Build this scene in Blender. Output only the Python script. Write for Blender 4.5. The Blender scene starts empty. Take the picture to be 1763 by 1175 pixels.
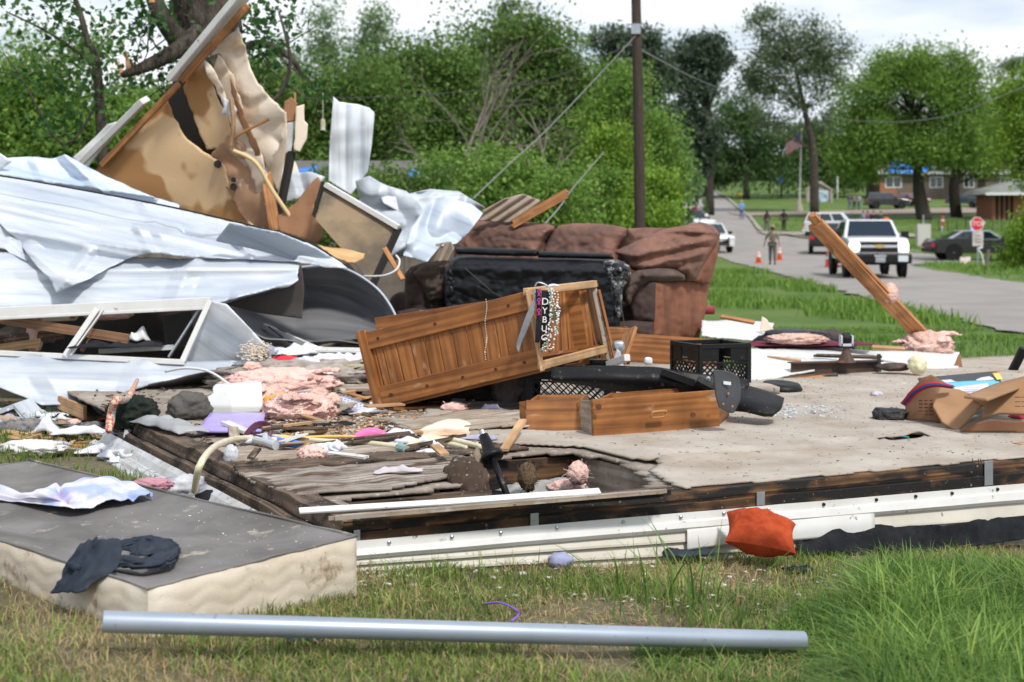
import bpy, bmesh, math, random
import numpy as np
from mathutils import Vector, Matrix, noise, Euler
rng = np.random.default_rng(7); random.seed(7)
R = math.radians
SC = bpy.context.scene
# ---------------------------------------------------------------- camera, world, sun, exposure
F, CX, HY, CZ = 2600.0, 881.5, 400.0, 1.02
cam_d = bpy.data.cameras.new('camera'); cam = bpy.data.objects.new('camera', cam_d)
SC.collection.objects.link(cam); SC.camera = cam
cam.location = (0, 0, CZ); cam.rotation_euler = (R(90), 0, 0)
cam_d.sensor_width = 36; cam_d.lens = F / 1763 * 36
cam_d.shift_y = -(587.5 - HY) / 1763
cam_d.clip_start = 0.1; cam_d.clip_end = 3000
cam_d.dof.use_dof = True; cam_d.dof.focus_distance = 5.7; cam_d.dof.aperture_fstop = 4.7
SUN_EL, SUN_AZ = R(52), R(150)          # azimuth measured clockwise from +Y
w = bpy.data.worlds.new('World'); SC.world = w; w.use_nodes = True
nt = w.node_tree; nt.nodes.clear()
def wn(t, **k):
 n = nt.nodes.new(t)
 for a, b in k.items(): setattr(n, a, b)
 return n
sky = wn('ShaderNodeTexSky', sky_type='NISHITA', sun_disc=False, sun_elevation=SUN_EL, sun_rotation=SUN_AZ)
tc = wn('ShaderNodeTexCoord'); mp = wn('ShaderNodeMapping'); mp.inputs['Scale'].default_value = (1.2, 1.2, 4.0)
mp.inputs['Location'].default_value = (3.3, .4, .15)
nz = wn('ShaderNodeTexNoise'); nz.inputs['Scale'].default_value = 2.1; nz.inputs['Detail'].default_value = 6; nz.inputs['Roughness'].default_value = .55
cr = wn('ShaderNodeValToRGB'); cr.color_ramp.elements[0].position = .33; cr.color_ramp.elements[1].position = .56
nz2 = wn('ShaderNodeTexNoise'); nz2.inputs['Scale'].default_value = 5; nz2.inputs['Detail'].default_value = 5
cr2 = wn('ShaderNodeValToRGB'); cr2.color_ramp.elements[0].color = (7.2, 7.9, 9.0, 1); cr2.color_ramp.elements[1].color = (10.5, 10.8, 11.2, 1)
cr2.color_ramp.elements[0].position = .35; cr2.color_ramp.elements[1].position = .6
mx = wn('ShaderNodeMix', data_type='RGBA'); bg = wn('ShaderNodeBackground'); wo = wn('ShaderNodeOutputWorld')
bg.inputs['Strength'].default_value = .09
L = nt.links.new
L(tc.outputs['Generated'], mp.inputs['Vector']); L(mp.outputs[0], nz.inputs['Vector']); L(mp.outputs[0], nz2.inputs['Vector'])
L(nz.outputs['Fac'], cr.inputs[0]); L(nz2.outputs['Fac'], cr2.inputs[0])
L(cr.outputs[0], mx.inputs[0]); L(sky.outputs[0], mx.inputs[6]); L(cr2.outputs[0], mx.inputs[7])
L(mx.outputs[2], bg.inputs['Color']); L(bg.outputs[0], wo.inputs[0])
sd = bpy.data.lights.new('sun', 'SUN'); sd.energy = 2.7; sd.angle = R(7); sd.color = (1, .96, .9)
so = bpy.data.objects.new('sun', sd); SC.collection.objects.link(so)
sdir = Vector((math.sin(SUN_AZ) * math.cos(SUN_EL), math.cos(SUN_AZ) * math.cos(SUN_EL), math.sin(SUN_EL)))
so.rotation_euler = sdir.to_track_quat('Z', 'Y').to_euler(); so.location = (0, 0, 60)
SC.view_settings.view_transform = 'Standard'; SC.view_settings.look = 'None'
SC.view_settings.exposure = 0.36; SC.view_settings.gamma = 1.0; SC.view_settings.use_curve_mapping = False
SC.render.engine = 'CYCLES'; SC.cycles.use_denoising = True
SC.cycles.max_bounces = 6; SC.cycles.transparent_max_bounces = 8
# ---------------------------------------------------------------- pixel geometry
def P(px, py, Y): return Vector(((px - CX) / F * Y, Y, CZ - (py - HY) / F * Y))
def G(px, py, z=0.0):
 Y = (CZ - z) * F / (py - HY); return P(px, py, Y)
DZ = 0.14
def D(px, py, dz=0.0): return G(px, py, DZ + dz)
TY = [0, 14, 21, 26, 80, 100, 122, 144, 166, 200, 260, 330, 500, 900]
TZ = [0, 0, -.48, -.55, -.55, -.08, 1.02, 2.2, 3.4, 5.4, 9.8, 12.2, 14, 16]
def zt(Y): return float(np.interp(Y, TY, TZ))
def GT(px, py):
 Y = 2.5
 while Y < 600:
  z = CZ - (py - HY) / F * Y
  if z <= zt(Y): break
  Y *= 1.004
 return P(px, py, Y)
UX, UY, VX, VY = .889, .457, -.459, .888
DC = Vector((-.507, 4.53, 0))
def UV(u, v, z=0.0): return Vector((DC.x + u * UX + v * VX, DC.y + u * UY + v * VY, z))
def toUV(p): dx, dy = p.x - DC.x, p.y - DC.y; return dx * UX + dy * UY, dx * VX + dy * VY
# ---------------------------------------------------------------- materials
def nodes(name):
 m = bpy.data.materials.new(name); m.use_nodes = True
 t = m.node_tree; return m, t, t.nodes['Principled BSDF']
def c4(c): return (c[0], c[1], c[2], 1)
def mat(name, col, rough=.75, col2=None, scale=6., stretch=(1, 1, 1), coord='Object', bump=.0, bscale=30., metal=0., lo=.35, hi=.65,
  spots=None, sscale=12., sth=.62, detail=6, spec=.4, coat=0, rnd=0, trans=0, bdist=.01, stretchb=None):
 m, t, b = nodes(name); N = t.nodes.new; L = t.links.new
 b.inputs['Roughness'].default_value = rough; b.inputs['Metallic'].default_value = metal
 b.inputs['Specular IOR Level'].default_value = spec
 if coat: b.inputs['Coat Weight'].default_value = coat; b.inputs['Coat Roughness'].default_value = .08
 tc = N('ShaderNodeTexCoord'); mp = N('ShaderNodeMapping'); mp.inputs['Scale'].default_value = stretch
 L(tc.outputs[coord], mp.inputs['Vector'])
 last = None
 if col2 is not None:
  n = N('ShaderNodeTexNoise'); n.inputs['Scale'].default_value = scale; n.inputs['Detail'].default_value = detail; n.inputs['Roughness'].default_value = .6
  L(mp.outputs[0], n.inputs['Vector'])
  r = N('ShaderNodeValToRGB'); e = r.color_ramp.elements; e[0].position = lo; e[1].position = hi; e[0].color = c4(col); e[1].color = c4(col2)
  L(n.outputs['Fac'], r.inputs[0]); last = r.outputs[0]
 if rnd:
  g = N('ShaderNodeNewGeometry'); h = N('ShaderNodeHueSaturation')
  if last is None: h.inputs['Color'].default_value = c4(col)
  else: L(last, h.inputs['Color'])
  mr = N('ShaderNodeMapRange'); mr.inputs[3].default_value = 1 - rnd; mr.inputs[4].default_value = 1 + rnd
  L(g.outputs['Random Per Island'], mr.inputs[0]); L(mr.outputs[0], h.inputs['Value'])
  mr2 = N('ShaderNodeMapRange'); mr2.inputs[3].default_value = .5 + rnd * .06; mr2.inputs[4].default_value = .5 - rnd * .06
  L(g.outputs['Random Per Island'], mr2.inputs[0]); L(mr2.outputs[0], h.inputs['Hue'])
  last = h.outputs[0]
 if spots is not None:
  n = N('ShaderNodeTexNoise'); n.inputs['Scale'].default_value = sscale; n.inputs['Detail'].default_value = 5; n.inputs['Roughness'].default_value = .65
  L(tc.outputs[coord], n.inputs['Vector'])
  r = N('ShaderNodeValToRGB'); e = r.color_ramp.elements; e[0].position = sth - .03; e[1].position = sth + .05; e[0].color = (0, 0, 0, 1); e[1].color = (1, 1, 1, 1)
  L(n.outputs['Fac'], r.inputs[0])
  x = N('ShaderNodeMix'); x.data_type = 'RGBA'; L(r.outputs[0], x.inputs[0])
  if last is None: x.inputs[6].default_value = c4(col)
  else: L(last, x.inputs[6])
  x.inputs[7].default_value = c4(spots); last = x.outputs[2]
 if last is None: b.inputs['Base Color'].default_value = c4(col)
 else: L(last, b.inputs['Base Color'])
 if bump:
  n = N('ShaderNodeTexNoise'); n.inputs['Scale'].default_value = bscale; n.inputs['Detail'].default_value = 5
  if stretchb:
   m3 = N('ShaderNodeMapping'); m3.inputs['Scale'].default_value = stretchb; L(tc.outputs[coord], m3.inputs['Vector']); L(m3.outputs[0], n.inputs['Vector'])
  else: L(mp.outputs[0], n.inputs['Vector'])
  bp = N('ShaderNodeBump'); bp.inputs['Strength'].default_value = bump; bp.inputs['Distance'].default_value = bdist
  L(n.outputs['Fac'], bp.inputs['Height']); L(bp.outputs[0], b.inputs['Normal'])
 if trans:
  tr = N('ShaderNodeBsdfTranslucent'); ms = N('ShaderNodeMixShader'); ms.inputs[0].default_value = trans
  if last is None: tr.inputs[0].default_value = c4(col)
  else: L(last, tr.inputs[0])
  o = t.nodes['Material Output']; L(b.outputs[0], ms.inputs[1]); L(tr.outputs[0], ms.inputs[2]); L(ms.outputs[0], o.inputs[0])
 return m
def wood(name, c1, c2, rough=.6, knots=True, gs=9., spec=.35, stain=None, sth=.6, dust=None, dth=.6):
 """grain runs along UV x (metres)"""
 m, t, b = nodes(name); N = t.nodes.new; L = t.links.new
 b.inputs['Roughness'].default_value = rough; b.inputs['Specular IOR Level'].default_value = spec
 tc = N('ShaderNodeTexCoord'); mp = N('ShaderNodeMapping'); mp.inputs['Scale'].default_value = (gs * .12, gs * 2, gs * 2); L(tc.outputs['UV'], mp.inputs[0])
 n0 = N('ShaderNodeTexNoise'); n0.inputs['Scale'].default_value = 2.; n0.inputs['Detail'].default_value = 2; L(mp.outputs[0], n0.inputs['Vector'])
 w = N('ShaderNodeTexWave'); w.bands_direction = 'Y'; w.inputs['Scale'].default_value = .55; w.inputs['Distortion'].default_value = 16.; w.inputs['Detail'].default_value = 3
 w.inputs['Detail Scale'].default_value = .7
 L(mp.outputs[0], w.inputs['Vector'])
 mp2 = N('ShaderNodeMapping'); mp2.inputs['Scale'].default_value = (2.5, 75, 75); L(tc.outputs['UV'], mp2.inputs[0])
 n = N('ShaderNodeTexNoise'); n.inputs['Scale'].default_value = 1.; n.inputs['Detail'].default_value = 4; L(mp2.outputs[0], n.inputs['Vector'])
 a = N('ShaderNodeMath'); a.operation = 'MULTIPLY_ADD'; a.inputs[1].default_value = .32; L(w.outputs['Fac'], a.inputs[0])
 a2 = N('ShaderNodeMath'); a2.operation = 'MULTIPLY'; a2.inputs[1].default_value = .75; L(n.outputs['Fac'], a2.inputs[0]); L(a2.outputs[0], a.inputs[2])
 r = N('ShaderNodeValToRGB'); e = r.color_ramp.elements; e[0].position = .28; e[1].position = .7; e[0].color = c4(c2); e[1].color = c4(c1)
 L(a.outputs[0], r.inputs[0]); last = r.outputs[0]
 # big tone variation
 nb = N('ShaderNodeTexNoise'); nb.inputs['Scale'].default_value = 7; nb.inputs['Detail'].default_value = 4; L(tc.outputs['Object'], nb.inputs['Vector'])
 rb = N('ShaderNodeValToRGB'); e = rb.color_ramp.elements; e[0].position = .3; e[1].position = .7; e[0].color = (.62, .6, .58, 1); e[1].color = (1.1, 1.1, 1.1, 1)
 L(nb.outputs['Fac'], rb.inputs[0])
 x = N('ShaderNodeMix'); x.data_type = 'RGBA'; x.blend_type = 'MULTIPLY'; x.inputs[0].default_value = 1; L(last, x.inputs[6]); L(rb.outputs[0], x.inputs[7]); last = x.outputs[2]
 if stain is not None:
  ns = N('ShaderNodeTexNoise'); ns.inputs['Scale'].default_value = 14; ns.inputs['Detail'].default_value = 6
  mps = N('ShaderNodeMapping'); mps.inputs['Scale'].default_value = (.35, 1, 1); L(tc.outputs['UV'], mps.inputs[0]); L(mps.outputs[0], ns.inputs['Vector'])
  rs = N('ShaderNodeValToRGB'); e = rs.color_ramp.elements; e[0].position = sth - .06; e[1].position = sth + .06
  e[0].color = (0, 0, 0, 1); e[1].color = (1, 1, 1, 1); L(ns.outputs['Fac'], rs.inputs[0])
  xs = N('ShaderNodeMix'); xs.data_type = 'RGBA'; L(rs.outputs[0], xs.inputs[0]); L(last, xs.inputs[6]); xs.inputs[7].default_value = c4(stain); last = xs.outputs[2]
 if knots:
  v = N('ShaderNodeTexVoronoi'); v.inputs['Scale'].default_value = 5.5; v.inputs['Randomness'].default_value = 1
  mv = N('ShaderNodeMapping'); mv.inputs['Scale'].default_value = (.55, 1, 1); L(tc.outputs['UV'], mv.inputs[0]); L(mv.outputs[0], v.inputs['Vector'])
  rk = N('ShaderNodeValToRGB'); e = rk.color_ramp.elements; e[0].position = .045; e[1].position = .085; e[0].color = (1, 1, 1, 1); e[1].color = (0, 0, 0, 1)
  L(v.outputs['Distance'], rk.inputs[0])
  xk = N('ShaderNodeMix'); xk.data_type = 'RGBA'; L(rk.outputs[0], xk.inputs[0]); L(last, xk.inputs[6]); xk.inputs[7].default_value = c4([q * .25 for q in c2]); last = xk.outputs[2]
 if dust is not None:
  nd = N('ShaderNodeTexNoise'); nd.inputs['Scale'].default_value = 55; nd.inputs['Detail'].default_value = 4; nd.inputs['Roughness'].default_value = .75; L(tc.outputs['Object'], nd.inputs['Vector'])
  rd = N('ShaderNodeValToRGB'); e = rd.color_ramp.elements; e[0].position = dth; e[1].position = dth + .05; e[0].color = (0, 0, 0, 1); e[1].color = (1, 1, 1, 1); L(nd.outputs['Fac'], rd.inputs[0])
  xd = N('ShaderNodeMix'); xd.data_type = 'RGBA'; L(rd.outputs[0], xd.inputs[0]); L(last, xd.inputs[6]); xd.inputs[7].default_value = c4(dust); last = xd.outputs[2]
 L(last, b.inputs['Base Color'])
 bp = N('ShaderNodeBump'); bp.inputs['Strength'].default_value = .5; bp.inputs['Distance'].default_value = .004; L(a.outputs[0], bp.inputs['Height']); L(bp.outputs[0], b.inputs['Normal'])
 return m
def metal_sheet(name, c1, c2, rough=.38, metal=.35, dirt=(.18, .17, .16), dth=.66, rough2=.5):
 m, t, b = nodes(name); N = t.nodes.new; L = t.links.new
 b.inputs['Metallic'].default_value = metal
 tc = N('ShaderNodeTexCoord')
 mp = N('ShaderNodeMapping'); mp.inputs['Scale'].default_value = (.3, 2.6, 1); L(tc.outputs['UV'], mp.inputs[0])
 n = N('ShaderNodeTexNoise'); n.inputs['Scale'].default_value = 2.2; n.inputs['Detail'].default_value = 6; n.inputs['Roughness'].default_value = .6; n.inputs['Distortion'].default_value = .5; L(mp.outputs[0], n.inputs['Vector'])
 r = N('ShaderNodeValToRGB'); e = r.color_ramp.elements; e[0].position = .36; e[1].position = .6; e[0].color = c4(c2); e[1].color = c4(c1); L(n.outputs['Fac'], r.inputs[0])
 mp3 = N('ShaderNodeMapping'); mp3.inputs['Scale'].default_value = (.7, 16, 1); L(tc.outputs['UV'], mp3.inputs[0])
 n3 = N('ShaderNodeTexNoise'); n3.inputs['Scale'].default_value = 1.; n3.inputs['Detail'].default_value = 4; L(mp3.outputs[0], n3.inputs['Vector'])
 r3 = N('ShaderNodeValToRGB'); e = r3.color_ramp.elements; e[0].position = .34; e[1].position = .48; e[0].color = (.68, .71, .76, 1); e[1].color = (1, 1, 1, 1); L(n3.outputs['Fac'], r3.inputs[0])
 xm = N('ShaderNodeMix'); xm.data_type = 'RGBA'; xm.blend_type = 'MULTIPLY'; xm.inputs[0].default_value = .8; L(r.outputs[0], xm.inputs[6]); L(r3.outputs[0], xm.inputs[7])
 nd = N('ShaderNodeTexNoise'); nd.inputs['Scale'].default_value = 26; nd.inputs['Detail'].default_value = 5; nd.inputs['Roughness'].default_value = .7; L(tc.outputs['Object'], nd.inputs['Vector'])
 rd = N('ShaderNodeValToRGB'); e = rd.color_ramp.elements; e[0].position = dth; e[1].position = dth + .06; e[0].color = (0, 0, 0, 1); e[1].color = (1, 1, 1, 1); L(nd.outputs['Fac'], rd.inputs[0])
 x = N('ShaderNodeMix'); x.data_type = 'RGBA'; L(rd.outputs[0], x.inputs[0]); L(xm.outputs[2], x.inputs[6]); x.inputs[7].default_value = c4(dirt); L(x.outputs[2], b.inputs['Base Color'])
 rr = N('ShaderNodeMapRange'); rr.inputs[3].default_value = rough; rr.inputs[4].default_value = rough2; L(n.outputs['Fac'], rr.inputs[0]); L(rr.outputs[0], b.inputs['Roughness'])
 bp = N('ShaderNodeBump'); bp.inputs['Strength'].default_value = .5; bp.inputs['Distance'].default_value = .012; L(n.outputs['Fac'], bp.inputs['Height']); L(bp.outputs[0], b.inputs['Normal'])
 return m
# ---------------------------------------------------------------- object helpers
WM = {}
def link(o, parent=None):
 SC.collection.objects.link(o)
 if parent is not None: o.parent = parent
 return o
def tag(o, label=None, cat=None, group=None, kind=None):
 if label: o['label'] = label
 if cat: o['category'] = cat
 if group: o['group'] = group
 if kind: o['kind'] = kind
 return o
def thing(name, label, cat, loc=(0, 0, 0), rotz=0, group=None, rot=None):
 o = bpy.data.objects.new(name, None); o.location = loc; o.rotation_euler = rot or (0, 0, rotz); o.empty_display_size = .1
 link(o); tag(o, label, cat, group)
 WM[o.name] = Matrix.Translation(Vector(loc)) @ Euler(o.rotation_euler).to_matrix().to_4x4()
 return o
def basis(z, x=None):
 z = Vector(z).normalized()
 up = Vector((0, 0, 1)) if abs(z.z) < .9 else Vector((0, 1, 0))
 a = Vector(x) if x is not None else up
 a = (a - z * a.dot(z)); a.normalize() if a.length > 1e-6 else None
 b = z.cross(a); return a, b, z
class MB:
 def __init__(s): s.v = []; s.f = []; s.u = []; s.m = []
 def add(s, vs, fs, uvs=None, m=0):
  n = len(s.v); s.v += [tuple(x) for x in vs]
  for i, f in enumerate(fs):
   s.f.append(tuple(n + k for k in f)); s.m.append(m)
   s.u.append(uvs[i] if uvs else None)
  return s
 def box(s, c, ax, ay, az, m=0, jit=0):
  """centre and three half-axis vectors; ax is the grain direction"""
  c, ax, ay, az = map(Vector, (c, ax, ay, az)); vs = []
  for k in (-1, 1):
   for j in (-1, 1):
    for i in (-1, 1):
     p = c + ax * i + ay * j + az * k
     if jit: p += Vector([random.uniform(-jit, jit) for _ in range(3)])
     vs.append(p)
  lx, ly, lz = ax.length, ay.length, az.length; o = random.random() * 5; o2 = random.random() * 5
  fs = [(0, 2, 3, 1), (4, 5, 7, 6), (0, 1, 5, 4), (2, 6, 7, 3), (0, 4, 6, 2), (1, 3, 7, 5)]
  co = [(-lx, -ly, -lz), (lx, -ly, -lz), (-lx, ly, -lz), (lx, ly, -lz), (-lx, -ly, lz), (lx, -ly, lz), (-lx, ly, lz), (lx, ly, lz)]
  ix = [(0, 1), (0, 1), (0, 2), (0, 2), (2, 1), (2, 1)]
  if ax.cross(ay).dot(az) < 0: fs = [f[::-1] for f in fs]
  uv = [[(co[q][a] + o, co[q][b] + o2) for q in f] for f, (a, b) in zip(fs, ix)]
  return s.add(vs, fs, uv, m)
 def bx(s, x0, x1, y0, y1, z0, z1, m=0):
  dx, dy, dz = (x1 - x0) / 2, (y1 - y0) / 2, (z1 - z0) / 2; c = ((x0 + x1) / 2, (y0 + y1) / 2, (z0 + z1) / 2)
  return s.box(c, (dx, 0, 0), (0, dy, 0), (0, 0, dz), m)
 def board(s, p0, p1, w, t, side=None, m=0, split=0, nseg=0):
  """plank from p0 to p1; w width, t thickness; side = direction of the width"""
  p0, p1 = Vector(p0), Vector(p1); d = p1 - p0; z = d.normalized()
  sd = Vector(side) if side is not None else z.cross(Vector((0, 0, 1)))
  if sd.length < 1e-3: sd = Vector((1, 0, 0))
  sd = (sd - z * sd.dot(z)).normalized(); nn = z.cross(sd)
  if not split: return s.box((p0 + p1) / 2, d / 2, sd * w / 2, nn * t / 2, m)
  # splintered ends: strips of different length
  k = max(3, int(split)); o = random.random() * 9; L = d.length
  for i in range(k):
   a0 = -w / 2 + w * i / k; a1 = a0 + w / k
   e0 = random.uniform(0, .06) * L; e1 = random.uniform(0, .06) * L
   c = p0 + z * e0 + sd * (a0 + a1) / 2; c2 = p1 - z * e1 + sd * (a0 + a1) / 2
   s.box((c + c2) / 2, (c2 - c) / 2, sd * w / 2 / k, nn * t / 2 * random.uniform(.9, 1), m)
  return s
 def tube(s, pts, r, n=8, m=0, caps=True, sub=1):
  pts = [Vector(p) for p in pts]
  rs = [r] * len(pts) if not hasattr(r, '__len__') else list(r)
  if sub > 1: pts, rs = smooth(pts, rs, sub)
  vs = []; fs = []; uv = []; a = None; L = 0; k = len(pts)
  for i, p in enumerate(pts):
   t = (pts[min(i + 1, k - 1)] - pts[max(i - 1, 0)]).normalized()
   if t.length < 1e-6: t = Vector((0, 0, 1))
   if a is None: a, b, _ = basis(t)
   a = (a - t * a.dot(t)).normalized(); b = t.cross(a)
   for j in range(n):
    q = 2 * math.pi * j / n; vs.append(p + (a * math.cos(q) + b * math.sin(q)) * rs[i])
  cum = [0]
  for i in range(1, k): cum.append(cum[-1] + (pts[i] - pts[i - 1]).length)
  for i in range(k - 1):
   for j in range(n):
    j2 = (j + 1) % n; fs.append((i * n + j, i * n + j2, (i + 1) * n + j2, (i + 1) * n + j))
    c = 2 * math.pi * rs[i] / n
    uv.append([(cum[i], j * c), (cum[i], (j + 1) * c), (cum[i + 1], (j + 1) * c), (cum[i + 1], j * c)])
  if caps:
   fs.append(tuple(range(n))[::-1]); uv.append([(0, 0)] * n)
   fs.append(tuple((k - 1) * n + j for j in range(n))); uv.append([(0, 0)] * n)
  return s.add(vs, fs, uv, m)
 def lathe(s, base, axis, prof, n=20, m=0):
  """prof: list of (r, h)"""
  base = Vector(base); ax = Vector(axis).normalized()
  return s.tubeprof([(base + ax * h, r) for r, h in prof], ax, n, m)
 def tubeprof(s, pr, ax, n, m):
  a, b, _ = basis(ax); vs = []; fs = []
  for p, r in pr:
   for j in range(n):
    q = 2 * math.pi * j / n; vs.append(p + (a * math.cos(q) + b * math.sin(q)) * max(r, 1e-4))
  k = len(pr)
  for i in range(k - 1):
   for j in range(n): j2 = (j + 1) % n; fs.append((i * n + j, i * n + j2, (i + 1) * n + j2, (i + 1) * n + j))
  fs.append(tuple(range(n))[::-1]); fs.append(tuple((k - 1) * n + j for j in range(n)))
  return s.add(vs, fs, None, m)
 def prism(s, poly, n, m=0, both=True):
  """poly: list of points in a plane, extruded by vector n"""
  poly = [Vector(p) for p in poly]; n = Vector(n); k = len(poly)
  nv = Vector((0, 0, 0))
  for i in range(k): nv += poly[i].cross(poly[(i + 1) % k])
  if nv.dot(n) > 0: poly = poly[::-1]
  ex = (poly[1] - poly[0]).normalized(); ey = ex.cross(n).normalized()
  pu = lambda p: ((p - poly[0]).dot(ex), (p - poly[0]).dot(ey))
  vs = poly + [p + n for p in poly]; fs = [tuple(range(k)), tuple(range(k, 2 * k))[::-1]]
  uv = [[pu(p) for p in poly], [pu(p) for p in poly][::-1]]
  for i in range(k):
   j = (i + 1) % k; fs.append((i, k + i, k + j, j)); l = (poly[j] - poly[i]).length; uv.append([(0, 0), (0, n.length), (l, n.length), (l, 0)])
  return s.add(vs, fs, uv, m)
 def build(s, name, mats, parent=None, smooth=False, bevel=0, local=False, solid=0, sub=0, autos=False):
  v = s.v
  if not isinstance(mats, (list, tuple)): mats = [mats]
  me = bpy.data.meshes.new(name)
  loc = Vector((0, 0, 0))
  if parent is not None and not local:
   iv = WM[parent.name].inverted(); v = [tuple(iv @ Vector(p)) for p in v]
  elif parent is None:
   a = np.array(v); loc = Vector(((a[:, 0].min() + a[:, 0].max()) / 2, (a[:, 1].min() + a[:, 1].max()) / 2, a[:, 2].min()))
   v = [(p[0] - loc.x, p[1] - loc.y, p[2] - loc.z) for p in v]
  me.from_pydata(v, [], s.f)
  if any(u is not None for u in s.u):
   ul = me.uv_layers.new(name='UVMap'); flat = []
   for f, u in zip(s.f, s.u):
    flat += [c for q in (u if u is not None else [(0, 0)] * len(f)) for c in q]
   ul.data.foreach_set('uv', flat)
  for m in mats: me.materials.append(m)
  if len(mats) > 1: me.polygons.foreach_set('material_index', s.m)
  if smooth: me.polygons.foreach_set('use_smooth', [True] * len(me.polygons))
  me.update()
  o = bpy.data.objects.new(name, me); o.location = loc; link(o, parent)
  WM[o.name] = (WM[parent.name] if parent is not None else Matrix.Identity(4)) @ Matrix.Translation(loc)
  if solid:
   q = o.modifiers.new('s', 'SOLIDIFY'); q.thickness = solid; q.offset = 0
  if bevel:
   q = o.modifiers.new('b', 'BEVEL'); q.width = bevel; q.segments = 2; q.limit_method = 'ANGLE'; q.angle_limit = R(40)
  if sub:
   q = o.modifiers.new('u', 'SUBSURF'); q.levels = sub; q.render_levels = sub
  return o
def smooth(pts, rs, sub):
 P_ = []; R_ = []; k = len(pts)
 for i in range(k - 1):
  p0, p1, p2, p3 = pts[max(i - 1, 0)], pts[i], pts[i + 1], pts[min(i + 2, k - 1)]
  for j in range(sub):
   t = j / sub; t2 = t * t; t3 = t2 * t
   P_.append(.5 * ((2 * p1) + (p2 - p0) * t + (2 * p0 - 5 * p1 + 4 * p2 - p3) * t2 + (3 * p1 - p0 - 3 * p2 + p3) * t3))
   R_.append(rs[i] * (1 - t) + rs[i + 1] * t)
 P_.append(pts[-1]); R_.append(rs[-1]); return P_, R_
def crv(a, t):
 """Catmull-Rom over numpy array a (k,...) at parameters t in 0..1"""
 k = a.shape[0]; x = np.clip(t * (k - 1), 0, k - 1 - 1e-9); i = x.astype(int); f = (x - i)
 f = f.reshape((-1,) + (1,) * (a.ndim - 1))
 g = lambda j: a[np.clip(j, 0, k - 1)]
 p0, p1, p2, p3 = g(i - 1), g(i), g(i + 1), g(i + 2)
 # linear extrapolation at the ends
 p0 = np.where((i == 0).reshape(f.shape), 2 * p1 - p2, p0); p3 = np.where((i == k - 2).reshape(f.shape), 2 * p2 - p1, p3)
 return .5 * (2 * p1 + (p2 - p0) * f + (2 * p0 - 5 * p1 + 4 * p2 - p3) * f ** 2 + (3 * p1 - p0 - 3 * p2 + p3) * f ** 3)
def nz3(p, s, seed=0.): return noise.noise(Vector((p[0] * s + seed, p[1] * s - seed * .7, p[2] * s + seed * 1.3)))
def sheet(name, rows, m, nu=60, nv=30, thick=.003, ribs=0, ribh=.01, wr=.0, ws=2., jag=0., parent=None, linear=False, seed=0., px=True,
          crease=0, cs=3., smoothf=True, hole=None, local=False):
 """rows of (px,py,Y) control points (or world points) -> curved sheet with ribs, wrinkles, dents and a torn edge"""
 A = np.array([[(tuple(P(*q)) if px else tuple(q)) for q in r] for r in rows], float)
 tv = np.linspace(0, 1, nv + 1); tu = np.linspace(0, 1, nu + 1)
 if linear:
  def li(a, t):
   k = a.shape[0]; x = np.clip(t * (k - 1), 0, k - 1 - 1e-9); i = x.astype(int); f = (x - i).reshape((-1,) + (1,) * (a.ndim - 1)); return a[i] * (1 - f) + a[i + 1] * f
  B = li(A, tv); C_ = li(B.transpose(1, 0, 2), tu)
 else:
  B = crv(A, tv); C_ = crv(B.transpose(1, 0, 2), tu)
 Cg = C_.transpose(1, 0, 2)
 du = np.gradient(Cg, axis=1); dv = np.gradient(Cg, axis=0); N = np.cross(du, dv); N /= (np.linalg.norm(N, axis=2, keepdims=True) + 1e-9)
 lu = np.linalg.norm(du, axis=2).mean() * nu; lv = np.linalg.norm(dv, axis=2).mean() * nv
 H = np.zeros((nv + 1, nu + 1))
 for i in range(nv + 1):
  for j in range(nu + 1):
   p = (j / nu * lu, i / nv * lv, seed)
   h = 0
   if wr: h += wr * (nz3(p, ws, seed) + .5 * nz3(p, ws * 2.3, seed + 5))
   if crease:
    c = abs(nz3(p, cs, seed + 9)); h += crease * (1 - min(1, c * 4)) + crease * .8 * abs(nz3(p, cs * .6, seed + 3))
   if ribs:
    q = (i / nv * ribs) % 1.0; h += ribh * max(0, 1 - abs(q - .5) * 6)
   H[i, j] = h
 Cg = Cg + N * H[..., None]
 if jag:
  for i in range(nv + 1):
   a = jag * nz3((i * .9, 3.1, seed), 1.3) ; b = jag * nz3((i * .9, 7.7, seed), 1.3)
   Cg[i, 0] += (Cg[i, 1] - Cg[i, 0]) * a * 1.0; Cg[i, -1] += (Cg[i, -2] - Cg[i, -1]) * b * 1.0
  for j in range(nu + 1):
   a = jag * nz3((j * .9, 13.1, seed), 1.3); b = jag * nz3((j * .9, 17.7, seed), 1.3)
   Cg[0, j] += (Cg[1, j] - Cg[0, j]) * a; Cg[-1, j] += (Cg[-2, j] - Cg[-1, j]) * b
 mb = MB(); W = nu + 1
 uvp = lambda k: ((k % W) / nu * lu, (k // W) / nv * lv)
 fs = []; uv = []
 for i in range(nv):
  for j in range(nu):
   if hole and hole(j / nu, i / nv): continue
   f = (i * W + j, i * W + j + 1, (i + 1) * W + j + 1, (i + 1) * W + j); fs.append(f); uv.append([uvp(k) for k in f])
 mb.add(Cg.reshape(-1, 3), fs, uv)
 return mb.build(name, m, parent, smooth=smoothf, solid=thick)
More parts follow.
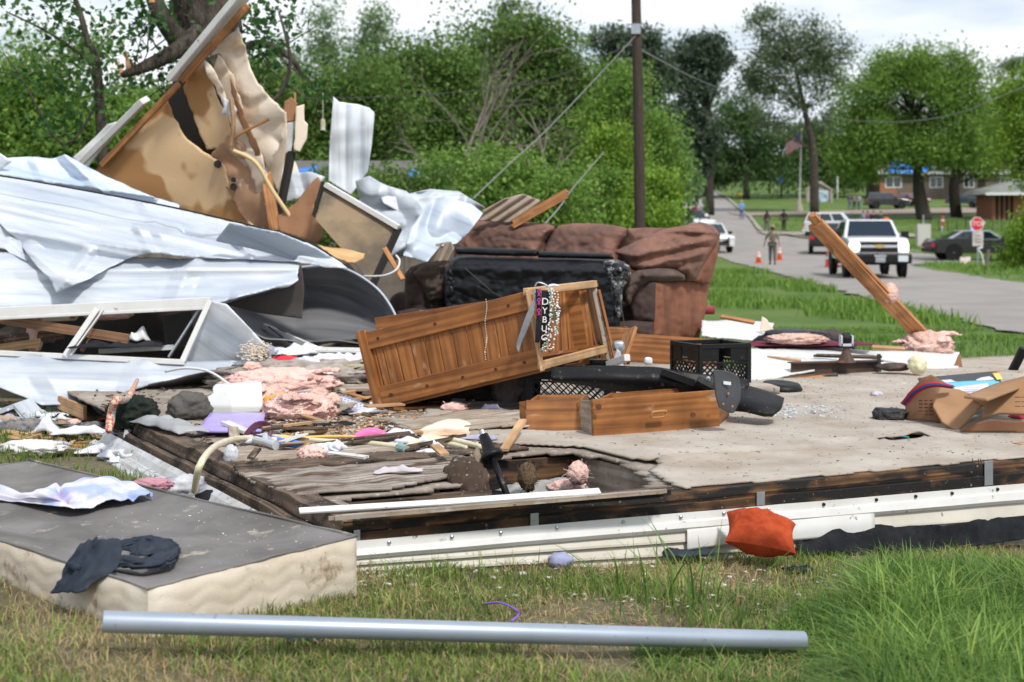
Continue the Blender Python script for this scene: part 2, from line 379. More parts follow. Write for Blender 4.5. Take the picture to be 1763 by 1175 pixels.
def blob(name, c, rad, m, amp=.2, ns=2.5, rz=0, sub=4, seed=None, parent=None, flat=None, ridged=False, fuzz=0, tilt=(0, 0), box=0):
 """rounded lump: icosphere with noise; box>0 squares it off; flat = lowest z"""
 seed = random.random() * 50 if seed is None else seed
 bm = bmesh.new(); bmesh.ops.create_icosphere(bm, subdivisions=sub, radius=1)
 rot = Euler((tilt[0], tilt[1], rz)).to_matrix(); c = Vector(c); vs = []
 for v in bm.verts:
  d = v.co.normalized()
  if box: d = Vector([math.copysign(abs(q) ** (1 - box * .75), q) for q in d]);
  a = noise.noise(d * ns + Vector((seed, 0, 0))); b = noise.noise(d * ns * 2.6 + Vector((0, seed, 0))); e = noise.noise(d * ns * 6 + Vector((0, 0, seed))) + noise.noise(d * ns * 13 + Vector((seed, 0, seed))) * .8
  k = 1 + amp * ((1 - 2 * abs(a)) * .8 + (1 - 2 * abs(b)) * .45 + e * .25 if ridged else a * 1.3 + b * .6 + e * .25)
  p = rot @ Vector((d.x * rad[0] * k, d.y * rad[1] * k, d.z * rad[2] * k)) + c
  if flat is not None and p.z < flat: p.z = flat
  vs.append(p)
 fs = [tuple(v.index for v in f.verts) for f in bm.faces]; bm.free()
 mb = MB(); mb.add(vs, fs)
 if fuzz:
  for i in range(fuzz):
   v = vs[random.randrange(len(vs))]; d = (v - c).normalized() + Vector([random.uniform(-.8, .8) for _ in range(3)])
   l = random.uniform(.004, .014); q = v + d * l; q2 = q + Vector([random.uniform(-1, 1) for _ in range(3)]) * l * .6
   t = Vector([random.uniform(-1, 1) for _ in range(3)]).normalized() * .0011
   mb.add([v - t, v + t, q + t, q - t, q2], [(0, 1, 2, 3), (3, 2, 4)])
 return mb.build(name, m, parent, smooth=True)
def cloth(name, c, sx, sy, rz, m, h=.05, ns=6., sub=26, seed=None, thick=.003, parent=None, irr=.25, tiltv=(0, 0), base=None):
 """crumpled cloth or paper lying on a surface"""
 seed = random.random() * 50 if seed is None else seed
 c = Vector(c); cr_, sr_ = math.cos(rz), math.sin(rz); vs = []; n = sub; lay = []
 for i in range(n + 1):
  for j in range(n + 1):
   a, b = j / n * 2 - 1, i / n * 2 - 1
   k = 1 + irr * nz3((a * 1.1, b * 1.1, 0), 1.2, seed)
   x, y = a * sx / 2 * k, b * sy / 2 * k
   x += irr * .3 * sx * nz3((a, b, 1), .9, seed + 4); y += irr * .3 * sy * nz3((a, b, 2), .9, seed + 8)
   r1 = 1 - abs(nz3((x, y, 0), ns, seed)) * 2.2; r2 = 1 - abs(nz3((x, y, 0), ns * 2.1, seed + 7)) * 2.2
   e = 1 - max(abs(a), abs(b)) ** 4
   z = h * max(0, .55 * max(0, r1) + .3 * max(0, r2) + .35 * nz3((x, y, 3), ns * .5, seed) + .15) * (.25 + .75 * e) + a * tiltv[0] + b * tiltv[1]
   vs.append((c.x + x * cr_ - y * sr_, c.y + x * sr_ + y * cr_, c.z + z + .004))
 W = n + 1; fs = []; uv = []
 for i in range(n):
  for j in range(n):
   f = (i * W + j, i * W + j + 1, (i + 1) * W + j + 1, (i + 1) * W + j); fs.append(f); uv.append([((q % W) / n * sx, (q // W) / n * sy) for q in f])
 mb = MB(); mb.add(vs, fs, uv)
 return mb.build(name, m, parent, smooth=True, solid=thick)
def npmesh(name, V, quads, m, parent=None, tris=None, loc=(0, 0, 0), smooth=False):
 """fast mesh from numpy arrays"""
 me = bpy.data.meshes.new(name); V = np.asarray(V, np.float32); nq = 0 if quads is None else len(quads); nt_ = 0 if tris is None else len(tris)
 me.vertices.add(len(V)); me.vertices.foreach_set('co', V.ravel())
 lv = []; ls = [];
 idx = []
 if nq: idx.append(np.asarray(quads).ravel())
 if nt_: idx.append(np.asarray(tris).ravel())
 idx = np.concatenate(idx).astype(np.int32)
 me.loops.add(len(idx)); me.loops.foreach_set('vertex_index', idx)
 st = np.concatenate([np.arange(nq) * 4, nq * 4 + np.arange(nt_) * 3]).astype(np.int32)
 me.polygons.add(nq + nt_); me.polygons.foreach_set('loop_start', st)
 me.update(calc_edges=True); me.validate()
 me.materials.append(m)
 if smooth: me.polygons.foreach_set('use_smooth', [True] * len(me.polygons))
 o = bpy.data.objects.new(name, me); o.location = loc; link(o, parent)
 WM[o.name] = (WM[parent.name] if parent is not None else Matrix.Identity(4)) @ Matrix.Translation(Vector(loc))
 return o
def textobj(name, s, c, xdir, updir, size, m, parent=None, depth=.002):
 cu = bpy.data.curves.new(name, 'FONT'); cu.body = s; cu.size = size; cu.align_x = 'CENTER'; cu.align_y = 'CENTER'; cu.extrude = depth; cu.materials.append(m)
 t = bpy.data.objects.new('t', cu); SC.collection.objects.link(t); bpy.context.view_layer.update()
 me = bpy.data.meshes.new_from_object(t.evaluated_get(bpy.context.evaluated_depsgraph_get())); bpy.data.objects.remove(t)
 x = Vector(xdir).normalized(); u = Vector(updir); u = (u - x * u.dot(x)).normalized(); n = x.cross(u)
 Mx = Matrix((x, u, n)).transposed().to_4x4(); Mx.translation = Vector(c)
 if parent is not None: Mx = WM[parent.name].inverted() @ Mx
 me.transform(Mx); me.name = name
 o = bpy.data.objects.new(name, me); link(o, parent); return o
m_soilshade = mat('shade dark soil', (.030, .022, .017), .9, (.055, .04, .03), scale=9, bump=.8, bscale=40)  # dark tone stands in for the shade under the floor
# ---------------------------------------------------------------- palette
m_ground = mat('ground', (.115, .085, .058), .95, (.125, .118, .058), scale=3.5, bump=.6, bscale=60, bdist=.02, lo=.4, hi=.58, spots=(.24, .19, .12), sscale=40, sth=.58)
m_field = mat('field grass', (.060, .115, .016), .95, (.11, .17, .030), scale=.35, bump=.5, bscale=9, bdist=.05)
m_road = mat('asphalt', (.235, .215, .20), .9, (.30, .28, .26), scale=.6, bump=.3, bscale=60, spots=(.28, .25, .22), sscale=1.3, sth=.6)
m_kerb = mat('kerb', (.36, .33, .29), .9, (.25, .22, .19), scale=3)
m_drive = mat('driveway', (.30, .24, .19), .95, (.24, .20, .16), scale=2)
m_bark = mat('bark', (.10, .082, .066), .95, (.045, .036, .028), scale=5, stretch=(3, 3, .5), bump=1., bscale=18, bdist=.04, lo=.4, hi=.6)
m_barkd = mat('dark bark', (.030, .025, .021), .95, (.055, .045, .036), scale=5, stretch=(2, 2, .5), bump=.8, bscale=8, bdist=.03)
m_deadw = mat('dead wood', (.23, .19, .165), .95, (.15, .125, .11), scale=8)
def leafm(n, c, r=.30, tr=.35): return mat(n, c, .6, [q * 1.45 for q in c], scale=1.1, rnd=r, trans=tr, spec=.25)
m_leaf = leafm('oak leaves', (.105, .18, .040), .26, .42); m_leafb = leafm('bright leaves', (.14, .24, .045), .26, .42); m_leafd = leafm('dark leaves', (.07, .13, .042), .25, .35)
m_leafp = leafm('pale leaves', (.17, .25, .12)); m_pine = leafm('pine needles', (.06, .09, .055), .25, .2); m_leafn = leafm('near leaves', (.045, .11, .03), .35, .4)
m_leafs = leafm('sparse crown leaves', (.12, .165, .085), .24, .45); m_leafy = leafm('spring leaves', (.15, .25, .030))
m_grass = leafm('grass blades', (.115, .175, .035), .45, .35); m_grassl = leafm('lush grass', (.115, .205, .042), .4, .4); m_grassh = leafm('pale lush grass', (.17, .27, .06), .4, .4); m_grassd = leafm('dry grass', (.34, .27, .13), .35, .3)
m_white = mat('white paint', (.68, .69, .69), .45, (.62, .63, .62), scale=4, spots=(.30, .28, .25), sscale=30, sth=.68)
m_black = mat('black plastic', (.008, .008, .009), .5, spec=.25, spots=(.09, .08, .07), sscale=35, sth=.64, bump=.1)
m_steel = mat('galvanised', (.36, .39, .42), .38, (.46, .49, .52), scale=9, metal=.75, bump=.1)
m_glass = mat('car glass', (.02, .03, .04), .06, spec=.9)
m_tyre = mat('tyre', (.015, .015, .016), .85); m_rim = mat('wheel rim', (.12, .12, .13), .4, metal=.7); m_chrome = mat('chrome', (.75, .76, .78), .18, metal=1)
m_red = mat('red lens', (.5, .02, .02), .25); m_amber = mat('amber', (.8, .3, .05), .3)
m_orange = mat('cone orange', (.85, .13, .02), .55); m_brick = mat('brick', (.36, .15, .08), .9, (.26, .10, .06), scale=9)
m_tan = mat('tan siding', (.33, .28, .21), .9, (.27, .22, .17), scale=3); m_roofd = mat('shingles', (.10, .095, .09), .95, (.16, .15, .14), scale=5)
m_bluetarp = mat('blue tarp', (.025, .16, .62), .5, (.04, .24, .75), scale=3, bump=.4, bscale=6)
m_conc = mat('concrete', (.40, .36, .31), .9, (.31, .28, .24), scale=2.5)
m_dark = mat('dark void', (.02, .018, .016), .9)
# ---------------------------------------------------------------- ground
HOLE = [(.12, .14), (1.16, .10), (1.36, .45), (1.42, .78), (1.36, 1.02), (1.1, 1.05), (.86, .98), (.74, .8), (.72, .58), (.42, .47), (.12, .42)]
def inpoly(x, y, poly):
 c = False; j = len(poly) - 1
 for i in range(len(poly)):
  if (poly[i][1] > y) != (poly[j][1] > y) and x < (poly[j][0] - poly[i][0]) * (y - poly[i][1]) / (poly[j][1] - poly[i][1]) + poly[i][0]: c = not c
  j = i
 return c
xs = np.concatenate([-np.geomspace(4.2, 700, 60)[::-1], np.arange(-4.1, 5.6, .07), np.geomspace(5.7, 700, 60)])
ys = np.concatenate([np.arange(.5, 10, .07), np.geomspace(10.1, 900, 190)])
def gz(x, y):
 z = zt(y)
 if y < 60: z += .018 * nz3((x, y, 0), 1.7) + .012 * nz3((x, y, 0), 5.1)
 elif y > 90: z += .12 * nz3((x, y, 0), .05)
 if y < 8:
  u, v = (x - DC.x) * UX + (y - DC.y) * UY, (x - DC.x) * VX + (y - DC.y) * VY
  if u > 0 and v > .02 and u < 2.9 and v < 1.6: z -= .16 * min(1, (v - .02) * 20) * min(1, u * 8)
 if y < 14:
  u = (x - DC.x) * UX + (y - DC.y) * UY
  z -= max(-.07, min(.22, .065 * u)) * min(1, max(0, (14 - y) / 4))
 return z
GV = [(x, y, gz(x, y)) for y in ys for x in xs]; nx = len(xs)
q = np.arange(len(ys) - 1)[:, None] * nx + np.arange(nx - 1)[None, :]; q = q.ravel()
og = npmesh('ground', GV, np.stack([q, q + 1, q + nx + 1, q + nx], 1), m_ground, smooth=True); tag(og, kind='structure')
og.data.materials.append(m_field)
mi = np.zeros(len(q), np.int32); yy = np.repeat((ys[:-1] + ys[1:]) / 2, nx - 1); xx_ = np.tile((xs[:-1] + xs[1:]) / 2, len(ys) - 1)
mi[(yy > 11.0)] = 1; og.data.materials.append(m_soilshade); uu, vv = (xx_ - DC.x) * UX + (yy - DC.y) * UY, (xx_ - DC.x) * VX + (yy - DC.y) * VY; mi[(uu > .03) & (vv > .05) & (uu < 6) & (vv < 3)] = 2; og.data.polygons.foreach_set('material_index', mi)  # cells under the floor get the soil with shade painted in
def band(name, left, right, m, dz, y0, y1, n, nc=8, wob=.0):
 """strip over the terrain between two edges given as lists of world points"""
 Lx = sorted((p.y, p.x) for p in left); Rx = sorted((p.y, p.x) for p in right); V = []
 for i in range(n + 1):
  y = y0 * (y1 / y0) ** (i / n); a = np.interp(y, [p[0] for p in Lx], [p[1] for p in Lx]) + wob * nz3((y, 0, 0), .8) ; b = np.interp(y, [p[0] for p in Rx], [p[1] for p in Rx]) + wob * nz3((y, 9, 0), .8)
  for j in range(nc + 1): x = a + (b - a) * j / nc; V.append((x, y, gz(x, y) + dz))
 q = (np.arange(n)[:, None] * (nc + 1) + np.arange(nc)[None, :]).ravel()
 o = npmesh(name, V, np.stack([q, q + 1, q + nc + 2, q + nc + 1], 1), m, smooth=True); tag(o, kind='structure'); return o
near = [GT(2600, 800)] + [GT(*p) for p in [(1763, 578), (1640, 552), (1500, 518), (1400, 490), (1300, 462), (1240, 443), (1200, 432)]] + [Vector((13.2, 115, 0)), Vector((12.2, 144, 0)), Vector((16, 200, 0)), Vector((25.8, 262, 0)), Vector((30, 330, 0))]
kerbl = [GT(*p) for p in [(1763, 490), (1600, 466), (1565, 457)]] + [Vector((25.5, 80, 0)), Vector((24.5, 95, 0)), Vector((21.5, 112, 0)), Vector((20, 122, 0))] + [GT(*p) for p in [(1290, 378), (1252, 344), (1215, 322), (1190, 311)]]
kerbl.append(Vector((19 + 36 - kerbl[1].x * 0, 22, 0)))
band('road', near, kerbl, m_road, .035, 15.5, 325, 160, 14, .35)
band('kerb', [Vector((p.x, p.y, 0)) for p in kerbl[3:-1]], [Vector((p.x + .35, p.y, 0)) for p in kerbl[3:-1]], m_kerb, .16, 92, 300, 90, 2, .1)
dl, dr = [], []
def hband(name, xa, xb, ya, yb, m, dz, n=60, w=6):
 V = []
 for i in range(n + 1):
  x = xa + (xb - xa) * i / n; y0 = ya[0] + (ya[1] - ya[0]) * i / n; y1 = yb[0] + (yb[1] - yb[0]) * i / n
  for j in range(w + 1): y = y0 + (y1 - y0) * j / w; V.append((x, y, gz(x, y) + dz))
 q = (np.arange(n)[:, None] * (w + 1) + np.arange(w)[None, :]).ravel()
 o = npmesh(name, V, np.stack([q, q + w + 1, q + w + 2, q + 1], 1), m, smooth=True); tag(o, kind='structure')
hband('driveway', 22.5, 80, (149, 168), (158, 182), m_drive, .10)
hband('path', 19.5, 31, (116, 112), (121, 118), m_kerb, .13)
# ---------------------------------------------------------------- grass (uncountable)
def blades(name, xy, h, w, lean, m, z=None, seed=1, label=None, cat='grass', segs=3, droop=.5):
 rg = np.random.default_rng(seed); n = len(xy); xy = np.asarray(xy)
 h = h * rg.uniform(.5, 1.25, n); w = w * rg.uniform(.6, 1.3, n); az = rg.uniform(0, 2 * np.pi, n); ln = lean * rg.uniform(.1, 1.4, n)
 d = np.stack([np.cos(az), np.sin(az)], 1); fz = az + rg.uniform(.9, 2.2, n); s = np.stack([np.cos(fz), np.sin(fz)], 1)
 zz = np.array([gz(a, b) for a, b in xy]) if z is None else np.asarray(z); V = np.zeros((n, segs * 2 + 1, 3))
 for k in range(segs):
  t = k / segs; off = ln * h * t ** 1.6; hz = h * (t - droop * ln * t * t * .6)
  ww = w * (1 - t * .55)
  V[:, 2 * k, :2] = xy + d * off[:, None] - s * ww[:, None] / 2; V[:, 2 * k + 1, :2] = xy + d * off[:, None] + s * ww[:, None] / 2
  V[:, 2 * k, 2] = V[:, 2 * k + 1, 2] = zz + hz - (.01 if k == 0 else 0)
 V[:, -1, :2] = xy + d * (ln * h)[:, None]; V[:, -1, 2] = zz + h * (1 - droop * ln * .6)
 K = segs * 2 + 1; b = np.arange(n) * K
 Q = np.concatenate([np.stack([b + 2 * k, b + 2 * k + 1, b + 2 * k + 3, b + 2 * k + 2], 1) for k in range(segs - 1)]); T = np.stack([b + 2 * segs - 2, b + 2 * segs - 1, b + 2 * segs], 1)
 o = npmesh(name, V.reshape(-1, 3), Q, m, tris=T); tag(o, label, cat, kind='stuff'); return o
def scat(n, x0, x1, y0, y1, seed, keep=None, clump=0., cs=1.5):
 rg = np.random.default_rng(seed); P_ = np.stack([rg.uniform(x0, x1, n), rg.uniform(y0, y1, n)], 1); out = []
 for a, b in P_:
  if keep and not keep(a, b): continue
  if clump and nz3((a, b, 0), cs, seed) < rg.uniform(-.35, .35) * clump + clump * .1 - .05: continue
  out.append((a, b))
 return np.array(out)
def offdeck(x, y):
 u, v = (x - DC.x) * UX + (y - DC.y) * UY, (x - DC.x) * VX + (y - DC.y) * VY
 return not (u > -.0 and v > -.03 and v < 5)
vis = lambda x, y: abs(x / y) < .40
kf = lambda x, y: offdeck(x, y) and vis(x, y)
blades('lawn_grass', scat(130000, -2.4, 2.4, 2.9, 6.0, 3, kf, .75, 2.2), .035, .0035, .8, m_grass, label='short patchy green grass in front of the floor edge')
blades('dry_grass', scat(55000, -2.4, 2.4, 2.9, 6.0, 4, kf, .8, 1.7), .035, .003, 1.3, m_grassd, label='dry straw coloured stalks among the short lawn')
blades('lawn_grass', scat(36000, -3.6, -.5, 4.9, 9.2, 5, kf, .6, 1.6), .05, .0045, .7, m_grass, label='short grass left of the torn floor edge')
def lush(x, y):
 # wedge of tall grass at the lower right
 px = CX + F * x / y; py = HY + F * CZ / y
 return offdeck(x, y) and py > 940 and px > 820 and (px - 820) / 700 + (py - 940) / 235 * .8 > 1.06 + .35 * nz3((x, y, 0), 2.2)
def hl(xy, a, b):
 px = CX + F * xy[:, 0] / xy[:, 1]; py = HY + F * CZ / xy[:, 1]
 b = b * np.where(py > 1075, .45, 1)
 return b + (a - b) * np.clip((px - 1380) / 160, 0, 1) * np.clip((px - 1380) / 300 + .55, 0, 1)
blades('dry_grass', scat(26000, -2.4, 2.4, 2.9, 5.6, 44, kf), .028, .003, 1.2, m_grassd, label='thin matted straw covering the bare soil between the green tufts')
LX = scat(110000, -.3, 2.3, 2.7, 5.2, 6, lush)
blades('tall_grass', LX, hl(LX, .13, .045), .0046, 1.6, m_grassl, label='tall lush bent grass at the lower right', segs=4)
blades('weed_blades', scat(5000, -1.6, 2.2, 2.9, 5.2, 36, lambda x, y: offdeck(x, y) and nz3((x, y, 0), 1.3, 9) > -.1), .075, .0035, 1.3, m_grassh, label='scattered longer pale weeds in the lawn')
LX = scat(16000, -.3, 2.3, 2.5, 4.6, 16, lambda x, y: lush(x, y) and nz3((x, y, 0), 1.9, 3) > .0)
blades('tall_grass', LX, hl(LX, .20, .035), .0058, 1.4, m_grassh, label='longer bent grass blades standing above the tall grass', segs=4)
blades('grass_tuft', scat(46, .25, .62, 3.9, 4.5, 26, lambda x, y: offdeck(x, y)), .24, .006, .8, m_grassl, label='long grass blades growing in front of the orange pillow', segs=4)
def verge(x, y): return vis(x, y) and x > .5 and x < np.interp(y, [p.y for p in sorted(near, key=lambda p: p.y)], [p.x for p in sorted(near, key=lambda p: p.y)]) - .1
blades('verge_grass', scat(60000, 1.0, 9, 9.2, 24, 8, lambda x, y: verge(x, y) and offdeck(x, y), .2, .5), .075, .010, .7, m_grassl, label='rough green grass between the floor and the road')
blades('verge_grass', scat(30000, 4, 14, 24, 60, 9, verge, .25, .35), .26, .035, .6, m_leafb, label='long weeds along the near side of the road')
blades('field_grass', scat(60000, 14, 52, 40, 145, 10, lambda x, y: vis(x, y) and x > np.interp(y, [20, 46, 63, 74, 80, 95, 112, 122, 145], [30, 15.8, 17.8, 19.7, 26, 25, 22, 20.6, 24]) + .2, .3, .12), .22, .06, .6, m_leafb, label='mown green grass beyond the road')
# ---------------------------------------------------------------- trees
def leaves(centers, spread, nleaf, size, seed, flatten=.8, long=1.5):
 rg = np.random.default_rng(seed); C_ = np.repeat(np.asarray(centers), nleaf, 0); n = len(C_)
 sp = np.repeat(np.asarray(spread), nleaf, 0) if hasattr(spread, '__len__') else spread
 C_ = C_ + np.clip(rg.normal(0, 1, (n, 3)), -1.9, 1.9) * np.array([1, 1, flatten]) * (sp[:, None] if hasattr(sp, '__len__') else sp)
 s = size * rg.uniform(.6, 1.3, n)[:, None]
 a = rg.normal(0, 1, (n, 3)); a[:, 2] -= .3; a /= np.linalg.norm(a, axis=1, keepdims=True)
 nrm = rg.normal(0, 1, (n, 3)); nrm[:, 2] = np.abs(nrm[:, 2]) + .5; b = np.cross(a, nrm); b /= np.linalg.norm(b, axis=1, keepdims=True) + 1e-9
 c = np.cross(a, b)
 V = np.stack([C_ - a * s * .5 * long / 1.5, C_ + b * s * .36 + c * s * .08, C_ + a * s * .75 * long / 1.5, C_ - b * s * .36 + c * s * .08], 1)
 q = np.arange(n)[:, None] * 4 + np.arange(4)[None]
 return V.reshape(-1, 3), q
def limbs(mb, p0, r0, targets, bend=.15, n=6, r1=.2):
 for t in targets:
  t = Vector(t); d = t - p0; pts = []; rs = []
  k = 5; o = Vector([random.uniform(-1, 1) for _ in range(3)]) * d.length * bend
  for i in range(k): f = i / (k - 1); pts.append(p0 + d * f + o * math.sin(f * math.pi) + Vector((0, 0, d.length * .1 * math.sin(f * math.pi)))); rs.append(r0 * (1 - f * (1 - r1)))
  mb.tube(pts, rs, n)
def tree(name, label, Y, trunk, lobes, ncl, nleaf, ls, ml, mb_=None, spread=.35, cat='tree', group=None, seed=1, depth=.8, shell=.5, nl=10, dz=0, long=1.5, base=True):
 """trunk: [(px,py,radius m)] bottom to top (first one is put on the ground); lobes: (px,py,rx,ry[,dY]) in pixels at depth Y"""
 rg = np.random.default_rng(seed); s = Y / F; random.seed(seed)
 tp = [P(x, y, Y) for x, y, _ in trunk]
 if base: tp[0].z = gz(tp[0].x, tp[0].y) - .1
 root = thing(name, label, cat, (tp[0].x, tp[0].y, tp[0].z), group=group)
 tr = MB(); tr.tube(tp, [t[2] for t in trunk], 10, sub=4)
 cen = []; sp = []; area = sum(l[2] * l[3] for l in lobes); tg = []
 for l in lobes:
  c = P(l[0], l[1], Y + (l[4] if len(l) > 4 else 0)); k = max(3, int(ncl * l[2] * l[3] / area))
  d = rg.normal(0, 1, (k, 3)); d /= np.linalg.norm(d, axis=1, keepdims=True); rr = rg.uniform(shell, 1, k) ** .6
  ax = np.array([l[2] * s, l[2] * s * depth, l[3] * s])
  pts = np.array(c) + d * rr[:, None] * ax * (1 + .20 * rg.normal(0, 1, (k, 1)))
  kp = np.array([nz3(p, .22 / spread, seed) > -.16 for p in pts]); kp[:3] = True; pts = pts[kp]; k = len(pts)
  cen.append(pts); sp += list(spread * rg.uniform(.45, 1.4, k)); tg.append(c)
  jj = rg.choice(k, min(nl, k), replace=False); tg += [Vector(pts[j]) for j in jj[:max(1, nl // len(lobes))]]
 top = tp[-1]; mid = tp[-2]; rt = trunk[-1][2]
 for i, t in enumerate(tg):
  # leave the trunk at the point nearest below the target
  cand = [p for p in tp[1:] if p.z < t.z] or [tp[1]]
  p0 = min(cand, key=lambda p: (p - t).length); limbs(tr, p0, max(rt * .8, .02) * random.uniform(.5, 1), [t])
 tr.build('trunk', mb_ or m_barkd, root, smooth=True)
 V, q = leaves(np.concatenate(cen), sp, int(nleaf * 2.3), ls * .6, seed, long=long)
 V = V - np.array(root.location)
 npmesh('crown', V, q, ml, root); return root
GB = 'trees along the far side of the lot'; GR = 'trees beyond the road'
tree('oak_tree', 'tall oak with a dense rounded crown left of the utility pole', 50, [(905, 380, .5), (900, 250, .4), (905, 130, .22)], [(880, 70, 82, 55), (965, 85, 75, 58), (1010, 150, 60, 60), (920, 165, 92, 82), (850, 140, 70, 70), (1045, 225, 45, 65), (930, 260, 120, 80), (820, 230, 80, 60)], 900, 34, .21, m_leaf, spread=.42, group=GB, seed=11)
tree('oak_tree', 'mid green oak behind the upright sheet of white metal', 46, [(740, 380, .4), (745, 260, .3), (750, 150, .16)], [(750, 90, 62, 58), (700, 140, 60, 58), (800, 120, 60, 60), (740, 210, 100, 75), (670, 240, 70, 60), (790, 290, 90, 50)], 700, 34, .20, m_leaf, spread=.4, group=GB, seed=12)
tree('oak_tree', 'lower oak just right of the broken plywood wall', 42, [(570, 380, .35), (575, 280, .26), (570, 200, .14)], [(510, 200, 62, 62), (575, 195, 72, 62), (640, 170, 62, 62), (600, 270, 110, 65), (480, 270, 70, 60), (545, 330, 110, 60)], 620, 34, .19, m_leaf, spread=.38, group=GB, seed=13)
tree('poplar_tree', 'hazy pale poplar, left one of two behind the oaks', 85, [(560, 350, .3), (560, 200, .2), (558, 60, .08)], [(560, 60, 30, 55), (545, 120, 42, 50), (590, 130, 38, 50), (500, 150, 45, 60), (470, 110, 40, 50)], 260, 22, .26, m_leafp, spread=.5, group=GB, seed=14)
tree('poplar_tree', 'hazy pale poplar, right one of two behind the oaks', 88, [(648, 350, .3), (646, 200, .2), (648, 60, .08)], [(648, 45, 26, 38), (640, 90, 36, 42), (655, 140, 40, 50)], 210, 24, .26, m_leafp, spread=.45, group=GB, seed=15)
tree('pine_tree', 'thin pine top sticking up above the oak crown', 70, [(868, 300, .15), (868, 100, .09), (870, 14, .05)], [(872, 14, 16, 8), (862, 34, 9, 9), (880, 48, 10, 8), (868, 70, 10, 9)], 30, 26, .2, m_pine, m_barkd, spread=.25, group=GB, seed=16)
tree('leafy_tree', 'bright young tree right behind the utility pole', 45, [(1085, 390, .2), (1085, 300, .15), (1080, 220, .07)], [(1070, 170, 42, 50), (1050, 225, 50, 55), (1115, 230, 38, 50), (1135, 290, 36, 50), (1080, 310, 70, 60)], 420, 30, .17, m_leafb, spread=.32, group=GB, seed=17)
tree('leafy_tree', 'blurred green tree at the far left edge', 34, [(60, 330, .3), (60, 250, .22), (62, 170, .12)], [(30, 120, 70, 60), (110, 180, 80, 60), (160, 120, 50, 55), (20, 210, 80, 60), (140, 250, 110, 55), (230, 230, 70, 60), (60, 280, 120, 50)], 620, 32, .16, m_leafb, spread=.34, group=GB, seed=18)
tree('leafy_tree', 'darker green tree between the left edge and the snapped trunk', 38, [(310, 330, .25), (312, 250, .2), (310, 200, .1)], [(250, 190, 55, 50), (320, 230, 70, 70), (400, 240, 80, 70), (440, 160, 60, 60)], 420, 32, .17, m_leaf, spread=.34, group=GB, seed=19)
for i, (px, py, rx, ry, Y, lb, mm) in enumerate([(560, 345, 70, 42, 27, 'shrub behind the crumpled sheet metal', m_leaf), (700, 335, 75, 45, 25, 'shrub left of the dead grey tree', m_leaf), (800, 290, 60, 50, 28, 'shrub growing up through the dead grey tree', m_leafb),
  (880, 330, 70, 55, 24, 'bright shrub behind the sofa back', m_leafb), (960, 350, 60, 50, 23, 'bright shrub beside the splintered plank behind the sofa', m_leafb), (1030, 345, 60, 60, 37, 'bush left of the foot of the utility pole', m_leafb),
  (1060, 270, 50, 60, 38, 'taller loose bush left of the utility pole', m_leafy), (1130, 340, 34, 50, 36, 'yellow green bush right of the utility pole', m_leafy), (1120, 385, 50, 34, 35, 'low weedy bush behind the right end of the sofa', m_leafy)]):
 tree('shrub', lb, Y, [(px, py + ry, .05), (px, py, .04), (px + 3, py - ry * .6, .02)], [(px, py, rx, ry), (px - rx * .5, py + ry * .3, rx * .6, ry * .7), (px + rx * .5, py - ry * .2, rx * .6, ry * .6), (px, py + ry, rx, ry * .8)], 190, 26, .085 + .0012 * Y, mm, m_deadw, spread=.2, cat='shrub', group='shrubs behind the debris', seed=30 + i)
tree('pine_tree', 'dark pine partly hidden by the utility pole', 112, [(1075, 330, .4), (1078, 180, .3), (1082, 80, .12)], [(1062, 72, 34, 20), (1110, 84, 28, 24), (1128, 130, 30, 26), (1060, 115, 30, 22), (1135, 180, 26, 24), (1095, 160, 30, 26), (1140, 240, 26, 30)], 170, 30, .42, m_pine, spread=.55, group=GR, seed=41, long=3)
tree('pine_tree', 'dark round topped pine standing against the sky right of the pole', 152, [(1222, 330, .5), (1218, 200, .4), (1212, 80, .16)], [(1208, 85, 36, 28), (1228, 108, 34, 24), (1185, 108, 34, 26), (1170, 150, 28, 28), (1205, 150, 30, 22), (1190, 195, 36, 26), (1165, 235, 30, 26), (1205, 240, 26, 24), (1190, 280, 26, 26)], 330, 34, .5, m_pine, spread=.6, group=GR, seed=42, long=3)
tree('tall_tree', 'tall open crowned tree behind the flagpole with a torn trunk', 158, [(1402, 345, .5), (1400, 260, .42), (1385, 190, .26), (1368, 110, .14)], [(1318, 45, 36, 26), (1300, 92, 40, 30), (1345, 80, 30, 26), (1395, 55, 28, 22), (1430, 88, 40, 24), (1385, 110, 40, 26), (1330, 140, 46, 32), (1425, 140, 34, 26), (1375, 165, 46, 28), (1295, 130, 26, 26), (1420, 190, 30, 26), (1340, 195, 50, 26)], 430, 24, .48, m_leafs, m_bark, spread=.8, group=GR, seed=43, nl=26)
for i, (lb, Y, tx, lob, mm) in enumerate([('dark tree beside the hill road, nearest the road', 205, 1215, [(1215, 240, 34, 34), (1190, 280, 26, 30), (1240, 280, 36, 30), (1215, 305, 40, 20)], m_leafd),
  ('dark broad tree between the hill road and the lamp pole', 200, 1285, [(1275, 190, 42, 36), (1300, 230, 50, 40), (1255, 240, 40, 40), (1290, 285, 62, 34), (1330, 275, 46, 40)], m_leafd),
  ('dark tree behind the monument sign', 205, 1400, [(1370, 240, 40, 40), (1430, 250, 44, 44), (1400, 290, 60, 34), (1450, 300, 40, 30)], m_leafd),
  ('dark tree behind the brick house', 235, 1500, [(1480, 260, 60, 50), (1550, 270, 60, 40), (1440, 270, 50, 50)], m_leafd)]):
 tree('dark_tree', lb, Y, [(tx, 320, .5), (tx, 270, .4), (tx, 230, .2)], lob, 300, 30, .55, mm, spread=.9, group=GR, seed=50 + i)
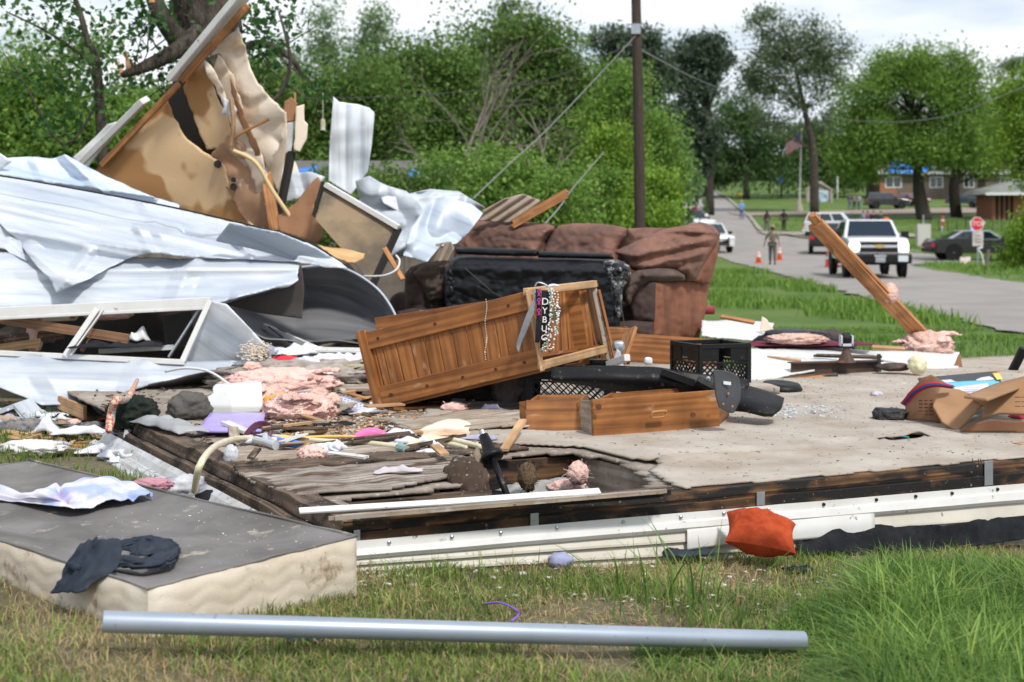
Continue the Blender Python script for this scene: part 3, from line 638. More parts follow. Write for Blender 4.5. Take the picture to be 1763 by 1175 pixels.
tree('shade_tree', 'large bright green shade tree with a thick forked trunk on the lawn', 144, [(1592, 378, .75), (1583, 335, .6), (1580, 290, .45), (1575, 200, .2)], [(1560, 125, 62, 42), (1620, 120, 52, 36), (1500, 175, 52, 42), (1570, 180, 90, 55), (1660, 165, 48, 46), (1520, 235, 70, 46), (1620, 230, 84, 50), (1475, 270, 46, 42), (1680, 235, 40, 50), (1570, 265, 90, 22)], 1150, 34, .42, m_leafb, spread=.85, group=GR, seed=61, nl=30)
tree('shade_tree', 'second shade tree right of the forked one, with a darker leaning trunk', 150, [(1647, 370, .6), (1642, 320, .5), (1648, 280, .3)], [(1660, 245, 60, 44), (1700, 220, 50, 44), (1690, 270, 50, 26)], 330, 34, .42, m_leaf, spread=.8, group=GR, seed=62, nl=16)
tree('leafy_tree', 'yellow green tree hanging in from the right edge above the brick shed', 78, [(1830, 420, .3), (1815, 300, .24), (1790, 200, .1)], [(1750, 190, 40, 46), (1735, 250, 34, 40), (1760, 300, 32, 30), (1800, 180, 60, 80), (1790, 260, 50, 60), (1720, 280, 22, 22)], 340, 28, .26, m_leafy, spread=.5, group=GR, seed=63)
tree('dark_tree', 'thin dark tree on the skyline at the right edge', 190, [(1745, 340, .4), (1745, 200, .3), (1742, 130, .1)], [(1735, 120, 24, 14), (1758, 112, 24, 14), (1720, 150, 20, 16), (1748, 160, 34, 22)], 110, 24, .45, m_leafs, spread=.7, group=GR, seed=64)
tree('shrub', 'leafy bush at the right edge beside the parked patrol car', 62, [(1765, 470, .06), (1765, 430, .05), (1763, 400, .02)], [(1758, 425, 28, 34), (1785, 400, 36, 44), (1755, 455, 30, 20)], 150, 30, .17, m_leafy, spread=.3, cat='shrub', seed=65)
# far woods that read as one mass
def woods(name, label, Y, x0, x1, top, bot, n, ls, mm, seed):
 rg = np.random.default_rng(seed); c = []
 for i in range(n):
  px = rg.uniform(x0, x1); t = np.interp(px, [a for a, b in top], [b for a, b in top]) + 22 * nz3((px * .01, 0, seed), 1.7) ; py = rg.uniform(t, bot); c.append(tuple(P(px, py, Y + rg.uniform(0, 14))))
 V, q = leaves(c, 1.1, 26, ls, seed); o = npmesh(name, V, q, mm); tag(o, label, 'woods', kind='stuff')
woods('far_woods', 'far wooded mass closing the view behind the oaks', 98, -150, 1165, [(-150, 190), (400, 190), (700, 170), (1100, 200), (1165, 270)], 390, 2600, .5, m_leafd, 71)
woods('far_woods', 'distant dark tree line at the top of the hill road', 270, 1120, 1980, [(1120, 250), (1160, 285), (1190, 300), (1230, 262), (1500, 270), (1980, 230)], 318, 1500, .9, m_leafd, 72)
# bare grey tree
def bare(name, label, Y, base, tips, r, m, cat='tree', seed=5, tw=7, curl=.25):
 random.seed(seed); b0 = P(*base, Y); root = thing(name, label, cat, tuple(b0)); mb = MB()
 def grow(p, d, r, l, dep):
  pts = [p]; rs = [r]; k = 4
  for i in range(k):
   d = (d + Vector([random.uniform(-curl, curl) for _ in range(3)])).normalized(); p = p + d * l / k; pts.append(p); rs.append(r * (1 - (i + 1) / k * .55))
   if dep > 0 and random.random() < .75:
    grow(p, (d + Vector([random.uniform(-.9, .9) for _ in range(3)])).normalized(), rs[-1] * .6, l * random.uniform(.4, .7), dep - 1)
  mb.tube(pts, rs, 5, caps=False)
 for t in tips:
  d = P(*t, Y) - b0; grow(b0, d.normalized(), r, d.length, 4)
 mb.build('trunk', m, root, smooth=True); return root
bare('dead_tree', 'bare dead tree with grey tangled branches among the green oaks', 31, (795, 330), [(790, 90), (740, 130), (850, 110), (720, 210), (880, 170), (900, 250), (830, 60)], .034, m_deadw, curl=.38)
bare('dead_branch', 'bare grey branch leaning out of the shrubs right of the dead tree', 27, (945, 330), [(955, 190), (990, 250), (900, 240)], .03, m_deadw, 'branch', 8)
# snapped near tree (upper left)
tr = thing('broken_tree', 'thick furrowed tree trunk with snapped limbs rising behind the broken wall', 'tree', tuple(P(375, 470, 15) * 1))
tr.location.z = 0; WM[tr.name] = Matrix.Translation(tr.location)
b = MB(); pts = [P(385, 500, 15), P(380, 200, 15), P(365, 80, 15), P(350, -20, 15), P(345, -120, 15)]; pts[0].z = -.1
vs = []; pp, rr = smooth(pts, [.36, .32, .30, .31, .30], 16)
n = 64
for i, p in enumerate(pp):
 for j in range(n):
  a = 2 * math.pi * j / n; k = 1 + .10 * (1 - 2.4 * abs(nz3((math.cos(a) * 2.2, math.sin(a) * 2.2, i * .05), 3.2))) + .04 * nz3((math.cos(a), math.sin(a), i * .2), 6)
  vs.append(p + Vector((math.cos(a), math.sin(a), 0)) * rr[i] * k)
b.add(vs, [(i * n + j, i * n + (j + 1) % n, (i + 1) * n + (j + 1) % n, (i + 1) * n + j) for i in range(len(pp) - 1) for j in range(n)])
b.build('trunk', m_bark, tr, smooth=True)
def limb(pts, rs, name='limb', m=None, Y=14.6, parent=None):
 q = MB(); q.tube([P(x, y, Y + (d or 0)) for x, y, d in pts], rs, 12, sub=4); return q.build(name, m or m_bark, parent, smooth=True)
limb([(340, 100, .2), (300, 60, 0), (270, 10, -.1), (262, -30, 0)], [.13, .10, .085, .08], parent=tr)
limb([(345, 60, 0), (300, 90, -.2), (250, 115, -.3), (210, 130, -.3)], [.12, .08, .06, .03], parent=tr)
limb([(395, 95, .2), (450, 75, 0), (500, 100, 0), (520, 130, -.1)], [.06, .04, .03, .012], parent=tr)
limb([(420, 160, -.3), (470, 175, -.4), (500, 110, -.4), (480, 20, -.4)], [.04, .025, .018, .01], parent=tr)
m_splint = mat('raw split wood', (.55, .30, .14), .8, (.38, .18, .08), scale=20)
for i, (x, y, dx, dy) in enumerate([(212, 130, -14, -28), (222, 122, -6, -36), (232, 130, 8, -22), (262, 5, -4, -30)]):
 q = MB(); q.tube([P(x, y, 14.3), P(x + dx * .5, y + dy * .5, 14.3), P(x + dx, y + dy, 14.25)], [.03, .018, .003], 6); q.build('splinter', m_splint, tr)
rg = np.random.default_rng(81)
def leafcl(lobes, Y, n, nleaf, sz, spread, seed):
 rg = np.random.default_rng(seed); c = []
 for (x, y, rx, ry) in lobes:
  for _ in range(int(n * rx * ry / 1000)): a = rg.uniform(-1, 1, 2); c.append(tuple(P(x + a[0] * rx, y + a[1] * ry, Y + rg.uniform(-.5, .5))))
 return c, leaves(c, spread, nleaf, sz, seed, long=1.25)
c, (V, q) = leafcl([(300, 20, 60, 40), (235, 60, 40, 40), (260, 120, 50, 40), (455, 40, 40, 40), (500, 25, 30, 25), (440, 110, 40, 30), (470, 60, 30, 40), (390, 150, 60, 30), (520, 150, 40, 20), (215, 15, 30, 20)], 14.6, 7, 11, .075, .085, 82)
npmesh('crown', V - np.array(tr.location), q, m_leafn, tr)
q = MB(); random.seed(3)
for i in range(0, len(c), 3):
 p = Vector(c[i]); q.tube([p, p + Vector((random.uniform(-.2, .2), 0, -.15)), p + Vector((random.uniform(-.4, .4), .2, -.4))], [.003, .005, .009], 5)
q.build('twigs', m_bark, tr)
sp = thing('leafy_branch', 'leafy dark green sapling leaning in at the upper left corner', 'tree', (P(190, 300, 13.6).x, 13.6, 0))
q = MB(); q.tube([Vector((P(190, 300, 13.6).x, 13.6, -.1)), P(170, 150, 13.6), P(150, 70, 13.6), P(130, 0, 13.6), P(90, -60, 13.6)], [.06, .045, .032, .022, .012], 8, sub=4)
q.tube([P(160, 110, 13.6), P(90, 60, 13.5), P(10, 20, 13.4)], [.018, .012, .006], 6, sub=4); q.tube([P(172, 170, 13.6), P(110, 250, 13.4), P(40, 140, 13.3), P(5, 90, 13.3)], [.014, .012, .009, .004], 6, sub=4)
q.build('trunk', m_bark, sp, smooth=True)
c, (V, q) = leafcl([(60, 10, 70, 22), (120, 35, 55, 30), (90, 75, 35, 30), (20, 30, 30, 30), (130, 110, 45, 40), (150, 170, 40, 40), (40, 130, 45, 30), (175, 60, 25, 30), (110, 200, 50, 40)], 13.6, 6, 10, .070, .085, 84)
npmesh('crown', V - np.array(sp.location), q, m_leafn, sp)
# ---------------------------------------------------------------- poles, wires, signs
m_pole = mat('creosoted pole', (.070, .050, .038), .95, (.035, .026, .021), scale=6, stretch=(6, 6, .4), bump=.6, bscale=20)
po = thing('utility_pole', 'dark wooden utility pole standing behind the brown sofa', 'utility pole', (P(1102, 400, 33).x, 33, gz(2.8, 33)))
q = MB(); q.tube([Vector((P(1103, 400, 33).x, 33, -.7)), P(1100, 250, 33), P(1095, 0, 33), P(1091, -150, 33)], [.125, .118, .105, .1], 16, sub=4); q.build('pole', m_pole, po, smooth=True)
q = MB(); q.bx(-.1, .1, -.16, -.1, 0, .22); q.v = [tuple(Vector(v) + P(1094, 60, 33)) for v in q.v]; q.build('insulator_bracket', m_steel, po)
def wire(label, pts, r, m, cat='cable', grp=None, name='overhead_cable'):
 q = MB(); q.tube([P(*p) for p in pts], r, 6, sub=6); o = q.build(name, m, smooth=True); tag(o, label, cat, grp)
m_wire = mat('wire', (.20, .20, .19), .6); m_wired = mat('dark wire', (.05, .05, .05), .6)
wire('pale guy wire slanting from the utility pole down over the shrubs', [(1096, 60, 33), (960, 205, 24), (880, 280, 20), (815, 342, 17)], .009, m_wire)
wire('shorter cable sagging from the shrubs down behind the sofa', [(1040, 262, 24), (990, 320, 18), (965, 355, 15), (938, 386, 13)], .008, m_wire)
wire('thin cable crossing the dead tree', [(1096, 70, 33), (930, 140, 30), (700, 165, 28), (500, 170, 26)], .008, m_wired)
wire('drooping twisted cable crossing in front of the big shade tree', [(1900, 100, 60), (1763, 150, 60), (1650, 195, 62), (1550, 210, 65), (1450, 205, 70), (1330, 180, 80), (1220, 145, 70), (1100, 85, 33)], .018, m_wire)
def post(mb, px, y0, y1, Y, r): a = P(px, y0, Y); a.z = gz(a.x, Y) - .1; mb.tube([a, P(px, y1, Y)], r, 8)
f = thing('flagpole', 'white flagpole flying a flag on the lawn', 'flagpole', tuple(GT(1376, 366)))
Y = f.location.y; q = MB(); q.tube([Vector(f.location) + Vector((0, 0, -.2)), P(1377, 330, Y), P(1380, 226, Y)], [.12, .09, .05], 8); q.build('pole', m_white, f, smooth=True)
q = MB(); q.lathe(P(1380, 226, Y), (0, 0, 1), [(.0, 0), (.12, .05), (.12, .15), (0, .22)], 10); q.build('finial', mat('gold', (.7, .45, .1), .3, metal=1), f)
q = MB(); q.tube([Vector(f.location) - Vector((0, 0, .1)), P(1375.6, 345, Y)], [.5, .2], 10); q.build('base', m_conc, f)
fl = thing('flag', 'striped red and white flag with a blue corner, hanging from the flagpole', 'flag', tuple(P(1379, 240, Y)))
m_str = [mat('flag red', (.75, .24, .27), .8, trans=.5), mat('flag white', (.85, .85, .85), .8, trans=.5), mat('flag blue', (.14, .17, .48), .8, trans=.5)]
q = MB(); nu, nv = 24, 26; vs = []
for i in range(nv + 1):
 for j in range(nu + 1):
  a, b_ = j / nu, i / nv; px = 1379 - 26 * a; py = 232 + 22 * b_ + 12 * a - 2 * math.sin(a * 6); vs.append(P(px, py, Y + .25 * math.sin(a * 9 + b_)))
for i in range(nv):
 for j in range(nu):
  w_ = nu + 1; mi_ = 2 if (j < 10 and i < 14) else (0 if (i // 2) % 2 == 0 else 1); q.v, q.f
  q.f.append((i * w_ + j, i * w_ + j + 1, (i + 1) * w_ + j + 1, (i + 1) * w_ + j)); q.m.append(mi_); q.u.append(None)
q.v = [tuple(v) for v in vs]; q.build('cloth', m_str, fl, smooth=True, solid=.02)
q = MB(); k = 0
for r_ in range(5):
 for c_ in range(6):
  v = P(1378 - 1.7 * c_, 234.2 + 2.1 * r_ + .8 * c_, Y - .3); q.bx(v.x - .025, v.x + .025, v.y, v.y + .02, v.z - .025, v.z + .025)
q.build('stars', m_str[1], fl)
def polething(name, label, cat, px, y0, y1, r, m, hint=None):
 g = GT(px, y0); t = thing(name, label, cat, tuple(g)); q = MB(); q.tube([g - Vector((0, 0, .2)), P(px, y1, g.y)], [r, r * .8], 8); q.build('pole', m, t, smooth=True); return t, g.y
t, Y = polething('lamp_post', 'wooden lamp post with a round blue sign, left of the flagpole', 'lamp post', 1345, 341, 228, .13, m_pole)
q = MB(); c = P(1344, 226, Y); q.bx(c.x - .5, c.x + .3, c.y - .2, c.y + .2, c.z - .1, c.z + .12); q.build('lamp_head', m_white, t)
q = MB(); q.lathe(P(1344, 310, Y - .2), (0, -1, 0), [(.42, 0), (.42, .03)], 20); q.build('sign_plate', mat('sign blue', (.04, .12, .55), .5), t)
polething('wooden_pole', 'plain dark wooden pole left of the lamp post', 'pole', 1325, 333, 235, .14, m_pole)
polething('signpost', 'small slanted grey post between the wooden pole and the lamp post', 'post', 1337, 335, 316, .08, m_steel)
polething('white_post', 'thin white post right of the monument sign', 'post', 1442, 350, 300, .1, m_white)
t, Y = polething('street_sign', 'small red and white street sign edge on, between the cabinet and the stop sign', 'sign', 1622, 412, 382, .05, m_steel)
q = MB(); a = P(1623, 380, Y); q.bx(a.x - .11, a.x + .11, a.y - .06, a.y - .02, a.z - .40, a.z + .30); q.build('sign_plate', mat('sign red', (.42, .05, .05), .4), t, bevel=.02)
q = MB(); q.bx(a.x - .1, a.x + .1, a.y - .07, a.y - .062, a.z - .05, a.z + .08); q.build('white_bar', m_white, t)
# stop sign
g = GT(1685, 460); Y = g.y; st = thing('stop_sign', 'red octagonal stop sign on a metal post in front of the patrol car', 'stop sign', tuple(g))
q = MB(); c = P(1682, 386, Y); q.bx(c.x - .03 + .04, c.x + .03 + .04, Y, Y + .05, g.z - .2, c.z + .3); q.build('post', m_steel, st)
Rr = 12.5 * Y / F
m_sr, m_sw = mat('stop red', (.62, .02, .035), .4), mat('stop white', (.8, .8, .8), .4)
for nm, k, y_, mm in (('border', 1.0, -.03, m_sw), ('face', .91, -.036, m_sr)):
 q = MB(); q.prism([c + Vector((math.cos(R(22.5 + 45 * i)) * Rr * k, y_, math.sin(R(22.5 + 45 * i)) * Rr * k)) for i in range(8)], (0, .02, 0)); q.build(nm, mm, st)
textobj('lettering', 'STOP', c + Vector((0, -.045, 0)), (1, 0, 0), (0, 0, 1), Rr * .92, m_sw, st, .003)
q = MB(); a = P(1683, 411, Y); q.bx(a.x - .24, a.x + .24, Y - .06, Y - .04, a.z - .34, a.z + .32); q.build('notice_plate', mat('notice', (.62, .60, .58), .6, (.45, .40, .40), scale=5), st)
q = MB()
for dz_ in (.12, -.02, -.16): q.bx(a.x - .15, a.x + .15, Y - .068, Y - .062, a.z + dz_ - .03, a.z + dz_ + .03)
q.build('notice_print', mat('faded print', (.30, .20, .20), .7), st)
# utility cabinet
g = GT(1591, 426); s = g.y / F; cb = thing('utility_cabinet', 'pale grey metal utility cabinet on the grass beyond the truck', 'cabinet', tuple(g))
q = MB(); q.bx(g.x - 12 * s, g.x + 12 * s, g.y, g.y + .5, g.z - .1, g.z + 40 * s); q.build('housing', mat('cabinet', (.46, .45, .41), .6, (.38, .37, .34), scale=2), cb, bevel=.03)
q = MB(); q.bx(g.x - 11 * s, g.x + 10.6 * s, g.y - .02, g.y, g.z + 3 * s, g.z + 37 * s); q.build('door', mat('cabinet door', (.50, .49, .45), .6), cb, bevel=.01)
q = MB(); q.tube([g + Vector((0, .2, 40 * s)), g + Vector((0, .2, 56 * s))], .06, 8); q.build('conduit', m_steel, cb)
# low wire fence
fe = thing('wire_fence', 'low dark wire fence crossing the lawn behind the stop sign', 'fence', tuple(GT(1660, 398)))
a, b_ = GT(1585, 400), GT(1800, 397)
for i in range(15):
 p = a.lerp(b_, i / 14); q = MB(); q.tube([Vector((p.x, p.y, gz(p.x, p.y) - .1)), Vector((p.x, p.y, gz(p.x, p.y) + .95))], .035, 6); q.build('post', m_barkd, fe)
for h in (.2, .45, .7, .92):
 q = MB(); q.tube([Vector((a.lerp(b_, i / 14).x, a.lerp(b_, i / 14).y, gz(a.lerp(b_, i / 14).x, a.lerp(b_, i / 14).y) + h)) for i in range(15)], .018, 5); q.build('wire', m_wired, fe)
# post with dead plant, yard sign
g = GT(1698, 463); s = g.y / F; mp_ = thing('leaning_post', 'weathered leaning post with a curved white pipe near the road edge', 'post', tuple(g))
q = MB(); q.tube([g - Vector((0, 0, .1)), g + Vector((.1, 0, 33 * s))], [.09, .07], 8); q.build('post', m_deadw, mp_)
q = MB(); q.tube([g + Vector((-.1, 0, 6 * s)), g + Vector((-.2, 0, 24 * s)), g + Vector((-.35, 0, 33 * s)), g + Vector((-.15, 0, 37 * s))], .045, 8, sub=4); q.build('pipe', m_white, mp_, smooth=True)
g = GT(1662, 455); s = g.y / F; q = MB(); q.box(g + Vector((0, 0, 6 * s)), (9 * s, 0, .5 * s), (0, .02, 0), (0, .03, 6 * s)); tag(q.build('yard_sign', mat('pink board', (.62, .38, .38), .7, (.70, .66, .64), scale=4)), 'faded pink board lying in the grass below the stop sign', 'board')
# monument sign
g = GT(1411, 349); s = g.y / F; mo = thing('monument_sign', 'stone monument sign with a gabled top and a pale blue panel on the lawn', 'sign', tuple(g))
m_stone = mat('pale stone', (.42, .37, .31), .9, (.30, .26, .22), scale=3)
gp = lambda x, y, d=0: Vector((g.x + x * s, g.y + d, g.z + y * s))
for x in (-22, 18): q = MB(); q.prism([gp(x, -1), gp(x + 5, -1), gp(x + 5, 24), gp(x, 22)], (0, .8, 0)); q.build('pillar', m_stone, mo, bevel=.04)
q = MB(); q.prism([gp(-24, 22, -.05), gp(-1, 37, -.05), gp(2, 37, -.05), gp(25, 21, -.05), gp(21, 21, -.05), gp(0, 33, -.05), gp(-19, 22, -.05)], (0, .9, 0)); q.build('gable', m_stone, mo)
q = MB(); q.prism([gp(-17, 0, .2), gp(17.8, 0, .2), gp(17.8, 22, .2), gp(0, 33, .2), gp(-17, 22, .2)], (0, .5, 0)); q.build('backing', mat('sign backing', (.30, .28, .26), .9), mo)
q = MB(); q.bx(g.x - 16 * s, g.x + 16 * s, g.y + .12, g.y + .19, g.z + 1 * s, g.z + 21 * s); q.build('panel', mat('pale blue board', (.42, .52, .62), .6, (.55, .62, .70), scale=3), mo)
q = MB()
for i in range(11):
 a = R(155 - 13 * i); x, y = math.cos(a) * 13, 5 + math.sin(a) * 11; q.bx(g.x + (x - .8) * s, g.x + (x + .8) * s, g.y + .09, g.y + .115, g.z + (y - 1.4) * s, g.z + (y + 1.4) * s)
for i in range(9): q.bx(g.x + (-11 + i * 2.7) * s, g.x + (-11 + i * 2.7 + 1.7) * s, g.y + .09, g.y + .115, g.z + 9 * s, g.z + 11 * s)
q.bx(g.x - 2 * s, g.x + 2 * s, g.y + .09, g.y + .115, g.z + 2 * s, g.z + 6 * s)
q.build('lettering', mat('blue grey letters', (.14, .20, .32), .6), mo)
# hydrant-like yellow marker
g = GT(1268, 338); q = MB(); q.tube([g, g + Vector((.9, 0, .1))], [.25, .3], 8); q.tube([g + Vector((.2, 0, 0)), g + Vector((.2, 0, .5))], .18, 8); tag(q.build('yellow_marker', mat('yellow', (.65, .42, .08), .6), smooth=True), 'small yellow utility marker on the grass by the hill road', 'marker')
# ---------------------------------------------------------------- houses
def winpane(root, c, w_, h_, y, m=m_glass):
 q = MB(); q.bx(c.x - w_ / 2, c.x + w_ / 2, y - .05, y, c.z - h_ / 2, c.z + h_ / 2); fr = q.build('window', m_white, root)
 for k in (-1, 1):
  q = MB(); q.bx(c.x + k * w_ * .23 - w_ * .2, c.x + k * w_ * .23 + w_ * .2, y - .056, y - .052, c.z - h_ * .42, c.z + h_ * .42); q.build('pane', m, fr)
Y = 200; s = Y / F; zb = gz(55, Y) - .3; H = thing('brick_house', 'low brick house with a blue tarp on its roof behind the shade trees', 'house', (P(1650, 330, Y).x, Y, zb))
x0, x1 = P(1515, 330, Y).x, P(1790, 330, Y).x; zr = P(0, 300, Y).z
q = MB(); q.bx(x0, x1, Y, Y + 8, zb, zr); q.build('wall', mat('brown brick', (.17, .13, .10), .9, (.12, .09, .075), scale=5), H)
q = MB(); q.bx(x0, x0 + 2.2, Y - .03, Y, zb, zb + 2.5); q.build('brick_panel', m_brick, H)
q = MB(); q.bx(x0 - .4, x1 + .3, Y - .7, Y - .6, zr - .05, zr + .28); q.build('fascia', m_white, H)
q = MB(); q.prism([(x0 - .4, Y - .6, zr + .05), (x0 - .4, Y + 8.6, zr + .05), (x0 - .4, Y + 4, zr + 2.7)], (x1 - x0 + .8, 0, 0)); q.build('roof', m_roofd, H)
for px, w_ in ((1538, 2.2), (1612, 1.8), (1668, 1.4), (1730, 1.4)): winpane(H, P(px, 314, Y), w_, 1.5, Y)
q = MB(); c = P(1690, 318, Y); q.bx(c.x - .5, c.x + .5, Y - .06, Y, zb, zb + 2.9); q.build('door', m_dark, H)
ta = sheet('tarp', [[(1528, 298, Y - .9), (1560, 299, Y - .9), (1600, 297, Y - .9)], [(1536, 280, Y + .5), (1565, 283, Y + .7), (1598, 278, Y + .8)], [(1545, 262, Y + 2.2), (1570, 268, Y + 2.2), (1592, 264, Y + 2.2)]], m_bluetarp, 20, 12, .03, wr=.15, ws=.8, jag=.6)
tag(ta, 'bright blue tarp spread over the roof edge of the brick house', 'tarp')
# brick shed at right edge
Y = 128; s = Y / F; g = GT(1735, 380); Y = g.y; x0, x1 = P(1709, 380, Y).x, P(1840, 380, Y).x; zt_ = P(0, 335, Y).z; zb = gz(x0, Y) - .2
S = thing('brick_shed', 'small orange brick building with dark slatted front at the right edge', 'shed', (x0, Y, zb))
q = MB(); q.bx(x0, x1, Y, Y + 5, zb, zt_); q.build('wall', m_brick, S)
for i in range(4): a = P(1714 + i * 8.5, 0, Y).x; q = MB(); q.bx(a, a + .26, Y - .05, Y, zb + .1, zt_); q.build('slat', m_dark, S)
xr0 = P(1690, 0, Y).x; q = MB(); q.prism([(xr0, Y - 1.3, zt_), (xr0 + .5, Y - 1.3, zt_ + .45), (x1 - 2, Y - 1.3, zt_ + 1.9), (x1 + 1, Y - 1.3, zt_ + 1.9), (x1 + 1, Y - 1.3, zt_)], (0, 7.5, 0)); q.build('roof', mat('grey green roof', (.25, .27, .26), .8, (.33, .35, .33), scale=2), S)
q = MB(); q.bx(xr0 - .05, x1 + 1, Y - 1.4, Y - 1.3, zt_ - .1, zt_ + .12); q.build('fascia', m_white, S)
# long low damaged building behind the debris
Y = 32; x0, x1 = P(470, 300, Y).x, P(840, 300, Y).x; zr = P(0, 306, Y).z; B = thing('damaged_house', 'long low dark roofed house glimpsed behind the crumpled metal', 'house', ((x0 + x1) / 2, Y, -.6))
q = MB(); q.bx(x0, x1, Y, Y + 6, -.8, zr); q.build('wall', mat('grey brown wall', (.13, .10, .085), .9, (.19, .15, .13), scale=3), B)
q = MB(); q.prism([(x0 - .4, Y - .5, zr), (x0 - .4, Y + 6.5, zr), (x0 - .4, Y + 3, zr + .5)], (x1 - x0 + .8, 0, 0)); q.build('roof', m_roofd, B)
q = MB(); q.bx(x0 - .4, x1 + .4, Y - .56, Y - .5, zr - .08, zr + .05); q.build('fascia', m_tan, B)
for i, (xa, xb, lb) in enumerate([(495, 548, 'blue tarp on the damaged roof, left of the upright white sheet'), (700, 782, 'blue tarp on the damaged roof, right of the upright white sheet'), (806, 822, 'small blue tarp scrap at the right end of the damaged roof')]):
 o = sheet('tarp', [[(xa, 306, Y - .62), ((xa + xb) / 2, 308, Y - .62), (xb, 300, Y - .62)], [(xa + 3, 288, Y - .3), ((xa + xb) / 2, 290, Y), (xb - 3, 284, Y)]], m_bluetarp, 20, 8, .02, wr=.05, ws=3, jag=.8, seed=i); tag(o, lb, 'tarp', 'blue tarps on the damaged roof')
q = MB(); c = P(556, 215, 26); q.tube([c + Vector((0, 0, .55)), c + Vector((0, 0, .1))], .006, 5); q.lathe(c, (0, 0, 1), [(.01, .10), (.035, .09), (.04, .06), (.04, -.08), (.05, -.09), (0, -.10)], 12); tag(q.build('bird_feeder', mat('feeder', (.45, .38, .20), .5, (.6, .6, .6), scale=9)), 'small white and yellow bird feeder hanging among the leaves', 'bird feeder')
# ---------------------------------------------------------------- vehicles
def lens(n, c, e):
 m, t, b = nodes(n); b.inputs['Base Color'].default_value = c4(c); b.inputs['Emission Color'].default_value = c4(c); b.inputs['Emission Strength'].default_value = e; b.inputs['Roughness'].default_value = .2; return m
m_head = lens('headlight', (1, .93, .8), 2.2); m_headoff = mat('headlight off', (.7, .72, .74), .15, spec=.8); m_plate = mat('plate', (.6, .65, .7), .4)
def paint(n, c, r=.28): return mat(n, c, r, spec=.5, coat=.6)
p_white, p_blk, p_dg, p_red, p_mar, p_blue = paint('white paint car', (.72, .73, .75)), paint('black car', (.012, .013, .015)), paint('charcoal car', (.045, .047, .052)), paint('red car', (.22, .02, .03)), paint('maroon stripe', (.16, .02, .04)), paint('dark blue car', (.03, .05, .08))
KIND = dict(
 sedan=dict(L=5.1, W=1.9, prof=[(-2.5, .32), (-2.52, .62), (-2.35, .78), (-1.1, .95), (1.7, 1.02), (2.35, 1.0), (2.52, .85), (2.5, .34)], cab=(-1.15, -.3, 1.0, 1.95, .96, 1.45), wb=1.52, wr=.36),
 suv=dict(L=4.8, W=1.95, prof=[(-2.35, .38), (-2.4, .75), (-2.25, .98), (-1.05, 1.1), (2.3, 1.12), (2.38, .9), (2.36, .4)], cab=(-1.1, -.45, 2.1, 2.34, 1.1, 1.78), wb=1.42, wr=.38),
 pickup=dict(L=5.8, W=2.02, prof=[(-2.75, .55), (-2.85, .8), (-2.82, 1.2), (-2.6, 1.28), (-1.35, 1.34), (.9, 1.34), (2.85, 1.32), (2.88, .6)], cab=(-1.4, -.75, .75, 1.0, 1.32, 1.95), wb=1.85, wr=.42))
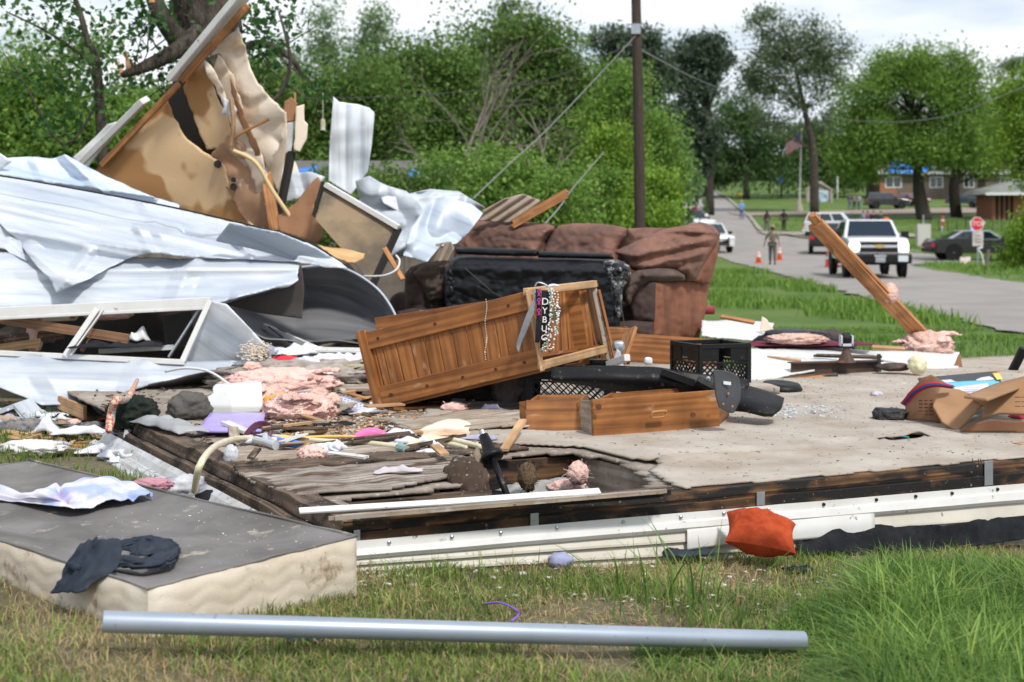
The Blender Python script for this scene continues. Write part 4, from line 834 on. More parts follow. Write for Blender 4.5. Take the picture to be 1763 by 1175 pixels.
def car(kind, name, label, loc, rz, body, group=None, sc=1., roofm=None, light='off', grille=True, bar=False, hoodm=None, cat='car', guard=False, tail=True):
 K = KIND[kind]; hw = K['W'] / 2; t = thing(name, label, cat, loc, rz, group); t.scale = (sc, sc, sc)
 if sc != 1: WM[t.name] = WM[t.name] @ Matrix.Scale(sc, 4)
 q = MB(); pr = K['prof']; vs = []; st = [(-hw * .93, .0), (-hw, .1), (-hw, .0)]
 # body: profile lofted across the width, tucked in at the edges
 cols = [(-1, .0, .93), (-.96, .03, 1), (-.6, .045, 1), (0, .05, 1), (.6, .045, 1), (.96, .03, 1), (1, 0, .93)]; n = len(pr)
 for (x, up, k) in cols:
  for (y, z) in pr:
   zz = z + (up if z > .7 else 0); bow = (1 - abs(x) ** 3) * (-.12 if y < -2 else (.06 if y > 2 else 0)); vs.append((x * hw, y * (k if abs(y) > 2 else 1) * 1.0 + bow, zz))
 fs = [(i * n + j, i * n + (j + 1) % n, (i + 1) * n + (j + 1) % n, (i + 1) * n + j) for i in range(len(cols) - 1) for j in range(n)] + [tuple(range(n))[::-1], tuple((len(cols) - 1) * n + j for j in range(n))]
 q.add(vs, fs); q.build('body', body, t, local=True, bevel=.05)
 a, b_, c, d, zb, zt_ = K['cab']; hb, ht = hw - .05, hw - .24
 q = MB(); V = [(-hb, a, zb), (hb, a, zb), (hb, d, zb), (-hb, d, zb), (-ht, b_, zt_), (ht, b_, zt_), (ht, c, zt_), (-ht, c, zt_)]
 q.add(V, [(0, 3, 2, 1), (4, 5, 6, 7), (0, 1, 5, 4), (1, 2, 6, 5), (2, 3, 7, 6), (3, 0, 4, 7)]); q.build('cabin', roofm or body, t, local=True, bevel=.06)
 Vv = [Vector(v) for v in V]
 def win(i0, i1, i2, i3, u0, u1, v0, v1, nm, off=.012, slant=0):
  A, B_, C_, D_ = Vv[i0], Vv[i1], Vv[i2], Vv[i3]; f_ = lambda u, v: (A.lerp(B_, u)).lerp(D_.lerp(C_, u), v); nn = (B_ - A).cross(D_ - A).normalized() * off
  w_ = MB(); pts = [f_(u0, v0) + nn, f_(u1, v0) + nn, f_(u1, v1) + nn, f_(u0, v1) + nn]; w_.prism(pts, -nn * .9); return w_.build(nm, m_glass, t, local=True)
 win(0, 1, 5, 4, .06, .94, .08, .92, 'windscreen'); win(2, 3, 7, 6, .08, .92, .15, .9, 'rear_window')
 for s_ in ((1, 2, 6, 5), (3, 0, 4, 7)):
  fl_ = s_[0] == 3
  for (u0, u1) in (((.10, .46), (.50, .92)) if kind == 'sedan' else (((.08, .5), (.55, .93)) if kind == 'pickup' else ((.08, .34), (.38, .64), (.68, .95)))):
   if fl_: u0, u1 = 1 - u1, 1 - u0
   win(*s_, u0, u1, .14, .86, 'side_window')
 for yy_ in (-K['wb'], K['wb']):
  for sx in (-1, 1):
   w_ = MB(); r = K['wr']; x = sx * (hw - .1)
   w_.lathe((x - sx * .12, yy_, r), (sx, 0, 0), [(r * .9, 0), (r, .03), (r, .2), (r * .92, .245), (r * .62, .245), (r * .6, .2), (0, .2)], 22); wh = w_.build('wheel', m_tyre, t, local=True, smooth=False)
   w_ = MB(); w_.lathe((x + sx * .02, yy_, r), (sx, 0, 0), [(r * .6, .05), (r * .55, .08), (r * .2, .07), (r * .14, .1), (0, .105)], 14); w_.build('rim', m_rim, wh, local=True)
   w_ = MB(); w_.lathe((sx * (hw - .02), yy_, r + .03), (sx, 0, 0), [(r * 1.16, 0), (r * 1.16, .035)], 22); w_.build('wheel_arch', m_dark, t, local=True)
 yf = min(y for y, z in pr) - .12; zh = 1.02 if kind == 'pickup' else (.68 if kind == 'sedan' else .86)
 for sx in (-1, 1):
  w_ = MB(); w_.bx(sx * hw * .78 - .18, sx * hw * .78 + .18, yf + .04, yf + .22, zh - (.16 if kind == 'pickup' else .09), zh + (.14 if kind == 'pickup' else .08)); w_.build('headlight', m_head if light == 'on' else m_headoff, t, local=True, bevel=.04)
  w_ = MB(); w_.bx(sx * (hw - .16) - .15, sx * (hw - .16) + .15, K['L'] / 2 - .12, K['L'] / 2 + .03, zh - .05, zh + .14); w_.build('tail_light', m_red, t, local=True, bevel=.02)
  w_ = MB(); zm = zb + .1; w_.box((sx * (hw + .14), a + .35, zm), (.13, 0, 0), (0, .06, 0), (0, 0, .09 if kind != 'pickup' else .13)); w_.tube([(sx * (hw - .04), a + .38, zm - .05), (sx * (hw + .05), a + .36, zm - .02)], .03, 6); w_.build('mirror', m_black, t, local=True, bevel=.03)
  w_ = MB(); w_.bx(sx * hw + (-.004 if sx > 0 else -.008), sx * hw + (.008 if sx > 0 else .004), -.25, -.235, .5, zb); w_.build('door_seam', m_dark, t, local=True)
 if kind == 'pickup':
  w_ = MB(); w_.bx(-hw * .60, hw * .60, yf - .02, yf + .12, .84, 1.20); w_.build('grille', m_dark, t, local=True)
  w_ = MB(); w_.bx(-hw * .62, hw * .62, yf - .05, yf + .05, 1.0, 1.09); w_.bx(-hw * .63, hw * .63, yf - .04, yf + .05, 1.19, 1.225); w_.bx(-hw * .62, hw * .62, yf - .04, yf + .05, .81, .84); w_.build('chrome_bar', m_chrome, t, local=True, bevel=.01)
  w_ = MB(); w_.prism([(-.16, yf - .07, 1.02), (-.06, yf - .07, 1.02), (-.06, yf - .07, .99), (.06, yf - .07, .99), (.06, yf - .07, 1.02), (.18, yf - .07, 1.02), (.15, yf - .07, 1.08), (.06, yf - .07, 1.08), (.06, yf - .07, 1.11), (-.06, yf - .07, 1.11), (-.06, yf - .07, 1.08), (-.18, yf - .07, 1.08)], (0, .02, 0)); w_.build('emblem', mat('gold emblem', (.65, .45, .12), .35, metal=.6), t, local=True)
  w_ = MB(); w_.bx(-hw - .02, hw + .02, yf - .22, yf + .1, .48, .80); w_.build('bumper', m_black, t, local=True, bevel=.05)
  w_ = MB(); w_.bx(.58, .90, yf - .24, yf - .22, .55, .75); w_.build('licence_plate', m_plate, t, local=True)
  w_ = MB(); w_.bx(-.16, .16, yf - .26, yf - .22, .52, .68); w_.bx(-.2, .2, yf - .25, yf - .22, .70, .76); w_.build('winch', m_steel, t, local=True, bevel=.01)
  w_ = MB(); w_.bx(-hw + .1, hw - .1, -2.4, 2.6, .42, .62); w_.build('chassis', m_dark, t, local=True)
 else:
  w_ = MB(); w_.bx(-hw * .5, hw * .5, yf + .02, yf + .15, .5, .74); w_.build('grille', m_dark, t, local=True)
  w_ = MB(); w_.bx(-hw, hw, K['L'] / 2 - .1, K['L'] / 2 + .06, .4, .58); w_.build('bumper', m_black if body is not p_white else p_white, t, local=True, bevel=.03)
 if guard:
  w_ = MB();
  for z in (.45, .62, .8): w_.tube([(-.6, yf - .1, z), (.6, yf - .1, z)], .03, 6)
  for x in (-.5, .5): w_.tube([(x, yf - .1, .4), (x, yf - .08, .95)], .04, 6)
  w_.build('push_bar', m_black, t, local=True)
 if bar:
  for x, mm in ((-.22, lens('beacon red', (1, .1, .1), 1.2)), (.22, lens('beacon blue', (.15, .3, 1), 1.2))):
   w_ = MB(); w_.bx(x - .2, x + .2, .1, .3, zt_ + .0, zt_ + .12); w_.build('beacon', mm, t, local=True, bevel=.03)
 if hoodm:
  w_ = MB(); w_.prism([(-hw * .92, -2.3, .86), (-hw * .92, -1.15, 1.0), (-hw * .92, -1.15, 1.01), (-hw * .92, -2.3, .87)], (hw * 1.84, 0, 0)); w_.build('bonnet', hoodm, t, local=True)
 return t
def on(px, py): g = GT(px, py); return (g.x, g.y, gz(g.x, g.y) + .04)
car('pickup', 'pickup_truck', 'white pickup truck with headlights on and a black front bumper, facing the camera', tuple(Vector(on(1512, 483)) + Vector((.45, 3.6, 0))), R(-5), p_white, light='on', cat='pickup truck')
car('suv', 'white_suv', 'white estate car parked behind the pickup truck', on(1446, 411), R(58), p_white, sc=1.05)
car('suv', 'black_suv', 'black car half hidden behind the upright broken plank', on(1422, 438), R(168), p_blk)
car('sedan', 'patrol_car', 'black patrol car with a white roof and bonnet, side on behind the stop sign', on(1686, 449), R(90), p_blk, roofm=p_white, bar=True, hoodm=p_white, cat='police car', sc=1.1)
car('suv', 'patrol_suv', 'white police vehicle nose showing past the right end of the sofa', tuple(Vector(on(1226, 437)) + Vector((0, 1.5, 0))), R(8), p_white, guard=True, bar=False, cat='police car')
car('suv', 'dark_suv', 'dark grey boxy four wheel drive parked on the driveway', on(1527, 361), R(90), p_dg, sc=1.0)
car('sedan', 'red_car', 'dark red car just right of the dark grey four wheel drive', on(1568, 356), R(20), p_red)
car('sedan', 'blue_car', 'dark blue car parked right of the second tree trunk', on(1668, 357), R(70), p_blue)
car('pickup', 'grey_truck', 'grey blue truck next to the brick shed', on(1703, 362), R(15), p_blue)
car('suv', 'maroon_car', 'white and maroon car partly hidden by leaves behind the sofa', on(1190, 402), R(20), p_white, roofm=p_mar)
# cones
def cone(px, py, h, label):
 g = Vector(on(px, py)); t = thing('traffic_cone', label, 'traffic cone', tuple(g), group='orange traffic cones on the road')
 q = MB(); q.bx(-.19 * h / .75, .19 * h / .75, -.19 * h / .75, .19 * h / .75, 0, .04); q.build('base', m_orange, t, local=True)
 q = MB(); q.lathe((0, 0, .04), (0, 0, 1), [(.15, 0), (.035, h - .04), (.02, h - .03)], 14); q.build('cone', m_orange, t, local=True, smooth=True)
 for a, b_ in ((.45, .62), (.7, .82)):
  r0, r1 = .153 - .115 * a, .153 - .115 * b_; q = MB(); q.lathe((0, 0, .04), (0, 0, 1), [(r0 * .9, h * a), (r0 + .004, h * a), (r1 + .004, h * b_), (r1 * .9, h * b_)], 14); q.build('reflective_band', m_white, t, local=True)
cone(1306, 455, .62, 'smaller orange traffic cone left of the officer'); cone(1342, 450, .78, 'orange and white traffic cone just right of the officer')
g = Vector(on(1432, 462)); t = thing('traffic_barrel', 'orange and white striped barrel left of the pickup truck', 'traffic barrel', tuple(g)); q = MB(); q.lathe((0, 0, 0), (0, 0, 1), [(.30, 0), (.27, .25), (.25, 1.0), (.1, 1.02)], 16); q.build('drum', mat('barrel red', (.62, .08, .05), .5), t, local=True, smooth=False)
for z in (.35, .7): q = MB(); q.lathe((0, 0, z), (0, 0, 1), [(.2, 0), (.27, 0), (.262, .16), (.2, .16)], 16); q.build('reflective_band', m_white, t, local=True)
# ---------------------------------------------------------------- people
def skin(name, vs, es, rs, m, parent, sub=1):
 me = bpy.data.meshes.new(name); me.from_pydata(vs, es, []); o = bpy.data.objects.new(name, me); SC.collection.objects.link(o)
 sk = o.modifiers.new('k', 'SKIN'); sk.use_smooth_shade = True; l = me.skin_vertices[0].data
 for i, r in enumerate(rs): l[i].radius = (r, r) if not isinstance(r, tuple) else r
 l[0].use_root = True
 q = o.modifiers.new('u', 'SUBSURF'); q.levels = sub; q.render_levels = sub
 bpy.context.view_layer.update(); me2 = bpy.data.meshes.new_from_object(o.evaluated_get(bpy.context.evaluated_depsgraph_get())); bpy.data.objects.remove(o)
 me2.materials.clear(); me2.materials.append(m); me2.name = name; o2 = bpy.data.objects.new(name, me2); link(o2, parent); WM[o2.name] = WM[parent.name]; return o2
CM = {}
def cm(c, r=.85):
 k = (tuple(c), r)
 if k not in CM: CM[k] = mat('cloth', c, r, [x * .75 for x in c], scale=9)
 return CM[k]
m_skin = mat('skin', (.45, .26, .18), .6); m_skind = mat('skin deep', (.16, .08, .05), .6); m_hair = mat('hair', (.03, .02, .015), .8)
def person(px, py, label, facing=0, h=1.75, top=(.2, .2, .2), legs=(.05, .06, .09), skinm=None, hairm=None, hat=None, arms=((.26, .02, .9), (.26, .02, .9)), step=.12, long=True, longhair=False, belt=False, at=None):
 g = Vector(on(px, py)) if at is None else Vector(at); t = thing('person', label, 'person', tuple(g), R(facing)); k = h / 1.75; t.scale = (k, k, k); WM[t.name] = WM[t.name] @ Matrix.Scale(k, 4)
 V = [(0, 0, .95), (0, 0, 1.12), (0, 0, 1.32), (0, .0, 1.47), (0, .01, 1.55), (0, .02, 1.64), (0, .015, 1.70)]; rd = [(.14, .11), (.125, .10), (.15, .11), (.055, .055), (.075, .085), (.085, .10), (.065, .08)]
 E = [(0, 1), (1, 2), (2, 3), (3, 4), (4, 5), (5, 6)]
 V.append((0, -.115, 1.61)); rd.append(.014); E.append((5, 7))     # nose
 for sx in (-1, 1): V.append((sx * .09, .03, 1.62)); rd.append(.015); E.append((5, len(V) - 1))    # ears
 LV = {}
 for i, sx in enumerate((-1, 1)):
  f_ = step * sx; b0 = len(V); V += [(sx * .09, 0, .90), (sx * .10, -f_ * .4 - .01, .50), (sx * .11, -f_ + .02, .09), (sx * .12, -f_ - .12, .035)]; rd += [.095, .062, .042, .04]; E += [(0, b0), (b0, b0 + 1), (b0 + 1, b0 + 2), (b0 + 2, b0 + 3)]; LV[sx] = b0
 AV = {}
 for i, sx in enumerate((-1, 1)):
  hx, hy, hz = arms[i]; hx *= sx; S_ = Vector((sx * .17, 0, 1.40)); Hd = Vector((hx, hy, hz)); mid_ = (S_ + Hd) / 2 + Vector((sx * .05, .06, -.02)); b0 = len(V)
  V += [tuple(S_), tuple(mid_), tuple(Hd)]; rd += [.058, .042, .03]; E += [(2, b0), (b0, b0 + 1), (b0 + 1, b0 + 2)]
  dr = (Hd - mid_).normalized(); pal = Hd + dr * .07; V.append(tuple(pal)); rd.append((.034, .02)); E.append((b0 + 2, b0 + 3)); AV[sx] = b0
  sd = Vector((0, -1, 0)); sd = (sd - dr * sd.dot(dr)).normalized()
  for j, (o_, l_) in enumerate(((-.026, .062), (-.009, .074), (.009, .07), (.026, .055))):
   p1 = pal + sd * o_ + dr * .03; p2 = p1 + dr * l_ * .6; p3 = p2 + dr * l_ * .4 + Vector((-sx * .015, 0, 0)); b1 = len(V); V += [tuple(p1), tuple(p2), tuple(p3)]; rd += [.009, .008, .007]; E += [(b0 + 3, b1), (b1, b1 + 1), (b1 + 1, b1 + 2)]
  p1 = Hd + dr * .03 + sd * .03; p2 = p1 + dr * .03 + sd * .02; b1 = len(V); V += [tuple(p1), tuple(p2)]; rd += [.011, .009]; E += [(b0 + 2, b1), (b1, b1 + 1)]
 skin('body', V, E, rd, skinm or m_skin, t, 1)
 a, b_ = AV[-1], AV[1]; wv = lambda i, f_=1.: tuple(Vector(V[i]) * f_)
 sv = [V[0], V[1], V[2], (0, 0, 1.44)]; sr = [(.158, .125), (.145, .118), (.168, .128), (.075, .075)]; se = [(0, 1), (1, 2), (2, 3)]
 for b0 in (a, b_):
  n0 = len(sv); S_, M_, H_ = [Vector(V[b0 + i]) for i in range(3)]
  sv += [tuple(S_), tuple(M_), tuple(M_.lerp(H_, .9 if long else .0) if long else M_)]; sr += [.072, .056, .042]; se += [(2, n0), (n0, n0 + 1)] + ([(n0 + 1, n0 + 2)] if long else [])
  if not long: sv.pop(); sr.pop()
 skin('shirt', sv, se, sr, cm(top), t, 1)
 lv = [(0, 0, .97)]; lr = [(.15, .12)]; le = []
 for sx in (-1, 1):
  b0 = LV[sx]; n0 = len(lv); lv += [V[b0], V[b0 + 1], (V[b0 + 2][0], V[b0 + 2][1], .12)]; lr += [.108, .080, .062]; le += [(0, n0), (n0, n0 + 1), (n0 + 1, n0 + 2)]
 skin('trousers', lv, le, lr, cm(legs), t, 1)
 for sx in (-1, 1):
  b0 = LV[sx]; p = Vector(V[b0 + 2]); q = MB(); q.box((p.x, p.y - .06, .045), (.05, 0, 0), (0, .14, 0), (0, 0, .042)); q.build('shoe', cm((.02, .02, .02)), t, local=True, bevel=.025)
 hm = hairm or m_hair
 q = MB(); q.lathe((0, .03, 1.60), (0, .15, 1), [(.094, 0), (.106, .05), (.098, .11), (.06, .155), (0, .17)], 14); q.build('hair', hm, t, local=True, smooth=True)
 if longhair: q = MB(); q.tube([(0, .07, 1.66), (0, .10, 1.5), (0, .10, 1.35)], [.08, .085, .05], 10, sub=3); q.build('hair', hm, t, local=True, smooth=True)
 if hat: q = MB(); q.lathe((0, .02, 1.69), (0, .05, 1), [(.21, 0), (.215, .012), (.10, .02), (.095, .10), (.05, .125), (0, .11)], 18); q.build('hat', cm(hat), t, local=True, smooth=True)
 if belt:
  q = MB(); q.tube([(.17 * math.cos(R(20 * i)), .135 * math.sin(R(20 * i)), 1.0) for i in range(19)], .022, 6); q.bx(.15, .21, -.05, .05, .84, 1.02); q.build('belt', m_black, t, local=True)
 return t
person(1330, 457, 'officer in a tan hat and grey green uniform standing in the road', 170, 1.82, (.16, .14, .10), (.10, .10, .085), hat=(.30, .24, .17), arms=((.30, .0, .88), (.36, -.16, .92)), step=.16, long=False, belt=True)
person(1277, 379, 'man in a light blue shirt and jeans walking up the hill road', 175, 1.78, (.16, .36, .72), (.08, .16, .36), hairm=cm((.5, .48, .45)))
person(1320, 399, 'person in a dark maroon top with long hair beside the road', 200, 1.72, (.05, .02, .03), (.14, .14, .15), longhair=True, skinm=m_skind)
person(1349.5, 399, 'person in a long black coat beside the road', 160, 1.8, (.02, .022, .03), (.03, .035, .05), skinm=m_skind)
person(1215, 386, 'person in a red cap and black jacket carrying a white bundle on the hill road', 20, 1.75, (.03, .02, .03), (.03, .03, .04), hat=(.35, .02, .03), skinm=m_skind)
person(1196, 384, 'person in a dark red shirt standing behind the maroon car', 0, 1.7, (.20, .02, .03), (.04, .04, .05))
for i, (px, lb, tp, lg, ff) in enumerate([(1463, 'person in navy, leftmost of the trio on the lawn edge', (.06, .08, .16), (.12, .2, .3), 30), (1471, 'person in a grey top, middle of the trio on the lawn edge', (.22, .21, .21), (.04, .04, .05), -10), (1479, 'person in a pale top, rightmost of the trio on the lawn edge', (.42, .44, .48), (.10, .2, .34), -30)]):
 person(px, 363, lb, ff, 1.72, tp, lg)
for i, (px, lb, tp, ff) in enumerate([(1487, 'person in a grey blue shirt, leftmost of the group behind the pickup truck', (.20, .24, .34), 10), (1495, 'person in a red and blue top, second in the group behind the pickup truck', (.22, .06, .14), 60), (1504, 'person in black, third in the group behind the pickup truck', (.02, .02, .03), -20), (1516, 'person in a dark teal top, rightmost of the group behind the pickup truck', (.03, .10, .10), -40)]):
 person(px, 400, lb, ff, 1.68, tp, (.04, .04, .06))
g = Vector(on(1525, 401)); q = MB(); q.lathe(g, (0, 0, 1), [(.26, 0), (.24, .9), (.24, 1.15), (.1, 1.2)], 14); tag(q.build('water_cooler', m_orange), 'bright orange drum beside the group behind the pickup truck', 'drum')
person(1391, 410, 'person in a maroon jacket standing left of the plank tip', 30, 1.74, (.16, .02, .04), (.02, .02, .03), skinm=m_skind)
person(1409, 412, 'person in a dark red top next to the white estate car', -20, 1.74, (.14, .03, .04), (.03, .03, .04), skinm=m_skind)
person(1447, 462, 'person in a pale cap and light shirt bending by the truck door', 60, 1.75, (.42, .46, .52), (.12, .16, .22), hat=(.55, .48, .38), arms=((.3, -.3, 1.15), (.2, -.35, 1.2)))
g = P(1216, 372, GT(1215, 386).y - .3); q = MB(); tag(blob('white_bundle', g, (.2, .15, .2), m_white, .1, sub=3), 'white bundle held by the person in the red cap', 'bundle')
# ---------------------------------------------------------------- materials of the debris
w_pine = wood('varnished pine', (.35, .140, .038), (.19, .070, .020), .5, gs=7, stain=(.42, .30, .20), sth=.70, dust=(.44, .34, .26), dth=.685); w_raw = wood('raw pine', (.58, .37, .20), (.40, .23, .11), .75, gs=8, knots=False)
w_orange = wood('fresh lumber', (.55, .27, .11), (.38, .16, .06), .75, gs=8, stain=(.20, .09, .04), sth=.66); w_char = wood('charred beam', (.17, .085, .035), (.055, .028, .014), .8, gs=9, stain=(.012, .010, .009), sth=.47, knots=False, dust=(.30, .22, .15), dth=.64)
w_rot = wood('rotten board', (.17, .12, .085), (.06, .038, .026), .92, gs=10, stain=(.022, .015, .012), sth=.55, knots=False, dust=(.42, .36, .30), dth=.62)
w_grey = wood('weathered plywood', (.40, .36, .32), (.15, .115, .09), .9, gs=10, stain=(.075, .042, .026), sth=.56, knots=False, dust=(.10, .07, .05), dth=.60)
w_dirty = wood('dirty board', (.42, .35, .28), (.28, .22, .16), .9, gs=6, stain=(.48, .45, .41), sth=.62, knots=False, dust=(.13, .10, .08), dth=.60)
m_sub = mat('gritty subfloor', (.36, .31, .26), .95, (.22, .18, .145), scale=2.2, spots=(.42, .38, .33), sscale=30, sth=.60, bump=.5, bscale=60, lo=.4, hi=.6)
m_carpet = mat('muddy carpet', (.50, .45, .39), .98, (.35, .295, .235), scale=3.0, spots=(.17, .135, .10), sscale=26, sth=.64, bump=.9, bscale=240, bdist=.006)
m_metal = metal_sheet('white enamelled metal', (.66, .69, .72), (.42, .47, .54), .36, .12, dth=.665)
m_metal2 = metal_sheet('dull blue grey metal', (.55, .61, .68), (.40, .46, .54), .45, .15, dth=.66)
m_silver = metal_sheet('bare silver metal', (.60, .64, .68), (.42, .46, .52), .5, .15, dth=.63, rough2=.65)
m_under = metal_sheet('shade coloured underside', (.22, .225, .235), (.13, .13, .14), .5, .2, dirt=(.2, .18, .15), dth=.68)  # darker than the other sheets: shade of the underside put into the colour
m_trim = mat('white vinyl', (.68, .68, .66), .4, (.60, .59, .56), scale=5, spots=(.16, .12, .085), sscale=26, sth=.665, stretch=(1, 1, 1))
m_trimd = mat('filthy white vinyl', (.60, .63, .67), .5, (.40, .38, .35), scale=6, spots=(.05, .04, .03), sscale=30, sth=.62)
m_siding = mat('cream vinyl siding', (.60, .57, .49), .5, (.50, .46, .39), scale=5, spots=(.22, .18, .13), sscale=22, sth=.66)
m_tanb = mat('water stained fibreboard', (.44, .23, .09), .85, (.74, .51, .29), scale=1.25, lo=.44, hi=.47, detail=3, bump=.2, bscale=80, spots=(.10, .06, .035), sscale=5, sth=.71)
m_brownb = mat('brown stained board', (.33, .17, .085), .85, (.20, .10, .05), scale=3, spots=(.07, .04, .03), sscale=6, sth=.66)
m_cream = mat('cream wallboard', (.78, .68, .55), .85, (.55, .38, .24), scale=2.2, lo=.5, hi=.62, bump=.2, bscale=60, spots=(.30, .17, .09), sscale=5, sth=.66)
m_greyb = mat('mouldy backing board', (.26, .19, .115), .9, (.12, .095, .07), scale=2.6, lo=.4, hi=.6, bump=.2, bscale=60)
m_pink = mat('pink insulation', (.84, .58, .52), 1, (.72, .44, .38), scale=9, bump=1., bscale=45, bdist=.02, spots=(.82, .62, .55), sscale=16, sth=.6, spec=.1)
m_pinkp = mat('pale pink insulation', (.74, .52, .45), 1, (.58, .36, .30), scale=9, bump=1., bscale=45, bdist=.02, spec=.1)
m_sofa = mat('brown suede', (.235, .120, .088), .9, (.120, .070, .055), scale=3.2, lo=.38, hi=.62, bump=.5, bscale=16, bdist=.02, spots=(.30, .22, .17), sscale=30, sth=.66, spec=.2)
m_sofad = mat('dark dirty suede', (.045, .031, .028), .9, (.085, .06, .05), scale=3, bump=.4, bscale=14, bdist=.02, spots=(.28, .22, .17), sscale=34, sth=.68, spec=.2)
m_sofar = mat('rust brown suede', (.28, .115, .062), .85, (.15, .068, .045), scale=3.4, stretch=(1.6, 1.6, .6), lo=.35, hi=.65, bump=.5, bscale=10, bdist=.02, spec=.2)
m_vinyl = mat('black vinyl', (.009, .010, .012), .4, bump=.35, bscale=7, bdist=.03, spots=(.10, .08, .06), sscale=36, sth=.69, spec=.3)
m_cloth = lambda n, c, c2=None, **k: mat(n, c, .95, c2 or [q * .7 for q in c], scale=k.pop('scale', 7), spec=.1, bump=.3, bscale=140, bdist=.003, **k)
m_grey = m_cloth('grey upholstery', (.21, .20, .195), (.125, .118, .112), scale=3.2, spots=(.36, .32, .27), sscale=9, sth=.64)
m_paper = mat('paper', (.64, .65, .70), .8, (.62, .64, .70), scale=3, bump=.2, bscale=20)
m_whitec = m_cloth('white fabric', (.76, .76, .82), (.58, .60, .70))
m_paste = mat('pastel tie dye', (.62, .61, .68), .9, (.34, .42, .66), scale=5, lo=.5, hi=.62, spots=(.50, .28, .42), sscale=3.4, sth=.64)
m_blackc = m_cloth('black cloth', (.014, .015, .018), (.03, .032, .036)); m_navy = m_cloth('navy cloth', (.022, .030, .045), (.045, .055, .07))
m_card = mat('cardboard', (.36, .21, .11), .85, (.27, .145, .07), scale=3, bump=.1, bscale=20); m_cardd = mat('brown leather card', (.22, .105, .05), .7, (.15, .07, .035), scale=3)
m_pipe = mat('galvanised pipe', (.30, .35, .42), .42, (.38, .43, .50), scale=2.5, metal=.45, spots=(.20, .20, .20), sscale=40, sth=.67)
m_pvc = mat('pale pex pipe', (.72, .66, .47), .35, (.60, .54, .38), scale=8); m_glassb = mat('clear plastic', (.70, .74, .78), .2, spec=.8, trans=.3)
# ---------------------------------------------------------------- helpers for torn pieces
def psheet(name, out, Yf, m, cell=3., thick=.006, wr=0., ws=1.5, crease=0, cs=3., seed=0., ribs=None, ribh=.01, jag=0, parent=None, grain=0., holes=(), smoothf=True, bow=None):
 """torn plate whose outline is given in pixels; Yf(px, py) gives its distance"""
 rs_ = random.Random(int(seed * 10) + 3); o2 = []
 k = len(out)
 for i in range(k):
  a, b = out[i], out[(i + 1) % k]; n = max(1, int(math.hypot(b[0] - a[0], b[1] - a[1]) / 9)) if jag else 1
  for j in range(n):
   t = j / n; o2.append((a[0] + (b[0] - a[0]) * t + (rs_.uniform(-jag, jag) if j else 0), a[1] + (b[1] - a[1]) * t + (rs_.uniform(-jag, jag) if j else 0)))
 out = o2; x0, x1 = min(p[0] for p in out) - cell, max(p[0] for p in out) + cell; y0, y1 = min(p[1] for p in out) - cell, max(p[1] for p in out) + cell
 nx, ny = int((x1 - x0) / cell) + 1, int((y1 - y0) / cell) + 1; W = nx + 1; fs = []; use = {}
 for i in range(ny):
  for j in range(nx):
   cx, cy = x0 + (j + .5) * cell, y0 + (i + .5) * cell
   if inpoly(cx, cy, out) and not any(inpoly(cx, cy, h) for h in holes): fs.append((i * W + j, (i + 1) * W + j, (i + 1) * W + j + 1, i * W + j + 1))
 cnt = {}
 for f in fs:
  for q in f: cnt[q] = cnt.get(q, 0) + 1
 edges = [(out[i], out[(i + 1) % len(out)]) for i in range(len(out))]
 for h in holes: edges += [(h[i], h[(i + 1) % len(h)]) for i in range(len(h))]
 ids = {q: n for n, q in enumerate(sorted(cnt))}; vs = []; uvd = {}
 c0 = P((x0 + x1) / 2, (y0 + y1) / 2, Yf((x0 + x1) / 2, (y0 + y1) / 2)); cg, sg = math.cos(grain), math.sin(grain)
 s = c0.y / F
 for q in sorted(cnt):
  px, py = x0 + (q % W) * cell, y0 + (q // W) * cell
  if cnt[q] < 4:
   bd = 1e9; bp = (px, py)
   for a, b in edges:
    dx, dy = b[0] - a[0], b[1] - a[1]; L2 = dx * dx + dy * dy + 1e-9; t = max(0, min(1, ((px - a[0]) * dx + (py - a[1]) * dy) / L2)); xx, yy = a[0] + dx * t, a[1] + dy * t; d = (xx - px) ** 2 + (yy - py) ** 2
    if d < bd: bd, bp = d, (xx, yy)
   if bd < (cell * 1.3) ** 2: px, py = bp
  Y = Yf(px, py); u, v = (px - x0) * s, (py - y0) * s; ru, rv = u * cg + v * sg, -u * sg + v * cg
  if wr: Y += wr * (nz3((u, v, seed), ws, seed) + .5 * nz3((u, v, seed), ws * 2.4, seed + 3))
  if crease: c = abs(nz3((u, v, seed), cs, seed + 9)); Y += crease * (1 - min(1, c * 4)) + crease * 1.2 * abs(nz3((u, v, 1), cs * .5, seed + 2))
  if ribs: Y -= ribh * max(0, 1 - abs((rv / ribs) % 1.0 - .5) * 5)
  vs.append(P(px, py, Y)); uvd[q] = (ru, rv)
 mb = MB(); mb.add(vs, [tuple(ids[q] for q in f) for f in fs], [[uvd[q] for q in f] for f in fs])
 return mb.build(name, m, parent, smooth=smoothf, solid=thick)
def pl(Y, a=0., b=0., cx=0, cy=0): return lambda x, y: Y + a * (x - cx) / 100 + b * (y - cy) / 100
def T(o, label, cat, group=None): return tag(o, label, cat, group)
def plank(label, p0, p1, w, t, m, side=None, split=0, name='board', cat='board', group=None, bevel=.002):
 q = MB(); q.board(p0, p1, w, t, side, 0, split); o = q.build(name, m, bevel=0 if split else bevel); return T(o, label, cat, group)
Zp = Vector((0, 0, 1))
